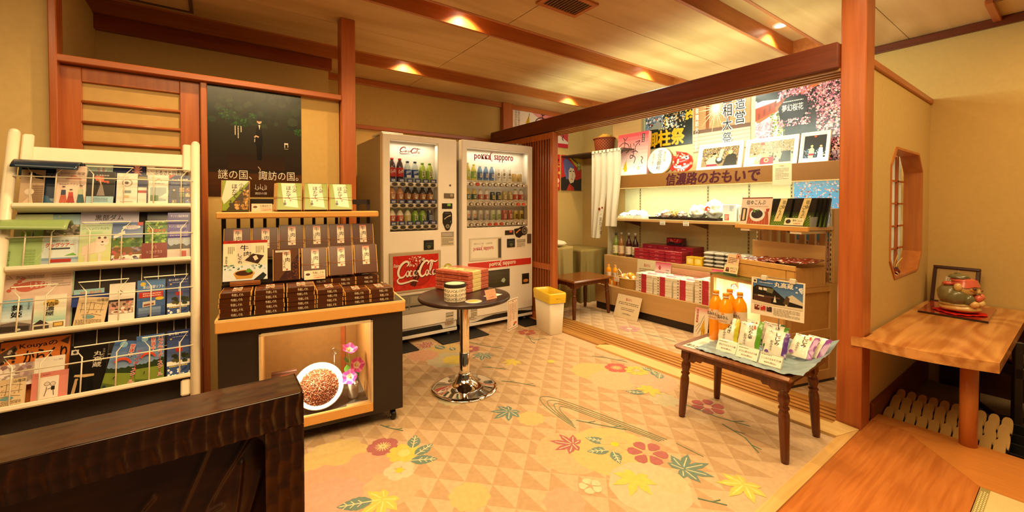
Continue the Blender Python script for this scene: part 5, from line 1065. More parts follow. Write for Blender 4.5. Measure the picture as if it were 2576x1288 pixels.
m = MB(); m.box(1.956, VY - .003, .388, 2.418, VY, .565, '3a342a', .004); A = Art(m, fS(1.965, VY - .0035, .396), .445, .16); A.grad(0, 0, 1, 1, '2c2a22', '4a463a', 4); A.P([(.80, .45), (.86, .52), (.9, .38), (.86, .2), (.78, .3)], 'a8b8a4'); m.build('delivery_flap', GLOSS, PK)
def coin2(m):
    T = m.T; m.T = T @ frame((0, VY, 0), (1, 0, 0), (0, 0, 1)); q = [(2.475, .965), (2.53, .972), (2.56, .985), (2.60, .992)] + [(2.60 + .045 * cos(a), .945 + .047 * sin(a)) for a in [R(90 - 20 * i) for i in range(11)]] + [(2.54, .872), (2.50, .885), (2.478, .92)]
    m.prism(q[::-1], 0, .006, '1a1512'); m.T = T; A = Art(m, fS(2.475, VY - .0065, .87), .18, .125); A.line([(.12, .42), (.28, .60), (.42, .72)], [.09, .06, .10], 'd98a34'); A.c(.72, .62, .20, '8c8270'); A.c(.72, .62, .15, '4a4236'); A.line([(.66, .66), (.78, .60)], .04, 'b8ac94')
knobs(PK, [('coin_panel', coin2), ('price_display', dispf(2.36, .907, 2.468, .954, '', 'e0502c')), ('bill_slot', billf(2.384, .78, 2.483, .868)), ('lock_plate', lambda m: m.box(2.641, VY - .006, .808, 2.697, VY, .908, '5c4a38', .01)), ('notice_plate', plaque(2.505, .77, 2.62, .858, 4, 'e2d8c2')), ('coin_return', ret(2.575, .386, 2.669, .496)), ('rating_label', plaque(1.962, .12, 2.036, .235, 4, 'd3c6aa'))])
# ---- drinks on display
def bottle(kind):
    t = thing('drink_bottle', 'x', 'drink bottle'); pr = {
        'cola': ('3a1810', 'b5261c', 'c22a1e', .205, .031), 'water': ('b9c2b8', '2f4a8c', '22305c', .185, .031), 'tea': ('9fb43a', '8fae2a', '6f9a24', .178, .031), 'brown': ('c08858', 'b0704a', 'b88a5c', .14, .033), 'dark': ('3c2a1c', 'a0683a', '2c2018', .14, .033),
        'red': ('e6dcc8', 'c8503c', '8fae4a', .135, .03), 'milk': ('e2dcc0', 'cfc46a', '7fae5a', .135, .03), 'tea2': ('8fb23a', '6fa02c', '2c2a20', .135, .03), 'tall': ('c9b24a', 'a9b83a', 'efe6d0', .19, .028), 'lemon': ('d9cf5a', '7fae34', 'd9c24a', .175, .028), 'blue': ('5f86b0', '2f5a9c', 'dfe6ea', .165, .027), 'amber': ('d6b23a', '2e5a3a', 'd9b83a', .13, .027), 'white': ('e9e0d2', 'b8543c', 'd9b45a', .125, .027)}[kind]
    body, lab, cap, h, r = pr
    m = MB(); m.lathe([(r * .9, 0), (r, .006), (r, h * .58), (r * .93, h * .66), (r * .72, h * .8), (r * .42, h * .9), (r * .38, h * .93)], 16, body); m.build('body', FOIL, t)
    m = MB(); m.cyl(0, 0, h * .92, h, r * .46, 12, cap); m.build('cap', SATIN, t)
    m = MB(); m.lathe([(r * 1.02, h * .22), (r * 1.02, h * .6)], 16, lab, cap=False)
    T = m.T; m.T = Matrix.Translation((0, -r * 1.05, h * .22)); A = Art(m, frame((-r * .75, 0, 0), (1, 0, 0), (0, 0, 1)), r * 1.5, h * .38)
    if kind == 'cola': script(A, .05, .35, .95, .75, 'efe6dc', 0, 1.4)
    elif kind in ('tea', 'tea2'): A.r(.2, .1, .8, .95, 'e4e4b8'); A.tv('綾鷹', .28, .3, .7, .9, '3a4a20', .02); A.c(.6, .16, .15, '3a5a20')
    elif kind == 'water': A.P([(0, .4), (1, .7), (1, .9), (0, .8)], '9fb4d8'); A.r(.1, .0, .9, .3, 'dfe4ec')
    else: A.fine(.15, .2, .85, .85, 4, 'efe6d0', .5, True); A.c(.5, .3, .2, 'e6dcb8')
    m.T = T; m.build('label', FOIL, t)
    return t
def can(kind):
    t = thing('drink_can', 'x', 'drink can'); c1, c2, h = {'sapporo': ('e2dacb', '2a2420', .145), 'gold': ('c8a65c', 'd9c48a', .105), 'black': ('2a2118', 'c8b23a', .105), 'gold2': ('b8a05c', 'e0d4a8', .115), 'red': ('b8502c', 'd9764a', .115), 'star': ('dcd2c4', 'd9782c', .12), 'silver': ('cfc8be', '8a8478', .12), 'green': ('c9cfae', '6f9a3a', .12), 'pink': ('b84a3c', 'd9a49a', .12), 'yellow': ('c9b03a', '3a3420', .115), 'dk': ('3a3f4a', '8fa4c0', .125)}[kind]
    r = .026; m = MB(); m.lathe([(r * .8, 0), (r, .008), (r, h - .014), (r * .82, h - .003), (r * .80, h), (r * .74, h - .003)], 16, None, [c1, c1, c1, 'c9c4ba', 'c9c4ba', 'b8b2a6']); m.build('body', FOIL, t)
    m = MB(); A = Art(m, frame((-r * .7, -r * 1.03, h * .15), (1, 0, 0), (0, 0, 1)), r * 1.4, h * .65)
    if kind == 'sapporo': A.c(.5, .7, .36, c2); star(A, .5, .7, .26, 'd9b45a'); A.t('SAPP', .02, .3, .98, .42, '3a342c', .02)
    elif kind == 'star': star(A, .5, .72, .4, c2); A.t('SAPP', .02, .36, .98, .46, '3a342c', .02); A.r(0, .12, 1, .28, '3a342c')
    else: A.r(.1, .2, .9, .75, c2); A.fine(.2, .3, .8, .65, 3, c1)
    m.build('label', FOIL, t)
    return t
def star(A, x, y, r, c):
    k = A.w / A.h; A.P([(x + (r if i % 2 == 0 else r * .42) * sin(pi * i / 5), y + k * (r if i % 2 == 0 else r * .42) * cos(pi * i / 5)) for i in range(10)][::-1], c)
PROT = {}
KW = {'cola': 'dark cola bottle with red cap', 'water': 'blue-labelled clear drink bottle', 'tea': 'green tea bottle with black characters', 'brown': 'light brown tea bottle', 'dark': 'dark coffee bottle', 'red': 'red and white fruit tea bottle', 'milk': 'cream milk tea bottle', 'tea2': 'green tea bottle with dark cap', 'tall': 'tall yellow-green drink bottle', 'lemon': 'lemon drink bottle', 'blue': 'blue water bottle', 'amber': 'amber drink bottle with green label', 'white': 'white bottle with round topper',
      'sapporo': 'white beer can with dark star disc', 'gold': 'small gold can', 'black': 'black coffee can', 'gold2': 'slim gold can', 'red': 'orange-red can', 'star': 'white can with orange star', 'silver': 'silver can', 'green': 'pale green can', 'pink': 'dark pink can', 'yellow': 'yellow can', 'dk': 'dark blue-grey can'}
NTH = ['first', 'second', 'third', 'fourth', 'fifth', 'sixth', 'seventh', 'eighth', 'ninth', 'last']
def row(kinds, x0, x1, z, where, n):
    for i, k in enumerate(kinds):
        x = x0 + (x1 - x0) * (i + .5) / n; M = mv(x, VY + .060, z)
        lb = '%s, %s from kiosk side, %s' % (KW[k], NTH[i], where)
        g = 'display drinks in the vending machines'
        if k not in PROT:
            PROT[k] = bottle(k) if k in ('cola', 'water', 'tea', 'brown', 'dark', 'red', 'milk', 'tea2', 'tall', 'lemon', 'blue', 'amber', 'white') else can(k)
            o = PROT[k]; o.matrix_basis = M; ROOT[o.name] = M; o['label'] = lb; o['group'] = g
        else: dup(PROT[k], M, lb, g)
row(['cola', 'cola', 'water', 'water', 'tea', 'tea'], 1.190, 1.606, 1.4095, 'top row, narrow machine', 6)
row(['brown', 'brown', 'dark', 'dark', 'dark', 'dark'], 1.190, 1.606, 1.2265, 'middle row, narrow machine', 6)
row(['red', 'red', 'milk', 'tea2', 'tea2', 'dk'], 1.190, 1.606, 1.0395, 'bottom row, narrow machine', 6)
row(['tall', 'lemon', 'blue', 'blue', 'blue', 'sapporo', 'sapporo', 'sapporo', 'gold', 'gold'], 1.930, 2.62, 1.4315, 'top row, wide machine', 10)
row(['amber', 'amber', 'white', 'white', 'black', 'black', 'gold2', 'gold2', 'red', 'red'], 1.930, 2.64, 1.2395, 'middle row, wide machine', 10)
row(['star', 'star', 'silver', 'silver', 'green', 'green', 'pink', 'pink', 'yellow', 'yellow'], 1.930, 2.64, 1.0415, 'bottom row, wide machine', 10)
# plastic bag lying on the wide machine, mats beneath
m = MB(); m.grid(lambda u, v: (2.40 + .26 * u, 3.44 + .3 * v, 1.827 + .035 * abs(noise.noise(Vector((u * 5, v * 5, 2)))) * sin(pi * u) + .004), 24, 20); m.build('plastic_bag', WRAP, None, label='crumpled clear plastic bag lying on top of the wide vending machine', cat='plastic bag')
for x0, x1, l in ((1.03, 1.36, 'black rubber mat under the kiosk end of the narrow vending machine'), (1.575, 2.05, 'black rubber mat under the gap between the two vending machines'), (2.47, 2.70, 'black rubber mat under the wide vending machine by the bin')):
    m = MB(); m.box(x0, 3.225, .0005, x1, 4.1, .012, None, .003); m.build('rubber_mat', BLACKR, None, label=l, cat='mat', group='black mats under the machines')
# ================================================================ bar table, parcels, tin, bin
bt = thing('bar_table', 'round dark bar table on a chrome column with a trumpet base', 'bar table', (1.322, 2.385, 0))
BT = ROOT[bt.name]
m = MB(BT); m.lathe([(.0, .592), (.285, .592), (.298, .597), (.302, .606), (.298, .617), (.290, .620), (.0, .6203)], 64, '2a1a13', cap=False); m.build('table_top', plain('dark_wenge_top', '33201a', .3, var=.15), bt)
m = MB(BT); m.lathe([(.031, .24), (.031, .592)], 32, cap=False); m.build('upper_column', CHROME, bt)
m = MB(BT); m.lathe([(.034, .10), (.034, .24), (.031, .243)], 32, cap=False); m.build('lower_column', CHROME, bt)
m = MB(BT); m.lathe([(.216, .0), (.219, .004), (.216, .011), (.19, .016), (.14, .022), (.10, .032), (.068, .052), (.05, .075), (.043, .095), (.042, .104), (.034, .108)], 64, cap=False); m.build('base', CHROME, bt)
# wrapped parcels: four stacked layers, three stacks
def parcel(label):
    t = thing('wrapped_parcel', label, 'wrapped parcel', (0, 0, 0), 0, 'wrapped parcels on the bar table')
    L, W, Hh = .235, .150, .0268
    m = MB(); m.box(0, 0, 0, W, L, Hh, 'c4614a', .004)
    m.face([(.012, -.0012, .004), (W - .012, -.0012, .004), (W * .62, -.0014, Hh * .75), (W * .38, -.0014, Hh * .75)], 'b8553f'); m.face([(W * .5 - .012, -.0016, .004), (W * .5 + .012, -.0016, .004), (W * .5, -.0016, Hh * .8)], 'd0705a')
    m.build('wrapper', FOIL, t)
    m = MB(); m.box(-.0008, .045, -.0002, W + .0008, .145, Hh + .0008, 'e9d28c', .004); A = Art(m, Matrix.Translation((0, .045, Hh + .0008)), W, .10)
    A.c(.3, .5, .16, 'ead9a0'); A.tv('りんご', .55, .12, .72, .9, '3a2a20', .02); A.tv('信州', .76, .3, .86, .8, '6a8a5a', .01); A.blobs(.1, .1, .45, .9, 16, ['d9b45a', 'c0503c', '8f9a5a', 'e6dcb8'], .03, .07, 4); m.build('paper_band', PRINT, t)
    return t
pp = None
ANG = -12
for k, (x, y) in enumerate(((1.250, 2.683), (1.305, 2.543))):
    for i in range(5):
        lb = '%s red and cream wrapped parcel, %s stack on the bar table' % (['lowest', 'second lowest', 'middle', 'second highest', 'topmost'][i], ['kiosk-side', 'shop-side'][k])
        M = mv(x + .003 * (i % 2), y, .6206 + i * .0275, -68 + (i % 2))
        if pp is None: pp = parcel(lb); pp.matrix_basis = M
        else: dup(pp, M, lb)
tn = thing('tin_can', 'round cream tin printed with three rows of black capitals', 'tin', (1.195, 2.275, .6206)); TT = ROOT[tn.name]
m = MB(TT); m.lathe([(.0, 0), (.066, 0), (.067, .003), (.067, .088), (.066, .09)], 48, 'efe2c6', cap=False)
v, f = glyphs('NEQUOLOFUN', 0.0); X0 = min(p[0] for p in v); X1 = max(p[0] for p in v)
def wrapt(p, z0): a = R(-206 + 160 * (p[0] - X0) / (X1 - X0) + 10); r_ = .0675; return (r_ * cos(a + R(-0)), r_ * sin(a), z0 + .021 * p[1])
for z0 in (.012, .037, .062): m.raw([wrapt(p, z0) for p in v], f, '3a3028', False)
for z0 in (.005, .03, .055): m.tube([(.0672 * cos(R(-116)), .0672 * sin(R(-116)), z0 + .012), (.0676 * cos(R(-112)), .0676 * sin(R(-112)), z0 + .002), (.0672 * cos(R(-114)), .0672 * sin(R(-114)), z0 - .008)], .0011, 4, '3a3028')
m.build('body', PRINT, tn)
m = MB(TT); m.lathe([(.0675, .086), (.0685, .088), (.0685, .106), (.067, .108), (.062, .108), (.060, .106)], 48, '2a2420', cap=False); m.build('lid_rim', SATIN, tn)
m = MB(TT); m.lathe([(.0615, .105), (.0, .1055)], 48, 'e9dcc0', cap=False); m.build('lid_face', PRINT, tn)
m = MB(mv(1.272, 2.182, .6208, -8)); m.lathe([(.0, 0), (.052, 0), (.053, .001), (.0, .0015)], 32, 'efe6d4', cap=False); A = Art(m, Matrix.Translation((-.05, -.05, .0016)), .1, .1); A.c(.5, .5, .36, 'e6b84a', ry=.26); A.blobs(.2, .3, .8, .7, 22, ['d99a2c', 'f0cf6a', 'c98a4a'], .03, .07, 3); m.build('picture_card', PRINT, None, label='oval white card with an orange food picture lying in front of the tin', cat='card')
m = MB(mv(1.42, 2.20, .6208, 22)); m.box(0, 0, 0, .115, .07, .001, 'efe6d4'); A = Art(m, Matrix.Translation((0, 0, .001)), .115, .07); A.c(.55, .5, .22, 'e0a03c', ry=.14); m.build('picture_card', PRINT, None, label='flat white card with a fruit picture lying behind the pink price card', cat='card')
m = MB(); M = mv(1.352, 2.155, .622, 8) @ frame((0, 0, 0), (1, 0, 0), (0, sin(R(22)), cos(R(22)))); A = sheet(m, M, .085, .062, .001, 'e6a07c', 'efe6c8'); A.t('りんごどら', .14, .72, .86, .86, '8a3a2c'); A.fine(.3, .45, .7, .52, 1, 'a8604a'); A.t('1150円', .2, .14, .72, .28, '7a2c24'); m.T = M; m.box(0, 0, -.012, .085, .001, 0, 'e6dca8'); m.box(.0, .0, -.03, .085, .002, -.001, 'e6dca8'); m.build('price_card', PRINT, None, label='small folded pink price card standing on the bar table edge', cat='price card', group='small price cards')
m = MB(); M = frame((1.478, 2.112, .415), (cos(R(24)), sin(R(24)), 0), (0, 0, 1))
A = sheet(m, M, .130, .195, .0012, 'efe3d2'); 
for q in ((.04, .03, .96, .045), (.04, .955, .96, .97), (.04, .03, .06, .97), (.94, .03, .96, .97)): A.r(*q, '5c3a2a')
A.r(.07, .055, .93, .945, 'e6cdb6'); A.fine(.14, .30, .86, .86, 9, '6a4a3c', .35, True); A.fine(.14, .1, .3, .7, 2, 'b5503c', .3, True); A.c(.72, .18, .16, 'c05a44', ry=.06); A.c(.60, .13, .1, '4a6a3a', ry=.04); A.r(.46, .9, .54, .93, '3a2a20'); m.build('hanging_notice', PRINT, None, label='framed handwritten notice sheet hanging from the rim of the bar table', cat='notice')
# slim waste bin with yellow bag
wbn = thing('waste_bin', 'slim cream waste bin with a yellow bag over its rim', 'waste bin', (2.595, 3.01, 0), -12)
WT = ROOT[wbn.name]
def ringbox(hx, hy, z, r_=.02, n=5):
    out = []
    for cx, cy, a0 in ((hx - r_, hy - r_, 0), (-hx + r_, hy - r_, 90), (-hx + r_, -hy + r_, 180), (hx - r_, -hy + r_, 270)):
        for i in range(n + 1): a = R(a0 + 90 * i / n); out.append((cx + r_ * cos(a), cy + r_ * sin(a), z))
    return out
def loftr(m, rings, col, capb=True):
    n = len(rings[0]); v = [p for r_ in rings for p in r_]; f = [(k * n + i, k * n + (i + 1) % n, (k + 1) * n + (i + 1) % n, (k + 1) * n + i) for k in range(len(rings) - 1) for i in range(n)]
    if capb: f.append(tuple(range(n - 1, -1, -1)))
    m.raw(v, f, col, True)
m = MB(WT); loftr(m, [ringbox(.066, .140, .0), ringbox(.068, .143, .006), ringbox(.082, .165, .37), ringbox(.076, .158, .37), ringbox(.062, .136, .02)], 'e8dcc4'); m.build('body', SATIN, wbn)
def wob(rg, a, s): return [(x * (1 + a * noise.noise(Vector((x * 30 + s, y * 30, 0)))), y * (1 + a * noise.noise(Vector((x * 30, y * 30 + s, 1)))), z + .02 * a * 10 * noise.noise(Vector((x * 25, y * 25, s)))) for x, y, z in rg]
m = MB(WT); loftr(m, [wob(ringbox(.087, .172, .30), .02, 1), wob(ringbox(.090, .174, .34), .02, 2), ringbox(.092, .176, .378), ringbox(.088, .172, .392), ringbox(.078, .160, .390), wob(ringbox(.070, .15, .34), .05, 4), wob(ringbox(.064, .14, .22), .08, 5)], 'e9c62e', False); m.build('bag', attr('thin_yellow_film', .3, .5, noise_amt=.12), wbn)
m = MB(WT); m.T = WT @ frame((-.02, -.1745, .333), (1, 0, 0), (0, .06, 1)); A = Art(m, Matrix(), .05, .03); A.t('Eco', 0, .2, .9, .9, '4a3f14', .03); m.build('lettering', PRINT, wbn)
# ================================================================ shop: back counter, shelf, fascia
cn = thing('shop_counter', 'two-step tan shop counter along the far wall with a dark plinth', 'shop counter', (4.0, 2.5, 0))
m = MB(); m.box(3.63, 1.62, .08, 4.384, 3.38, .29, None, .003); m.build('lower_step', MELA, cn)
m = MB(); m.box(3.95, 1.60, .29, 4.384, 3.53, .59, None, .003); m.box(3.95, 3.38, 0, 4.384, 3.53, .29); m.build('upper_step', MELA, cn)
m = MB(); m.box(3.655, 1.62, 0, 4.384, 3.38, .08); m.build('plinth', BLACKL, cn)
sf = thing('goods_shelf', 'long tan wall shelf carried on slotted rails below the shop sign', 'wall shelf', (4.2, 2.4, 1.015))
m = MB(); m.box(4.0, 1.05, 1.018, 4.384, 3.56, 1.05, None, .003); m.build('board', MELA, sf)
for y in (3.32, 2.43, 2.0, 1.62):
    m = MB(); m.prism([(0, 0), (.34, 0), (.34, -.012), (.03, -.07), (0, -.07)], -.006, .006); 
    T = frame((4.39, y, 1.018), (-1, 0, 0), (0, 0, 1)); m = MB(T); m.prism([(0, 0), (.32, 0), (.32, -.012), (.03, -.07), (0, -.07)], -.006, .006); m.build('bracket', plain('brown_bracket', '6a4a28', .5) if 'brown_bracket' not in MATS else MATS['brown_bracket'], sf)
    m = MB(); m.box(4.3845, y - .012, .60, 4.398, y + .012, 1.53, 'b8a878')
    for i in range(26): m.face([(4.3835, y + .004, .62 + i * .035), (4.3835, y - .004, .62 + i * .035), (4.3835, y - .004, .64 + i * .035), (4.3835, y + .004, .64 + i * .035)], '2a2218')
    m.build('slotted_rail', SATIN, sf)
fa = thing('shop_fascia', 'brown fascia board with dark brush lettering across the shop', 'sign board', (4.0, 2.3, 1.41))
m = MB(); m.box(4.0, .95, 1.415, 4.02, 3.578, 1.566, None, .003); m.box(4.055, .95, 1.54, 4.384, 3.578, 1.558); m.build('board', plain('brown_fascia', '8c5e26', .5, var=.04), fa)
m = MB(); m.box(3.998, .95, 1.408, 4.024, 3.578, 1.417); m.build('edge_strip', plain('pale_edge', 'd8bf88', .5), fa)
m = MB(); A = Art(m, fW(3.9995, 2.69, 1.425), .955, .125); A.t('信濃路のおもいで', 0, 0, 1, 1, '4a1420', .045, .02); m.build('lettering', PRINT, fa)
m = MB(); m.box(4.05, 1.2, 1.425, 4.085, 3.4, 1.45); m.build('tube', TUBEM, fa)
m = MB(); m.box(4.03, 1.2, 1.5585, 4.045, 3.4, 1.565); m.build('tube', TUBEM, fa)
m = MB(); A = sheet(m, fW(3.998, 1.628, 1.385), .15, .19, .001, 'e6cfae'); A.t('お客様へ', .35, .84, .65, .90, '4a3c30'); A.fine(.15, .25, .85, .78, 9, '7a6650', .35); m.build('notice_sheet', PRINT, None, label='pale notice sheet hanging over the brown shop sign', cat='notice')
# tall tan upright boards at the end of the shelving
m = MB(); m.box(4.30, 3.25, 1.56, 4.33, 3.70, 2.48); m.build('wall_end_panel', MELA, None, kind='structure')
m = MB(); m.box(4.05, 3.535, 0, 4.398, 3.56, 1.018); m.build('wall_end_panel', plain('pale_side_board', 'd6cfa8', .6), None, kind='structure')
m = MB(); m.box(4.386, 1.09, .29, 4.3995, 3.56, 2.49); m.build('wall_shelf_back', plain('pale_green_wallboard', 'd9d3a4', .7, var=.03), None, kind='structure')
# ---- posters and frames above the fascia
def poster(y, z, w_, h_, x, tilt, fn, label, name='poster', cat='poster', th=.003, mat=None, grp=None):
    m = MB(); A = sheet(m, fW(x, y, z, tilt), w_, h_, th, 'e9e4da'); fn(A); return m.build(name, mat or GLOSS, None, label=label, cat=cat, group=grp)
def p_festival(A):
    A.r(0, 0, 1, 1, '1d211c'); A.r(0, .42, .40, 1, '6d7f92'); A.blobs(0, .40, .40, 1, 260, ['3a4458', 'c9ccd0', '8c98a8', '54402c', '2a3040', 'b8562c', 'e4e2dc'], .008, .028, 3)
    A.blobs(.40, .36, .86, 1, 330, ['c9b48a', 'e6dfd0', '7c8aa8', '4a5c84', '2a2a20', 'a87c4a', '1a1c18', 'd9c8a0'], .008, .026, 4); A.blobs(.86, .5, 1, 1, 26, ['d9b52a', 'c99a1c', '3a4420'], .02, .05, 6); A.blobs(.42, .45, .5, .75, 10, ['d9b52a', 'c9a42a'], .02, .04, 9)
    A.P([(.1, .42), (.3, .60), (.42, .40)], '8c8c84'); A.blobs(.46, .4, .62, .65, 14, ['e9e6dc', 'cfd3d8'], .015, .035, 7)
    A.r(0, 0, 1, .30, '15120c'); A.t('御柱祭', .02, .03, .84, .36, 'e0ae16', .05); A.t('式年造営', .30, .38, .48, .42, 'e6d29a')
def p_shrine(A):
    A.r(0, 0, 1, 1, 'a87448'); A.many([[(x, y), (x + .022, y), (x + .022, y + .018), (x, y + .018)] for x in [i * .03 for i in range(33)] for y in [.35 + j * .028 for j in range(22)]], 'c99a6c'); A.r(.24, .3, .3, 1, '8a4a28'); A.r(.60, .3, .66, 1, '9c5a34'); A.r(0, .78, 1, .82, '7c3e22'); A.r(0, .30, 1, .36, '6a4630'); A.r(0, .0, 1, .30, 'c9b59a'); A.many([[(0, .06 * i), (1, .06 * i + .02), (1, .06 * i + .03), (0, .06 * i + .01)] for i in range(5)], 'a08868')
    for k in range(28): a = 2 * pi * k / 28; L = .16 + .10 * (k % 3); A.P([(.42 + .01 * cos(a + 1.5), .66 + .012 * sin(a + 1.5)), (.42 + L * cos(a), .66 + 1.25 * L * sin(a)), (.42 + .01 * cos(a - 1.5), .66 + .012 * sin(a - 1.5))], 'f2e3b0')
    A.c(.42, .66, .06, 'fff6d2')
    for s_, x, y0, y1, w_ in (('平造営', .76, .36, .98, .15), ('宝相大祭', .55, .06, .92, .15)): A.tv(s_, x - .01, y0 - .01, x + w_ + .01, y1 + .01, 'f2ece0', .07); A.tv(s_, x, y0, x + w_, y1, '17120f', .01)
    A.tv('御柱祭諏訪大社上社', .05, .02, .11, .92, 'f0e6d4', .04)
def p_sakura(A):
    A.grad(0, .6, .6, 1, 'c9cfe2', 'd9dcea', 3); A.r(.3, 0, 1, 1, '2c2428'); A.blobs(.0, .75, .6, 1, 60, ['d4bccc', 'c2b2c8', 'e0d4e0'], .015, .04, 2); A.P([(.0, .80), (.05, .92), (.26, .86), (.30, .78), (.02, .72)], '3a3440'); A.P([(0, .74), (.25, .72), (.27, .80), (0, .78)], '241f22')
    A.P([(.0, .58), (.95, 1.0), (1, 1), (1, .96), (.04, .50)], 'b8502c'); A.P([(.0, .54), (.7, .86), (.72, .83), (.02, .50)], 'd0703c'); A.P([(.0, .66), (.22, .70), (.22, .60), (0, .52)], 'a8482a')
    A.many([[(.03 + .06 * i, .60 + .034 * i), (.05 + .06 * i, .61 + .034 * i), (.05 + .06 * i, .55 + .034 * i), (.03 + .06 * i, .54 + .034 * i)] for i in range(14)], '8a3a22')
    A.blobs(.28, .06, .66, .44, 30, ['211c22', '2a242a', '1a161c'], .06, .12, 12); A.blobs(.16, .30, .32, .58, 150, ['8a9a3a', '6a7a2c', 'a9b04a', '55602a', '3c4420'], .006, .018, 8)
    P_ = ['d98aa4', 'e6b0c2', 'c9708f', 'f0ccd6', 'e09cb2', 'b86a88']
    A.blobs(.0, .04, .2, .5, 420, P_, .006, .018, 3); A.blobs(.62, .05, 1, .80, 1500, P_ + ['f2d8da', 'd8a890', '8a4a60', '5c3444'], .005, .016, 4); A.blobs(.38, .52, .85, .96, 560, P_ + ['8a4a60'], .005, .015, 5); A.blobs(.20, .05, .45, .2, 140, P_, .005, .015, 15)
    A.blobs(.60, .0, 1, .14, 60, ['a89ac0', 'c9bcd8', '8a7aa8'], .01, .03, 6)
    A.P([(.25, .62), (.33, .72), (.44, .75), (.53, .70), (.55, .58), (.48, .47), (.36, .44), (.27, .50)], '221c24'); A.blobs(.24, .42, .57, .50, 110, P_, .005, .014, 21); A.blobs(.24, .72, .57, .80, 120, P_, .005, .014, 22); A.t('夢幻桜花', .29, .575, .50, .645, 'f2ece8', .015); A.fine(.30, .665, .50, .685, 1, 'e6dcdc')
poster(3.245, 1.905, .63, .56, 4.380, 0, p_festival, 'dark festival poster with golden characters above the shop sign', grp='posters above the shop sign'); poster(2.605, 1.80, .615, .68, 4.379, 0, p_shrine, 'shrine poster with a bright sunburst and black brush characters', grp='posters above the shop sign'); poster(1.945, 1.56, .83, .92, 4.378, 0, p_sakura, 'large pink cherry blossom poster with a red bridge', grp='posters above the shop sign')
def p_blue(A):
    A.grad(0, 0, 1, 1, '3c78b8', '5fa4dc', 5); A.blobs(0, .62, 1, 1, 330, ['e2b8b4', 'c98a8c', 'f0d6d0', '8a5a54', 'd9a4a4'], .010, .026, 3); A.r(0, .0, 1, .36, 'b8909a'); A.blobs(0, .0, 1, .4, 130, ['c9a0aa', '8a6a74', 'd9bcc0', '54424a', 'a47c88'], .015, .04, 5); A.blobs(0, .10, 1, .2, 40, ['2a2024', '4a3a3e'], .02, .04, 6); A.tv('桜咲く', .72, .40, .86, .62, 'eae6e6', .02); A.tv('諏訪の宿', .8, .05, .9, .3, 'e6e0dc', .02)
poster(1.600, .58, .42, .86, 4.379, 0, p_blue, 'blue sky and cherry blossom poster behind the slatted display unit')
def p_oide(A): A.grad(0, 0, 1, 1, 'f2e6d8', 'd23a48', 12); oide(A, 0, 0, 1, 1, '4a3038'); A.r(.80, .76, .88, .95, '2c1c20'); A.tv('信州の宿', .815, .77, .865, .94, 'e6d4cc'); mikan(A, .24, .12, .16, .26); A.c(.74, .18, .045, '8a7434'); A.c(.74, .18, .032, 'e6d49a')
def oide(A, x0, y0, x1, y1, c):
    f = lambda P: [(x0 + (x1 - x0) * a, y0 + (y1 - y0) * b) for a, b in P]; w_ = .022 * (x1 - x0)
    for P in ([(.18, .92), (.25, .86), (.32, .93)], [(.22, .90), (.24, .74), (.16, .58), (.06, .62), (.06, .72), (.2, .80), (.36, .74), (.40, .62), (.30, .55)], [(.44, .76), (.45, .68), (.47, .64)], [(.54, .76), (.56, .70)], [(.60, .78), (.74, .80), (.62, .70), (.60, .60), (.70, .54)], [(.72, .74), (.74, .70)], [(.48, .56), (.64, .58)], [(.56, .64), (.54, .46), (.46, .42), (.46, .49), (.58, .46), (.62, .40), (.58, .30)], [(.80, .44), (.86, .40), (.82, .34), (.86, .28)]): A.line(f(spline(P, 6)), w_, c)
def mikan(A, x, y, w_, h_):
    A.P([(x + w_ * .3, y), (x, y + h_ * .3), (x + w_ * .2, y + h_ * .65), (x + w_ * .55, y + h_), (x + w_ * .62, y + h_ * .6), (x + w_ * .9, y + h_ * .2), (x + w_ * .7, y)], 'd9a81c'); A.line([(x - w_ * .2, y + h_ * .1), (x + w_ * .3, y + h_ * .5), (x + w_ * .6, y + h_ * 1.1)], .010, '8a7a2c'); A.line([(x + w_ * .2, y - h_ * .05), (x + w_ * .5, y + h_ * .4)], .008, 'b07a1c')
t = thing('banner_box', 'red and white upright paper banner box with flowing brush strokes, on the sign ledge', 'banner box', (4.16, 3.26, 1.5585))
m = MB(); M = fW(4.13, 3.50, 1.5585, 5); m.T = M; m.box(0, 0, -.05, .455, .54, 0, 'e0a09a'); m.T = Matrix(); A = Art(m, M, .455, .54); p_oide(A); m.build('printed_box', GLOSS, t)
t = thing('wood_slice_plaque', 'round sawn-log plaque with vertical brush lettering on the sign ledge', 'plaque', (4.14, 2.85, 1.5585))
m = MB(); M = fW(4.10, 2.85, 1.715, 12); m.T = M; m.lathe([(.0, -.06), (.150, -.06), (.158, -.03), (.155, 0), (.148, .002), (.0, .003)], 40, 'e2d8bc', cols=['6a4a2c', '6a4a2c', '7c5a38', 'e2d8bc', 'eae2cc']); m.T = Matrix(); A = Art(m, M @ Matrix.Translation((-.15, -.15, .003)), .30, .30); A.tv('三立御柱', .42, .10, .60, .90, '2a2420', .01); A.tv('諏訪の湖', .68, .45, .76, .85, '5a5048'); A.tv('信州下諏訪', .20, .30, .27, .80, '5a5048'); m.build('log_slice', PRINT, t)
fi = thing('fish_ornament', 'red papier-mache fish ornament with white scale lines on the sign ledge', 'fish ornament', (4.13, 2.57, 1.5585))
FM = Matrix.Translation((4.13, 2.575, 1.675))
m = MB(FM); m.ball((0, 0, 0), (.075, .115, .105), 28, 18, None, .12, 3, lambda u, v: lin('e8c4b0') if (math.sin(u * 40 + 6 * sin(v * 9)) > .93 or math.sin(v * 34 + 5 * sin(u * 11)) > .93) and u < .62 else lin('c4261c')); m.build('body', CERAM, fi)
m = MB(FM); m.ball((-.045, -.075, .04), (.022, .022, .022), 10, 8, 'efe8da'); m.ball((-.064, -.080, .042), (.010, .010, .010), 8, 6, '15110f'); m.build('eye', CERAM, fi)
m = MB(FM)
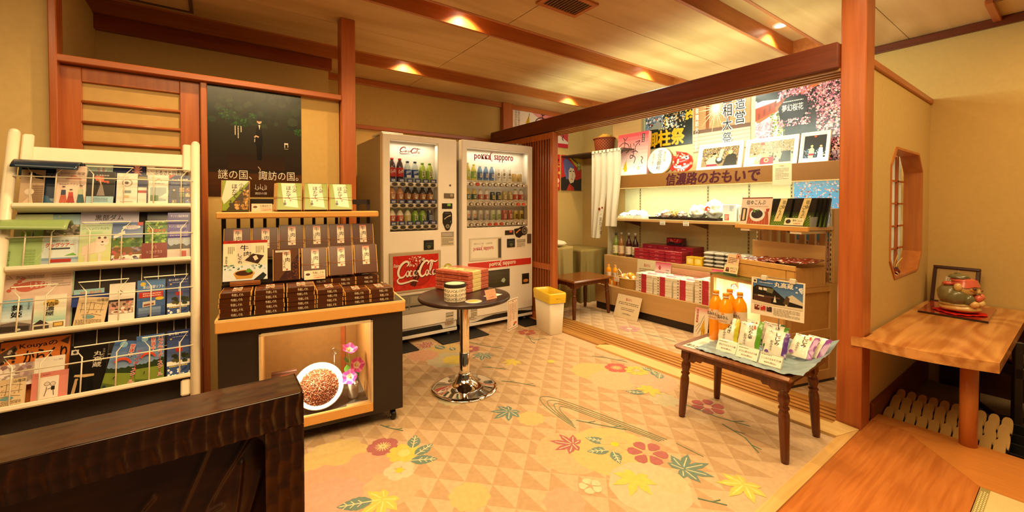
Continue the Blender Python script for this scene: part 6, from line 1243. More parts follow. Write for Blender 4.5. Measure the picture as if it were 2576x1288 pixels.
for sgn, pts in ((1, [(0, .10), (.02, .17), (.09, .15), (.07, .07)]), (1, [(-.03, -.02), (.02, .05), (.13, .08), (.11, -.01)]), (1, [(0, .1), (-.03, .17), (-.09, .13), (-.06, .07)])):
    m.T = FM @ frame((0, 0, 0), (0, 1, 0), (0, 0, 1)); m.prism([(b, a) for a, b in pts], -.008, .008, 'b8221a')
m.T = FM; m.ball((-.03, -.115, -.02), (.02, .02, .016), 8, 6, 'd8684c'); m.build('fin', CERAM, fi)
def p_sumo1(A):
    A.r(0, 0, 1, 1, 'efe8dc'); A.r(.06, .12, .94, .90, '6a5a40'); A.blobs(.06, .5, .94, .90, 520, ['c9a47c', '2a2420', 'd9d0c0', '8a3a2c', '4a5a7a', 'e0b48c', '7c6a48', 'b8902c'], .006, .016, 3); A.r(.06, .12, .94, .5, '7c6648'); A.blobs(.06, .2, .94, .55, 60, ['3a2c20', 'a08058', '54422c', 'c9a47c'], .02, .045, 5)
    A.P([(.22, .14), (.46, .14), (.46, .34), (.40, .52), (.26, .50), (.18, .34)], 'e0b48c'); A.c(.385, .60, .055, 'dca880'); A.c(.37, .64, .05, '2a2018', ry=.03); A.r(.2, .14, .46, .22, '7a2238'); A.P([(.60, .12), (.92, .12), (.90, .52), (.78, .62), (.66, .50)], '2a2620'); A.c(.75, .66, .055, 'd6a47c'); A.c(.5, .36, .09, '26231f'); A.c(.5, .40, .06, 'b8b4a8', ry=.05); A.P([(.48, .45), (.56, .45), (.60, .80), (.50, .80)], 'a8a090')
def p_sumo2(A):
    A.r(0, 0, 1, 1, 'efe8dc'); A.r(.05, .08, .95, .92, '8a7a5c'); A.blobs(.05, .42, .95, .92, 700, ['c9a47c', '2a2420', 'd9d0c0', '6a5a3c', '9a8a6a', 'e0c49c', '54482c', 'b8a05c'], .005, .013, 7); A.r(.05, .08, .95, .44, 'b0906a'); A.blobs(.05, .1, .95, .5, 70, ['d9d0c0', '3a2c20', 'c9a47c', '8a7454'], .015, .04, 8); A.r(.30, .06, .58, .32, '8a1f2c'); A.c(.43, .21, .05, 'd9b05c'); A.c(.43, .21, .03, '8a1f2c'); A.P([(.70, .1), (.92, .1), (.90, .5), (.74, .5)], '2a2a26'); A.P([(.24, .1), (.34, .34), (.30, .5), (.22, .4)], 'e0b48c'); A.r(.06, .08, .18, .36, 'd9d8d0'); A.r(.28, .80, .36, .90, 'b03428')
def p_sumo3(A):
    A.r(0, 0, 1, 1, 'e6e2d6'); A.r(.06, .06, .94, .94, '20242c'); A.blobs(.06, .06, .94, .48, 90, ['4a6a8a', 'c9d0d6', '2a3444', '8aa0b4', 'd9b894', '3a4a60'], .02, .05, 3); A.r(.06, .06, .94, .16, 'a8bcc8'); A.P([(.28, .14), (.46, .14), (.50, .44), (.40, .54), (.28, .46)], 'e2bc98'); A.c(.39, .57, .055, 'd9ac84'); A.r(.28, .24, .48, .31, 'a8283a'); A.P([(.62, .1), (.86, .1), (.82, .5), (.68, .5)], 'e6e8ea'); A.c(.75, .55, .05, 'cfa07c'); A.c(.5, .90, .05, 'c04a3a')
def framed(y, w_, h_, fn, label, x=4.12):
    t = thing('framed_photo', label, 'picture frame', (x, y - w_ / 2, 1.5585), group='framed photographs on the sign ledge')
    M = fW(x, y, 1.5590, 14); m = MB(M); b = .016
    m.box(0, 0, -.018, w_, b, .006, 'e6dfd0', .002); m.box(0, h_ - b, -.018, w_, h_, .006, 'e6dfd0', .002); m.box(0, b, -.018, b, h_ - b, .006, 'e6dfd0'); m.box(w_ - b, b, -.018, w_, h_ - b, .006, 'e6dfd0'); m.build('frame', SATIN, t)
    m = MB(); A = sheet(m, M @ Matrix.Translation((b, b, -.004)), w_ - 2 * b, h_ - 2 * b, .004, 'efe8dc'); fn(A); m.build('photograph', GLOSS, t)
framed(2.415, .455, .292, p_sumo1, 'white framed photo of a wrestler receiving a trophy'); framed(1.935, .445, .288, p_sumo2, 'white framed photo of a crowd and a red altar'); framed(1.475, .215, .290, p_sumo3, 'small white framed photo of a wrestler and a man in white')
# ---- goods on the wall shelf
sz = 1.0505
for k, (y, w_, h_, d_, c_) in enumerate(((3.36, .10, .07, .16, 'e6e4da'), (3.235, .12, .10, .18, 'e4e9e2'), (3.11, .12, .10, .16, 'dde6e4'))):
    m = MB(); m.grid(lambda u, v: (4.06 + d_ * v, y - w_ * (u - .5), sz + h_ * (.35 + .65 * sin(pi * min(.95, max(.05, v)))) * (1 - (2 * u - 1) ** 6 * .7) - .012 * noise.noise(Vector((u * 6 + k, v * 6, 0)))), 14, 12, c_); m.box(4.06, y - w_ / 2, sz, 4.06 + d_, y + w_ / 2, sz + h_ * .4, c_, .004); m.build('wrapped_snack', FOIL, None, label=['low pale wrapped snack at the curtain end of the wall shelf', 'taller pale wrapped snack, second on the wall shelf', 'pale green-tinted wrapped snack beside the black tray'][k], cat='snack packet')
t = thing('display_tray', 'black lacquered tray on the wall shelf', 'tray', (4.15, 2.53, sz)); m = MB(); m.box(4.02, 2.13, sz, 4.30, 2.93, sz + .012, None, .003); m.box(4.02, 2.13, sz + .012, 4.03, 2.93, sz + .026); m.box(4.29, 2.13, sz + .012, 4.30, 2.93, sz + .026); m.box(4.03, 2.13, sz + .012, 4.29, 2.14, sz + .026); m.box(4.03, 2.92, sz + .012, 4.29, 2.93, sz + .026); m.build('tray', BLACKL, t)
def bag(x, y, z, w_, d_, h_, col, seed, spots, label, mat=None, name='snack_bag', grp='snack bags on the black tray'):
    rnd = random.Random(seed); m = MB()
    patch = lambda u, v: noise.noise(Vector((cos(2 * pi * u) * 2.4, sin(2 * pi * u) * 2.4, v * 5 + seed * 3)))
    m.ball((x, y, z + h_ * .48), (d_ / 2, w_ / 2, h_ * .48), 56, 34, None, .22, seed, lambda u, v: lin(spots[int(abs(patch(u, v)) * 40) % len(spots)]) if patch(u, v) > .12 else lin(col))
    for q in m.V:
        k = Vector((q.x * 38, q.y * 38, q.z * 38 + seed)); e = .007 * abs(noise.noise(k)) + .004 * abs(noise.noise(k * 2.3)); q.z -= e * 1.6; q.x += e * .8
    for vtx in range(len(m.V)):
        if m.V[vtx].z < z: m.V[vtx].z = z
    return m.build(name, mat or FOIL, None, label=label, cat='snack bag', group=grp)
bag(4.13, 2.86, sz + .0125, .09, .12, .06, 'e0d8cc', 3, ['b0483a', '8a7a6a', 'efe9e0'], 'small snack bag at the curtain end of the black tray'); bag(4.12, 2.76, sz + .0125, .13, .14, .10, 'dcc8b0', 4, ['b8503c', 'e9e4d8', 'c9922c'], 'red and cream snack bag, second on the black tray'); bag(4.13, 2.66, sz + .0125, .07, .12, .11, 'c9a05a', 5, ['3a3a34', 'e2d6b8', 'b8862c'], 'golden snack bag in the middle of the black tray'); bag(4.13, 2.575, sz + .0125, .10, .12, .085, 'b8a08a', 6, ['4a5a7a', 'e6dccc', '7a4a3a'], 'dark speckled snack bag beside the large white bag')
bag(4.14, 2.40, sz + .0125, .18, .15, .16, 'eef0e2', 7, ['f4f4ea', 'dfe2cc', 'e9d99a'], 'large white plastic bag, lower of the two on the black tray'); bag(4.16, 2.235, sz + .0125, .19, .16, .21, 'f0f2e6', 8, ['f6f6ee', 'e2e4d2', 'e6d48a'], 'tallest white plastic bag with a small red mark at the end of the black tray')
m = MB(fW(4.075, 2.29, sz + .10, 10)); m.prism([(.0, .0), (.05, .0), (.05, .035), (.025, .05), (0, .035)], 0, .002, 'c8402c'); m.build('red_tag', PRINT, None, label='small red paper tag on the tallest white bag', cat='tag')
for k, (y, w_, h_, x) in enumerate(((2.11, .125, .165, 4.08), (1.97, .09, .155, 4.10), (1.87, .10, .15, 4.16))):
    t = thing('white_box', ['pale blue-white upright box with a red label on the wall shelf', 'white upright box with blue print, second from the white bag', 'white upright box half hidden behind the display board'][k], 'box', (x, y, sz)); M = fW(x, y, sz, 0)
    m = MB(M); m.box(0, 0, -.07, w_, h_, 0, 'dfe6e4', .003); m.build('carton', GLOSS, t); m = MB(); A = Art(m, M, w_, h_); A.r(.15, .06, .50, .42, 'c2402e'); A.fine(.18, .1, .47, .38, 4, 'efe0d4', .4, True); A.fine(.55, .62, .85, .92, 4, '5a74a8', .4, True); m.build('label', PRINT, t)
for y, l in ((2.765, 'small white shelf price tag nearer the curtain'), (2.485, 'small white shelf price tag under the white bags')):
    m = MB(); A = sheet(m, fW(3.998, y, .992), .066, .044, .001, 'e6dfcc'); A.fine(.08, .5, .9, .9, 2, '8a8272'); A.fine(.1, .12, .85, .36, 1, '3a332a', .7); m.build('price_tag', PRINT, None, label=l, cat='price tag', group='shelf price tags')
# ---- goods on the upper step
uz = .5905
for k, (y, bc, lc) in enumerate(((3.40, '6f7a2c', 'd9d6a8'), (3.317, '8a5a2c', 'd9b890'), (3.205, '3a1218', 'd9c8b0'), (3.11, '2a0f14', 'dcd0b8'))):
    t = thing('liquor_bottle', ['greenish liqueur bottle with a pale label, nearest the curtain', 'amber liqueur bottle, second from the curtain', 'dark red liqueur bottle, third from the curtain', 'darkest red liqueur bottle beside the red cartons'][k], 'liquor bottle', (4.02, y, uz), group='liqueur bottles on the counter'); Bm = mv(4.02, y, uz)
    m = MB(Bm); m.lathe([(.034, 0), (.038, .005), (.038, .15), (.034, .175), (.018, .205), (.013, .215), (.013, .26), (.015, .262), (.015, .27)], 18, bc); m.build('body', FOIL, t)
    m = MB(Bm); m.lathe([(.0155, .250), (.0155, .283), (.014, .285)], 12, '8a8070' if k else '4a4030'); m.build('cap', SATIN, t)
    m = MB(Bm); m.lathe([(.0386, .03), (.0386, .125)], 18, lc, cap=False); A = Art(m, fW(-.0392, .022, .035), .044, .085); A.c(.5, .62, .28, ['b8b83a', 'd9a07a', 'c9a890', 'b8a878'][k]); A.fine(.2, .1, .8, .35, 2, '6a5a4a'); m.build('label', PRINT, t)
def carton(name, label, x, y, z, dx_, dy_, h_, col, art=None, grp=None, mat=None):
    m = MB(); m.box(x, y - dy_, z, x + dx_, y, z + h_, col, .003)
    if art: A = Art(m, fW(x - .0004, y, z), dy_, h_); art(A)
    return m.build(name, mat or GLOSS, None, label=label, cat='carton', group=grp)
def redart(A): A.r(.03, .06, .97, .94, '9c2230'); A.line([(.38, .5), (.5, .58), (.62, .52)], .02, 'd98a84'); A.line([(.1, .2), (.5, .12), (.9, .3)], .008, 'c9787a')
lev = ['bottom', 'middle', 'top']; cl = ['bottle-side', 'central', 'yellow-box-side']
for c_ in range(3):
    for r_ in range(3): carton('red_carton', 'red carton, %s layer of the %s column in the front block' % (lev[r_], cl[c_]), 3.965, 3.085 - c_ * .203, uz + r_ * .0405, .15, .201, .04, '8e1d2a', redart, 'red cartons in the front block')
for c_ in range(3):
    for r_ in range(3): carton('red_carton', 'red carton, %s layer of the %s column in the rear block' % (lev[r_], ['bottle-side', 'central', 'silver-pack-side'][c_]), 4.14, 3.10 - c_ * .215, uz + r_ * .053, .22, .213, .0525, '8a1a26', redart, 'red cartons in the rear block')
carton('red_carton', 'single patterned red carton standing on top of the rear block', 4.22, 2.83, uz + .1595, .08, .20, .085, '5c1a26', lambda A: (A.r(.05, .1, .95, .9, 'a02436'), A.P([(0, .2), (.3, .6), (.6, .3), (1, .5), (1, .1), (0, .1)], '2a2430'), A.blobs(.1, .5, .9, .9, 10, ['c9606a', 'd98a8c'], .03, .06, 3)))
for k in range(2): carton('yellow_carton', ['yellow carton with a round emblem beside the red cartons', 'yellow carton with a round emblem beside the silver packs'][k], 3.97, 2.43 - k * .088, uz, .09, .084, .086, 'd4ac24', lambda A: (A.r(.06, .06, .94, .94, 'e2bc34'), A.ring(.5, .52, .30, .06, 'f0e4b0'), A.c(.5, .52, .16, 'e9d890'), A.fine(.1, .8, .9, .92, 1, 'a8781c')), 'yellow cartons on the counter')
sp = None
for c_ in range(5):
    for r_ in range(4):
        lb = 'silver vacuum pack, %s layer of the %s column' % (['lowest', 'second', 'third', 'top'][r_], ['first (by the yellow boxes)', 'second', 'third', 'fourth', 'last'][c_])
        M = mv(4.06, 2.20 - c_ * .105, uz + r_ * .039 + .0005, (c_ * 7 + r_ * 5) % 5 - 2)
        if sp is None:
            sp = thing('silver_pack', lb, 'vacuum pack', (0, 0, 0), 0, 'silver vacuum packs on the counter'); sp.matrix_basis = M
            m = MB(); m.grid(lambda u, v: (-.075 + .15 * v, .051 - .102 * u, .0195 + .0185 * (1 - abs(2 * u - 1) ** 6) * (1 - abs(2 * v - 1) ** 9) + .002 * noise.noise(Vector((u * 7, v * 7, 0)))), 16, 16, 'bdb8aa'); m.grid(lambda u, v: (-.075 + .15 * v, -.051 + .102 * u, .0185 - .0185 * (1 - abs(2 * u - 1) ** 6) * (1 - abs(2 * v - 1) ** 9)), 16, 16, '8a857a'); m.build('film', attr('silver_film', .28, .6, coat=.3, noise_amt=.25, scale=50), sp)
            m = MB(); m.box(-.0765, -.045, .017, -.0745, .045, .0215, 'c9c4b4'); m.build('seal_edge', SATIN, sp)
        else: dup(sp, M, lb)
# ---- goods on the lower step
lz = .2905
m = MB(); A = sheet(m, fW(3.925, 3.02, lz, 4), .25, .30, .003, 'd9caa4'); A.t('塩みかん', .36, .74, .70, .86, 'b03024', .02); A.fine(.12, .40, .9, .68, 4, '5c4a34', .3); m.build('notice_board', PRINT, None, label='cream notice board with red title standing behind the basket', cat='notice board')
m = MB(); m.box(3.915, 1.95, lz, 3.935, 2.60, .545, 'c89a70'); m.build('divider_board', plain('pinkish_board', 'c4906a', .6), None, label='plain pinkish divider board behind the white box stacks', cat='board')
def pinkart(A): A.grad(0, 0, 1, 1, 'e6d0c8', 'c23a5a', 6); A.P([(.25, .2), (.2, .45), (.3, .7), (.38, .45), (.35, .2)], 'b04a4a'); A.fine(.7, .15, .9, .3, 1, '4a2a44')
for y, l in ((2.75, 'pink graded card standing behind the first white box stacks'), (2.12, 'pink graded card standing behind the last white box stack')):
    m = MB(); A = sheet(m, fW(3.895, y, .488, 6), .19, .105, .002, 'e6d0c8'); pinkart(A); m.build('display_card', GLOSS, None, label=l, cat='display card', group='pink display cards')
wb = None
for c_ in range(4):
    y = 2.815 - c_ * .2225 - (.005 if c_ == 3 else 0); n = 7 if c_ < 3 else 8; w_ = .208
    for dd in range(2):
        for r_ in range(n):
            lb = 'white red-banded box, %s from the bottom, %s stack, %s row' % (['first', 'second', 'third', 'fourth', 'fifth', 'sixth', 'seventh', 'eighth'][r_], ['basket-side', 'second', 'third', 'display-case-side'][c_], ['front', 'rear'][dd])
            M = mv(3.645 + dd * .125 + .001 * ((r_ * 3) % 4), y, lz + r_ * .0277)
            if wb is None:
                wb = thing('confection_box', lb, 'confection box', (0, 0, 0), 0, 'white confection boxes with red bands'); wb.matrix_basis = M
                m = MB(); m.box(0, -w_, 0, .122, 0, .0272, 'e6dcc4', .002); A = Art(m, fW(-.0004, 0, 0), w_, .0272); A.r(.0, .0, 1, .06, 'a8987a'); A.r(.22, .35, .31, .6, '3a3026'); A = Art(m, frame((0, 0, .0273), (0, -1, 0), (1, 0, 0)), w_, .122); A.r(.02, .02, .98, .98, 'e9e2d4'); A.P([(.3, 1), (.9, 1), (1, .5), (.6, .3)], 'd98a94'); A.P([(.05, .2), (.3, .5), (.4, .1)], '6fae8a'); A.fine(.5, .1, .9, .3, 2, '8a9ab8'); m.build('carton', PRINT, wb)
                m = MB(); m.box(-.0012, -.135, -.0003, .1232, -.072, .0275, 'b5323c', .001); m.build('red_band', PRINT, wb)
            else: dup(wb, M, lb)
def juice(M, label, grp, s_=1.0, txt=True):
    t = thing('juice_bottle', label, 'juice bottle', (0, 0, 0), 0, grp); t.matrix_basis = M; ROOT[t.name] = M
    K = M
    m = MB(K); m.lathe([(.030 * s_, 0), (.036 * s_, .006 * s_), (.037 * s_, .06 * s_), (.0355 * s_, .075 * s_), (.037 * s_, .09 * s_), (.037 * s_, .195 * s_), (.033 * s_, .222 * s_), (.020 * s_, .246 * s_), (.0145 * s_, .256 * s_), (.0145 * s_, .265 * s_)], 24); m.build('body', JUICE, t)
    m = MB(K); m.lathe([(.0145 * s_, .255 * s_), (.0145 * s_, .262 * s_), (.0185 * s_, .263 * s_), (.0185 * s_, .268 * s_)], 20, 'e6dcc8'); m.build('neck_ring', FOIL, t)
    m = MB(K); m.lathe([(.0165 * s_, .268 * s_), (.0165 * s_, .284 * s_), (.015 * s_, .286 * s_)], 20, 'e8940f'); m.build('cap', SATIN, t)
    m = MB(K); m.lathe([(.0376 * s_, .122 * s_), (.0376 * s_, .180 * s_)], 24, 'e6cdb0', cap=False)
    T = m.T; A = Art(m, fW(-.0386 * s_, .032 * s_, .122 * s_), .064 * s_, .058 * s_); A.t('塩みかん', .04, .42, .96, .78, '2a201a', .02); A.fine(.12, .12, .88, .30, 2, 'a8603a'); A.c(.5, .92, .12, 'e08a1c', ry=.07); m.build('label', PRINT, t)
    return t
jb = juice(mv(3.72, 3.255, lz), 'tall orange juice bottle at the cloth-covered end of the lower step', 'juice bottles on the counter step', .80); dup(jb, mv(3.73, 3.165, lz), 'tall orange juice bottle beside the wicker basket on the lower step')
bk = thing('wicker_basket', 'oval wicker basket of orange jelly packs on the lower step', 'wicker basket', (3.745, 2.97, lz)); BK_ = ROOT[bk.name]
m = MB(BK_)
def wick(u, v): a = 2 * pi * u; k = 1 + .16 * v + .018 * (1 if (int(u * 48) + int(v * 11)) % 2 else -1); return (.085 * k * cos(a), .135 * k * sin(a), .105 * v)
m.grid(wick, 96, 22, None, True, lambda u, v: lin('c9a05a') if (int(u * 48) + int(v * 11)) % 2 else lin('a87c3a'))
m.grid(lambda u, v: (.084 * v * cos(2 * pi * u), .133 * v * sin(2 * pi * u), .004), 32, 2, 'a87c3a')
m.tube([(.098 * cos(a), .157 * sin(a), .106) for a in [2 * pi * i / 40 for i in range(40)]], .007, 6, 'c8a262', True); m.build('bowl', attr('wicker', .7, .2, noise_amt=.2, scale=120), bk)
m = MB(BK_); m.tube([(-.02, .155, .10), (-.03, .165, .16), (-.03, .13, .19), (-.03, .10, .16), (-.02, .09, .11)], .006, 6, 'e2d2a4'); m.tube([(-.02, -.155, .10), (-.03, -.165, .15), (-.03, -.13, .175), (-.03, -.10, .15)], .006, 6, 'e2d2a4'); m.build('handle', SATIN, bk)
for k, (x, y, z, rx) in enumerate(((3.71, 3.025, .405, 20), (3.72, 2.955, .425, -15), (3.71, 2.885, .40, 30), (3.76, 3.06, .385, 50), (3.78, 2.98, .405, 0), (3.69, 2.965, .385, 80))):
    t = thing('jelly_pack', 'orange jelly pack in the basket, ' + ['pale-lidded one near the handle', 'topmost one', 'one by the white boxes', 'one beside the juice bottles', 'rear middle one', 'front middle one'][k], 'jelly pack', (x, y, z), rx, 'orange jelly packs in the basket'); G = ROOT[t.name] @ Matrix.Rotation(R(70), 4, 'X')
    m = MB(G); m.lathe([(.026, -.03), (.033, -.02), (.035, .02), (.03, .034)], 16, 'efa414'); m.build('pack', FOIL, t); m = MB(G); m.lathe([(.0355, -.008), (.0355, .014)], 16, 'e9e4d8', cap=False); m.build('label', PRINT, t)
m = MB(); A = sheet(m, fW(3.635, 3.10, .355, 8), .07, .05, .001, 'e6d6bc'); A.t('塩みかん', .1, .55, .9, .85, 'a82a20', .01); A.fine(.1, .1, .9, .4, 2, '6a5a4a'); m.build('price_tag', PRINT, None, label='small tag with red characters clipped to the wicker basket', cat='price tag')
m = MB(); A = sheet(m, fW(3.53, 3.02, 0.001, 20), .315, .245, .004, 'dcc6a0'); A.t('塩みかん', .37, .76, .64, .88, 'b03024', .02); A.fine(.1, .56, .92, .70, 2, '5c4a34', .35); A.fine(.25, .32, .8, .46, 2, '6a5840', .35); A.t('1,300円(税込)', .33, .14, .70, .22, '3a3026'); m.build('notice_board', PRINT, None, label='cream notice board with red title leaning against the counter plinth on the floor', cat='notice board')
m = MB(); A = sheet(m, fW(3.555, 2.10, .001, 8), .13, .27, .003, 'e9dcc6'); A.grad(0, .8, 1, 1, 'e9dcc6', 'd98a84', 4); A.r(.12, .50, .26, .94, 'a8283a'); A.tv('長野名物', .14, .52, .24, .92, 'f0dcd0'); mikan(A, .50, .14, .38, .52)
for p in ([(.15, .18), (.4, .42), (.7, .78)], [(.3, .12), (.5, .35)], [(.1, .32), (.4, .5)], [(.55, .1), (.62, .3)], [(.78, .1), (.72, .34)]): A.line(p, .02, '6a5a20')
m.build('notice_board', PRINT, None, label='narrow vertical pink-topped card with a yellow gourd drawing leaning on the counter', cat='notice board')
# ---- corner with curtain, basket, prints, cloth-covered boxes and stool
nr = thing('noren_curtain', 'white slit shop curtain hanging on loops from a dark rod', 'curtain', (3.95, 3.5, .78))
m = MB(); m.tube([(3.95, 3.24, 1.885), (3.95, 3.80, 1.885)], .010, 10, '5a3418'); m.build('rod', SATIN, nr)
for k, (y0, y1) in enumerate(((3.745, 3.50), (3.495, 3.27))):
    m = MB()
    def cloth(u, v):
        z = 1.87 - (1.08 if k == 0 else .92) * v; y = y0 + (y1 - y0) * u; pinch = 1 - .35 * v ** 2; y = (y0 + .02) + (y - y0 - .02) * pinch if k == 0 else y + .03 * v
        return (3.95 + .018 * sin(u * 15 + k * 2) * (.3 + v) + .02 * sin(v * 5) * u, y, z)
    m.grid(cloth, 40, 40, 'e4dcc4')
    for i in range(4): y = y0 + (y1 - y0) * (i + .5) / 4; m.box(3.936, y - .022, 1.865, 3.964, y + .022, 1.90, 'e4dcc4', .004)
    if k == 0:
        A = Art(m, fW(3.915, 3.62, .84), .12, .40); A.c(.32, .80, .16, '9c4a24'); A.c(.72, .84, .12, '9c4a24'); A.line([(.4, .66), (.5, .60), (.65, .66)], .03, '6a4a24'); A.tv('諏訪浪漫', .35, .0, .68, .55, '5a3a20')
    m.build('cloth_panel', FABRIC, nr)
m = MB(); m.box(3.96, 3.25, 1.885, 4.398, 4.34, 1.90); m.build('wall_top_ledge', plain('dark_ledge', '3a2412', .6), None, kind='structure')
wbk = thing('woven_basket', 'dark red woven basket on the high ledge above the curtain', 'woven basket', (4.2, 3.76, 1.9005)); W_ = ROOT[wbk.name]
m = MB(W_); m.grid(lambda u, v: ((.10 + .025 * v) * cos(2 * pi * u) * (1 + .02 * ((int(u * 40) + int(v * 10)) % 2)), (.12 + .025 * v) * sin(2 * pi * u), .19 * v), 80, 20, None, True, lambda u, v: lin('8a4424') if (int(u * 40) + int(v * 10)) % 2 else lin('5c2614')); m.grid(lambda u, v: (.1 * v * cos(2 * pi * u), .12 * v * sin(2 * pi * u), .003), 24, 2, '5c2614'); m.tube([(.128 * cos(a), .148 * sin(a), .19) for a in [2 * pi * i / 30 for i in range(30)]], .009, 6, '7c3a1e', True); m.build('body', MATS['wicker'], wbk)
m = MB(W_); m.ball((0, -.02, .19), (.08, .10, .06), 16, 10, 'a8843a', .4, 4); m.build('contents', FABRIC, wbk)
def kabuki1(A): A.r(0, 0, 1, 1, 'b8322a'); A.blobs(0, 0, 1, 1, 30, ['d9b45a', 'c9a03a', '2a2420', 'e6d2b0', 'a82a24'], .05, .14, 5)
def kabuki2(A):
    A.r(0, 0, 1, 1, 'b5302c'); A.P([(.40, .92), (1, .98), (1, .62), (.72, .70)], 'c9aa3a')
    for i in range(7): A.line([(.45, .95), (.62 + .06 * i, .98 - .05 * i)], .012, '2a2a24')
    A.r(.80, .58, .94, .82, '5a7a34'); A.tv('助六', .82, .59, .92, .81, 'e6dcb8', .02); A.P([(.0, 0), (.0, .35), (.3, .42), (.75, .30), (1, .36), (1, 0)], '2c2a2c'); A.P([(.25, 0), (.4, .2), (.6, .1), (.65, 0)], 'b53a2c'); A.P([(.26, .66), (.42, .70), (.62, .62), (.70, .42), (.60, .24), (.44, .20), (.34, .34)], 'e6cfae'); A.P([(.16, .5), (.10, .80), (.24, .96), (.40, .84), (.60, .72), (.64, .62), (.44, .66), (.36, .56), (.36, .36), (.26, .30)], '6a6a9c'); A.line([(.40, .54), (.50, .56)], .03, '1c1814'); A.line([(.56, .56), (.64, .54)], .03, '1c1814'); A.line([(.52, .50), (.55, .40), (.50, .39)], .014, '7a5a44'); A.line([(.48, .33), (.56, .33)], .02, 'a8342c')
for x0, w_, fn, l in ((3.60, .335, kabuki1, 'red and yellow woodblock-style print partly hidden behind the stacked doors'), (3.955, .40, kabuki2, 'woodblock-style actor print with purple headscarf on red, hanging on the shop wall')):
    m = MB(); A = sheet(m, fS(x0, 4.335, 1.42), w_, .50, .002, 'd9c8a8'); fn(A); m.build('actor_print', GLOSS, None, label=l, cat='print')
m = MB(); A = sheet(m, fS(3.085, 4.335, 2.02), 1.0, .478, .02, 'efe2d4'); A.grad(0, 0, 1, 1, 'ead8c8', 'e9d4c4', 2)
for i in range(10): A.P([(.25 + .075 * i, 1), (.325 + .075 * i, 1), (.325 + .075 * i, .9 - .08 * i), (.25 + .075 * i, .93 - .08 * i + .05)], tuple(a * (1 - i / 10) + b * i / 10 for a, b in zip(lin('e6a4a0'), lin('c81e34'))))
A.r(0, 0, 1, .12, 'c2283a'); mikan(A, .22, .30, .14, .50); oide(A, .38, -.1, 1.0, 1.0, '4a3038'); A.tv('自慢のお菓子をあつめ', .11, .25, .145, .92, '8a7a70'); A.tv('信州みやげにお使い下', .06, .25, .095, .92, '8a7a70'); A.r(.90, .75, .97, .98, '2c1c20'); m.build('hanging_banner', GLOSS, None, label='wide red and white banner with yellow gourd, hung high above the sliding doors', cat='banner')
def drape(name, label, x0, y0, x1, y1, h_, col, seed):
    m = MB(); cx, cy, hx, hy = (x0 + x1) / 2, (y0 + y1) / 2, (x1 - x0) / 2, (y1 - y0) / 2
    def f(u, v):
        a = 2 * pi * u; c_, s_ = cos(a), sin(a); k = 1 / max(abs(c_), abs(s_)) ; k = k * .82 + .18
        if v < .3: t = v / .3; return (cx + hx * c_ * k * t * .98, cy + hy * s_ * k * t * .98, h_ + .012 * noise.noise(Vector((c_ * t * 2, s_ * t * 2, seed))))
        t = (v - .3) / .7; fl = 1 + .10 * t * t + .13 * t ** .7 * sin(a * 14 + seed + 1.8 * sin(a * 3)) * (.6 + .4 * sin(a * 4 + seed)) + .06 * t * sin(a * 5 + seed)
        return (cx + hx * c_ * k * fl, cy + hy * s_ * k * fl, h_ * (1 - t) + .012 * (1 - t))
    m.grid(f, 200, 30, col); return m.build(name, FABRIC, None, label=label, cat='draped box')
drape('draped_box', 'box covered in an olive cloth, in front behind the door stack', 3.14, 3.62, 3.52, 4.1, .70, 'a5915a', 2); drape('draped_box', 'box covered in an olive-brown cloth below the curtain', 3.66, 3.64, 4.16, 4.2, .64, '8f7c48', 5)
m = MB(); m.ball((3.33, 3.82, .745), (.16, .2, .045), 20, 10, 'e0d6b8', .25, 3)
for q in m.V: q.z = max(q.z, .712)
m.build('folded_cloth', FABRIC, None, label='cream folded cloth lying on the olive draped box', cat='cloth')
# ---- turned-leg stools
def stool(name, label, x0, y0, x1, y1, z1, grp='turned-leg wooden stools'):
    t = thing(name, label, 'stool', ((x0 + x1) / 2, (y0 + y1) / 2, 0), group=grp); cx, cy = (x0 + x1) / 2, (y0 + y1) / 2
    m = MB(); m.box(x0, y0, z1 - .026, x1, y1, z1, None, .012); m.build('seat', STOOLT, t)
    for sx in (-1, 1):
        for sy in (-1, 1):
            tx, ty = (x0 + .055 if sx < 0 else x1 - .055), (y0 + .055 if sy < 0 else y1 - .055); bx, by = (x0 + .036 if sx < 0 else x1 - .036), (y0 + .036 if sy < 0 else y1 - .036)
            L = z1 - .026; prof = [(.016, 0), (.0185, .02), (.021, .12), (.0235, .20), (.023, .225), (.017, .245), (.0235, .25), (.0235, .256), (.017, .262), (.020, .272), (.0255, .292), (.024, .31), (.017, .325), (.023, .333), (.023, .34)]
            m = MB()
            V0 = Vector((bx, by, 0)); V1 = Vector((tx, ty, L)); sh = Matrix.Identity(4); sh[0][2] = (tx - bx) / L; sh[1][2] = (ty - by) / L; m.T = Matrix.Translation(V0) @ sh
            k = L / .39; m.lathe([(r_, z * k) for r_, z in prof], 20); m.box(-.023, -.023, .338 * k, .023, .023, L, None, .003); m.build('leg', STOOLW, t)
    m = MB(); za = z1 - .028
    def apron(p0, p1, n_):
        d = Vector(p1) - Vector(p0); ln = d.length; T = m.T; m.T = frame((p0[0], p0[1], za), tuple(d), (0, 0, 1)); e = .055
        pts = [(0, 0), (ln, 0), (ln, -.062), (ln - .05, -.062), (ln - .065, -.05), (ln - .09, -.052), (ln - .10, -.038)] + [(.10, -.038), (.09, -.052), (.065, -.05), (.05, -.062), (0, -.062)]
        m.prism(pts[::-1], -.008, .008); m.T = T
    a, b, c_, d_ = (x0 + .05, y0 + .05), (x1 - .05, y0 + .05), (x1 - .05, y1 - .05), (x0 + .05, y1 - .05)
    for p, q in ((a, b), (b, c_), (c_, d_), (d_, a)): apron((p[0], p[1], 0), (q[0], q[1], 0), 0)
    m.build('apron', STOOLW, t)
    return t
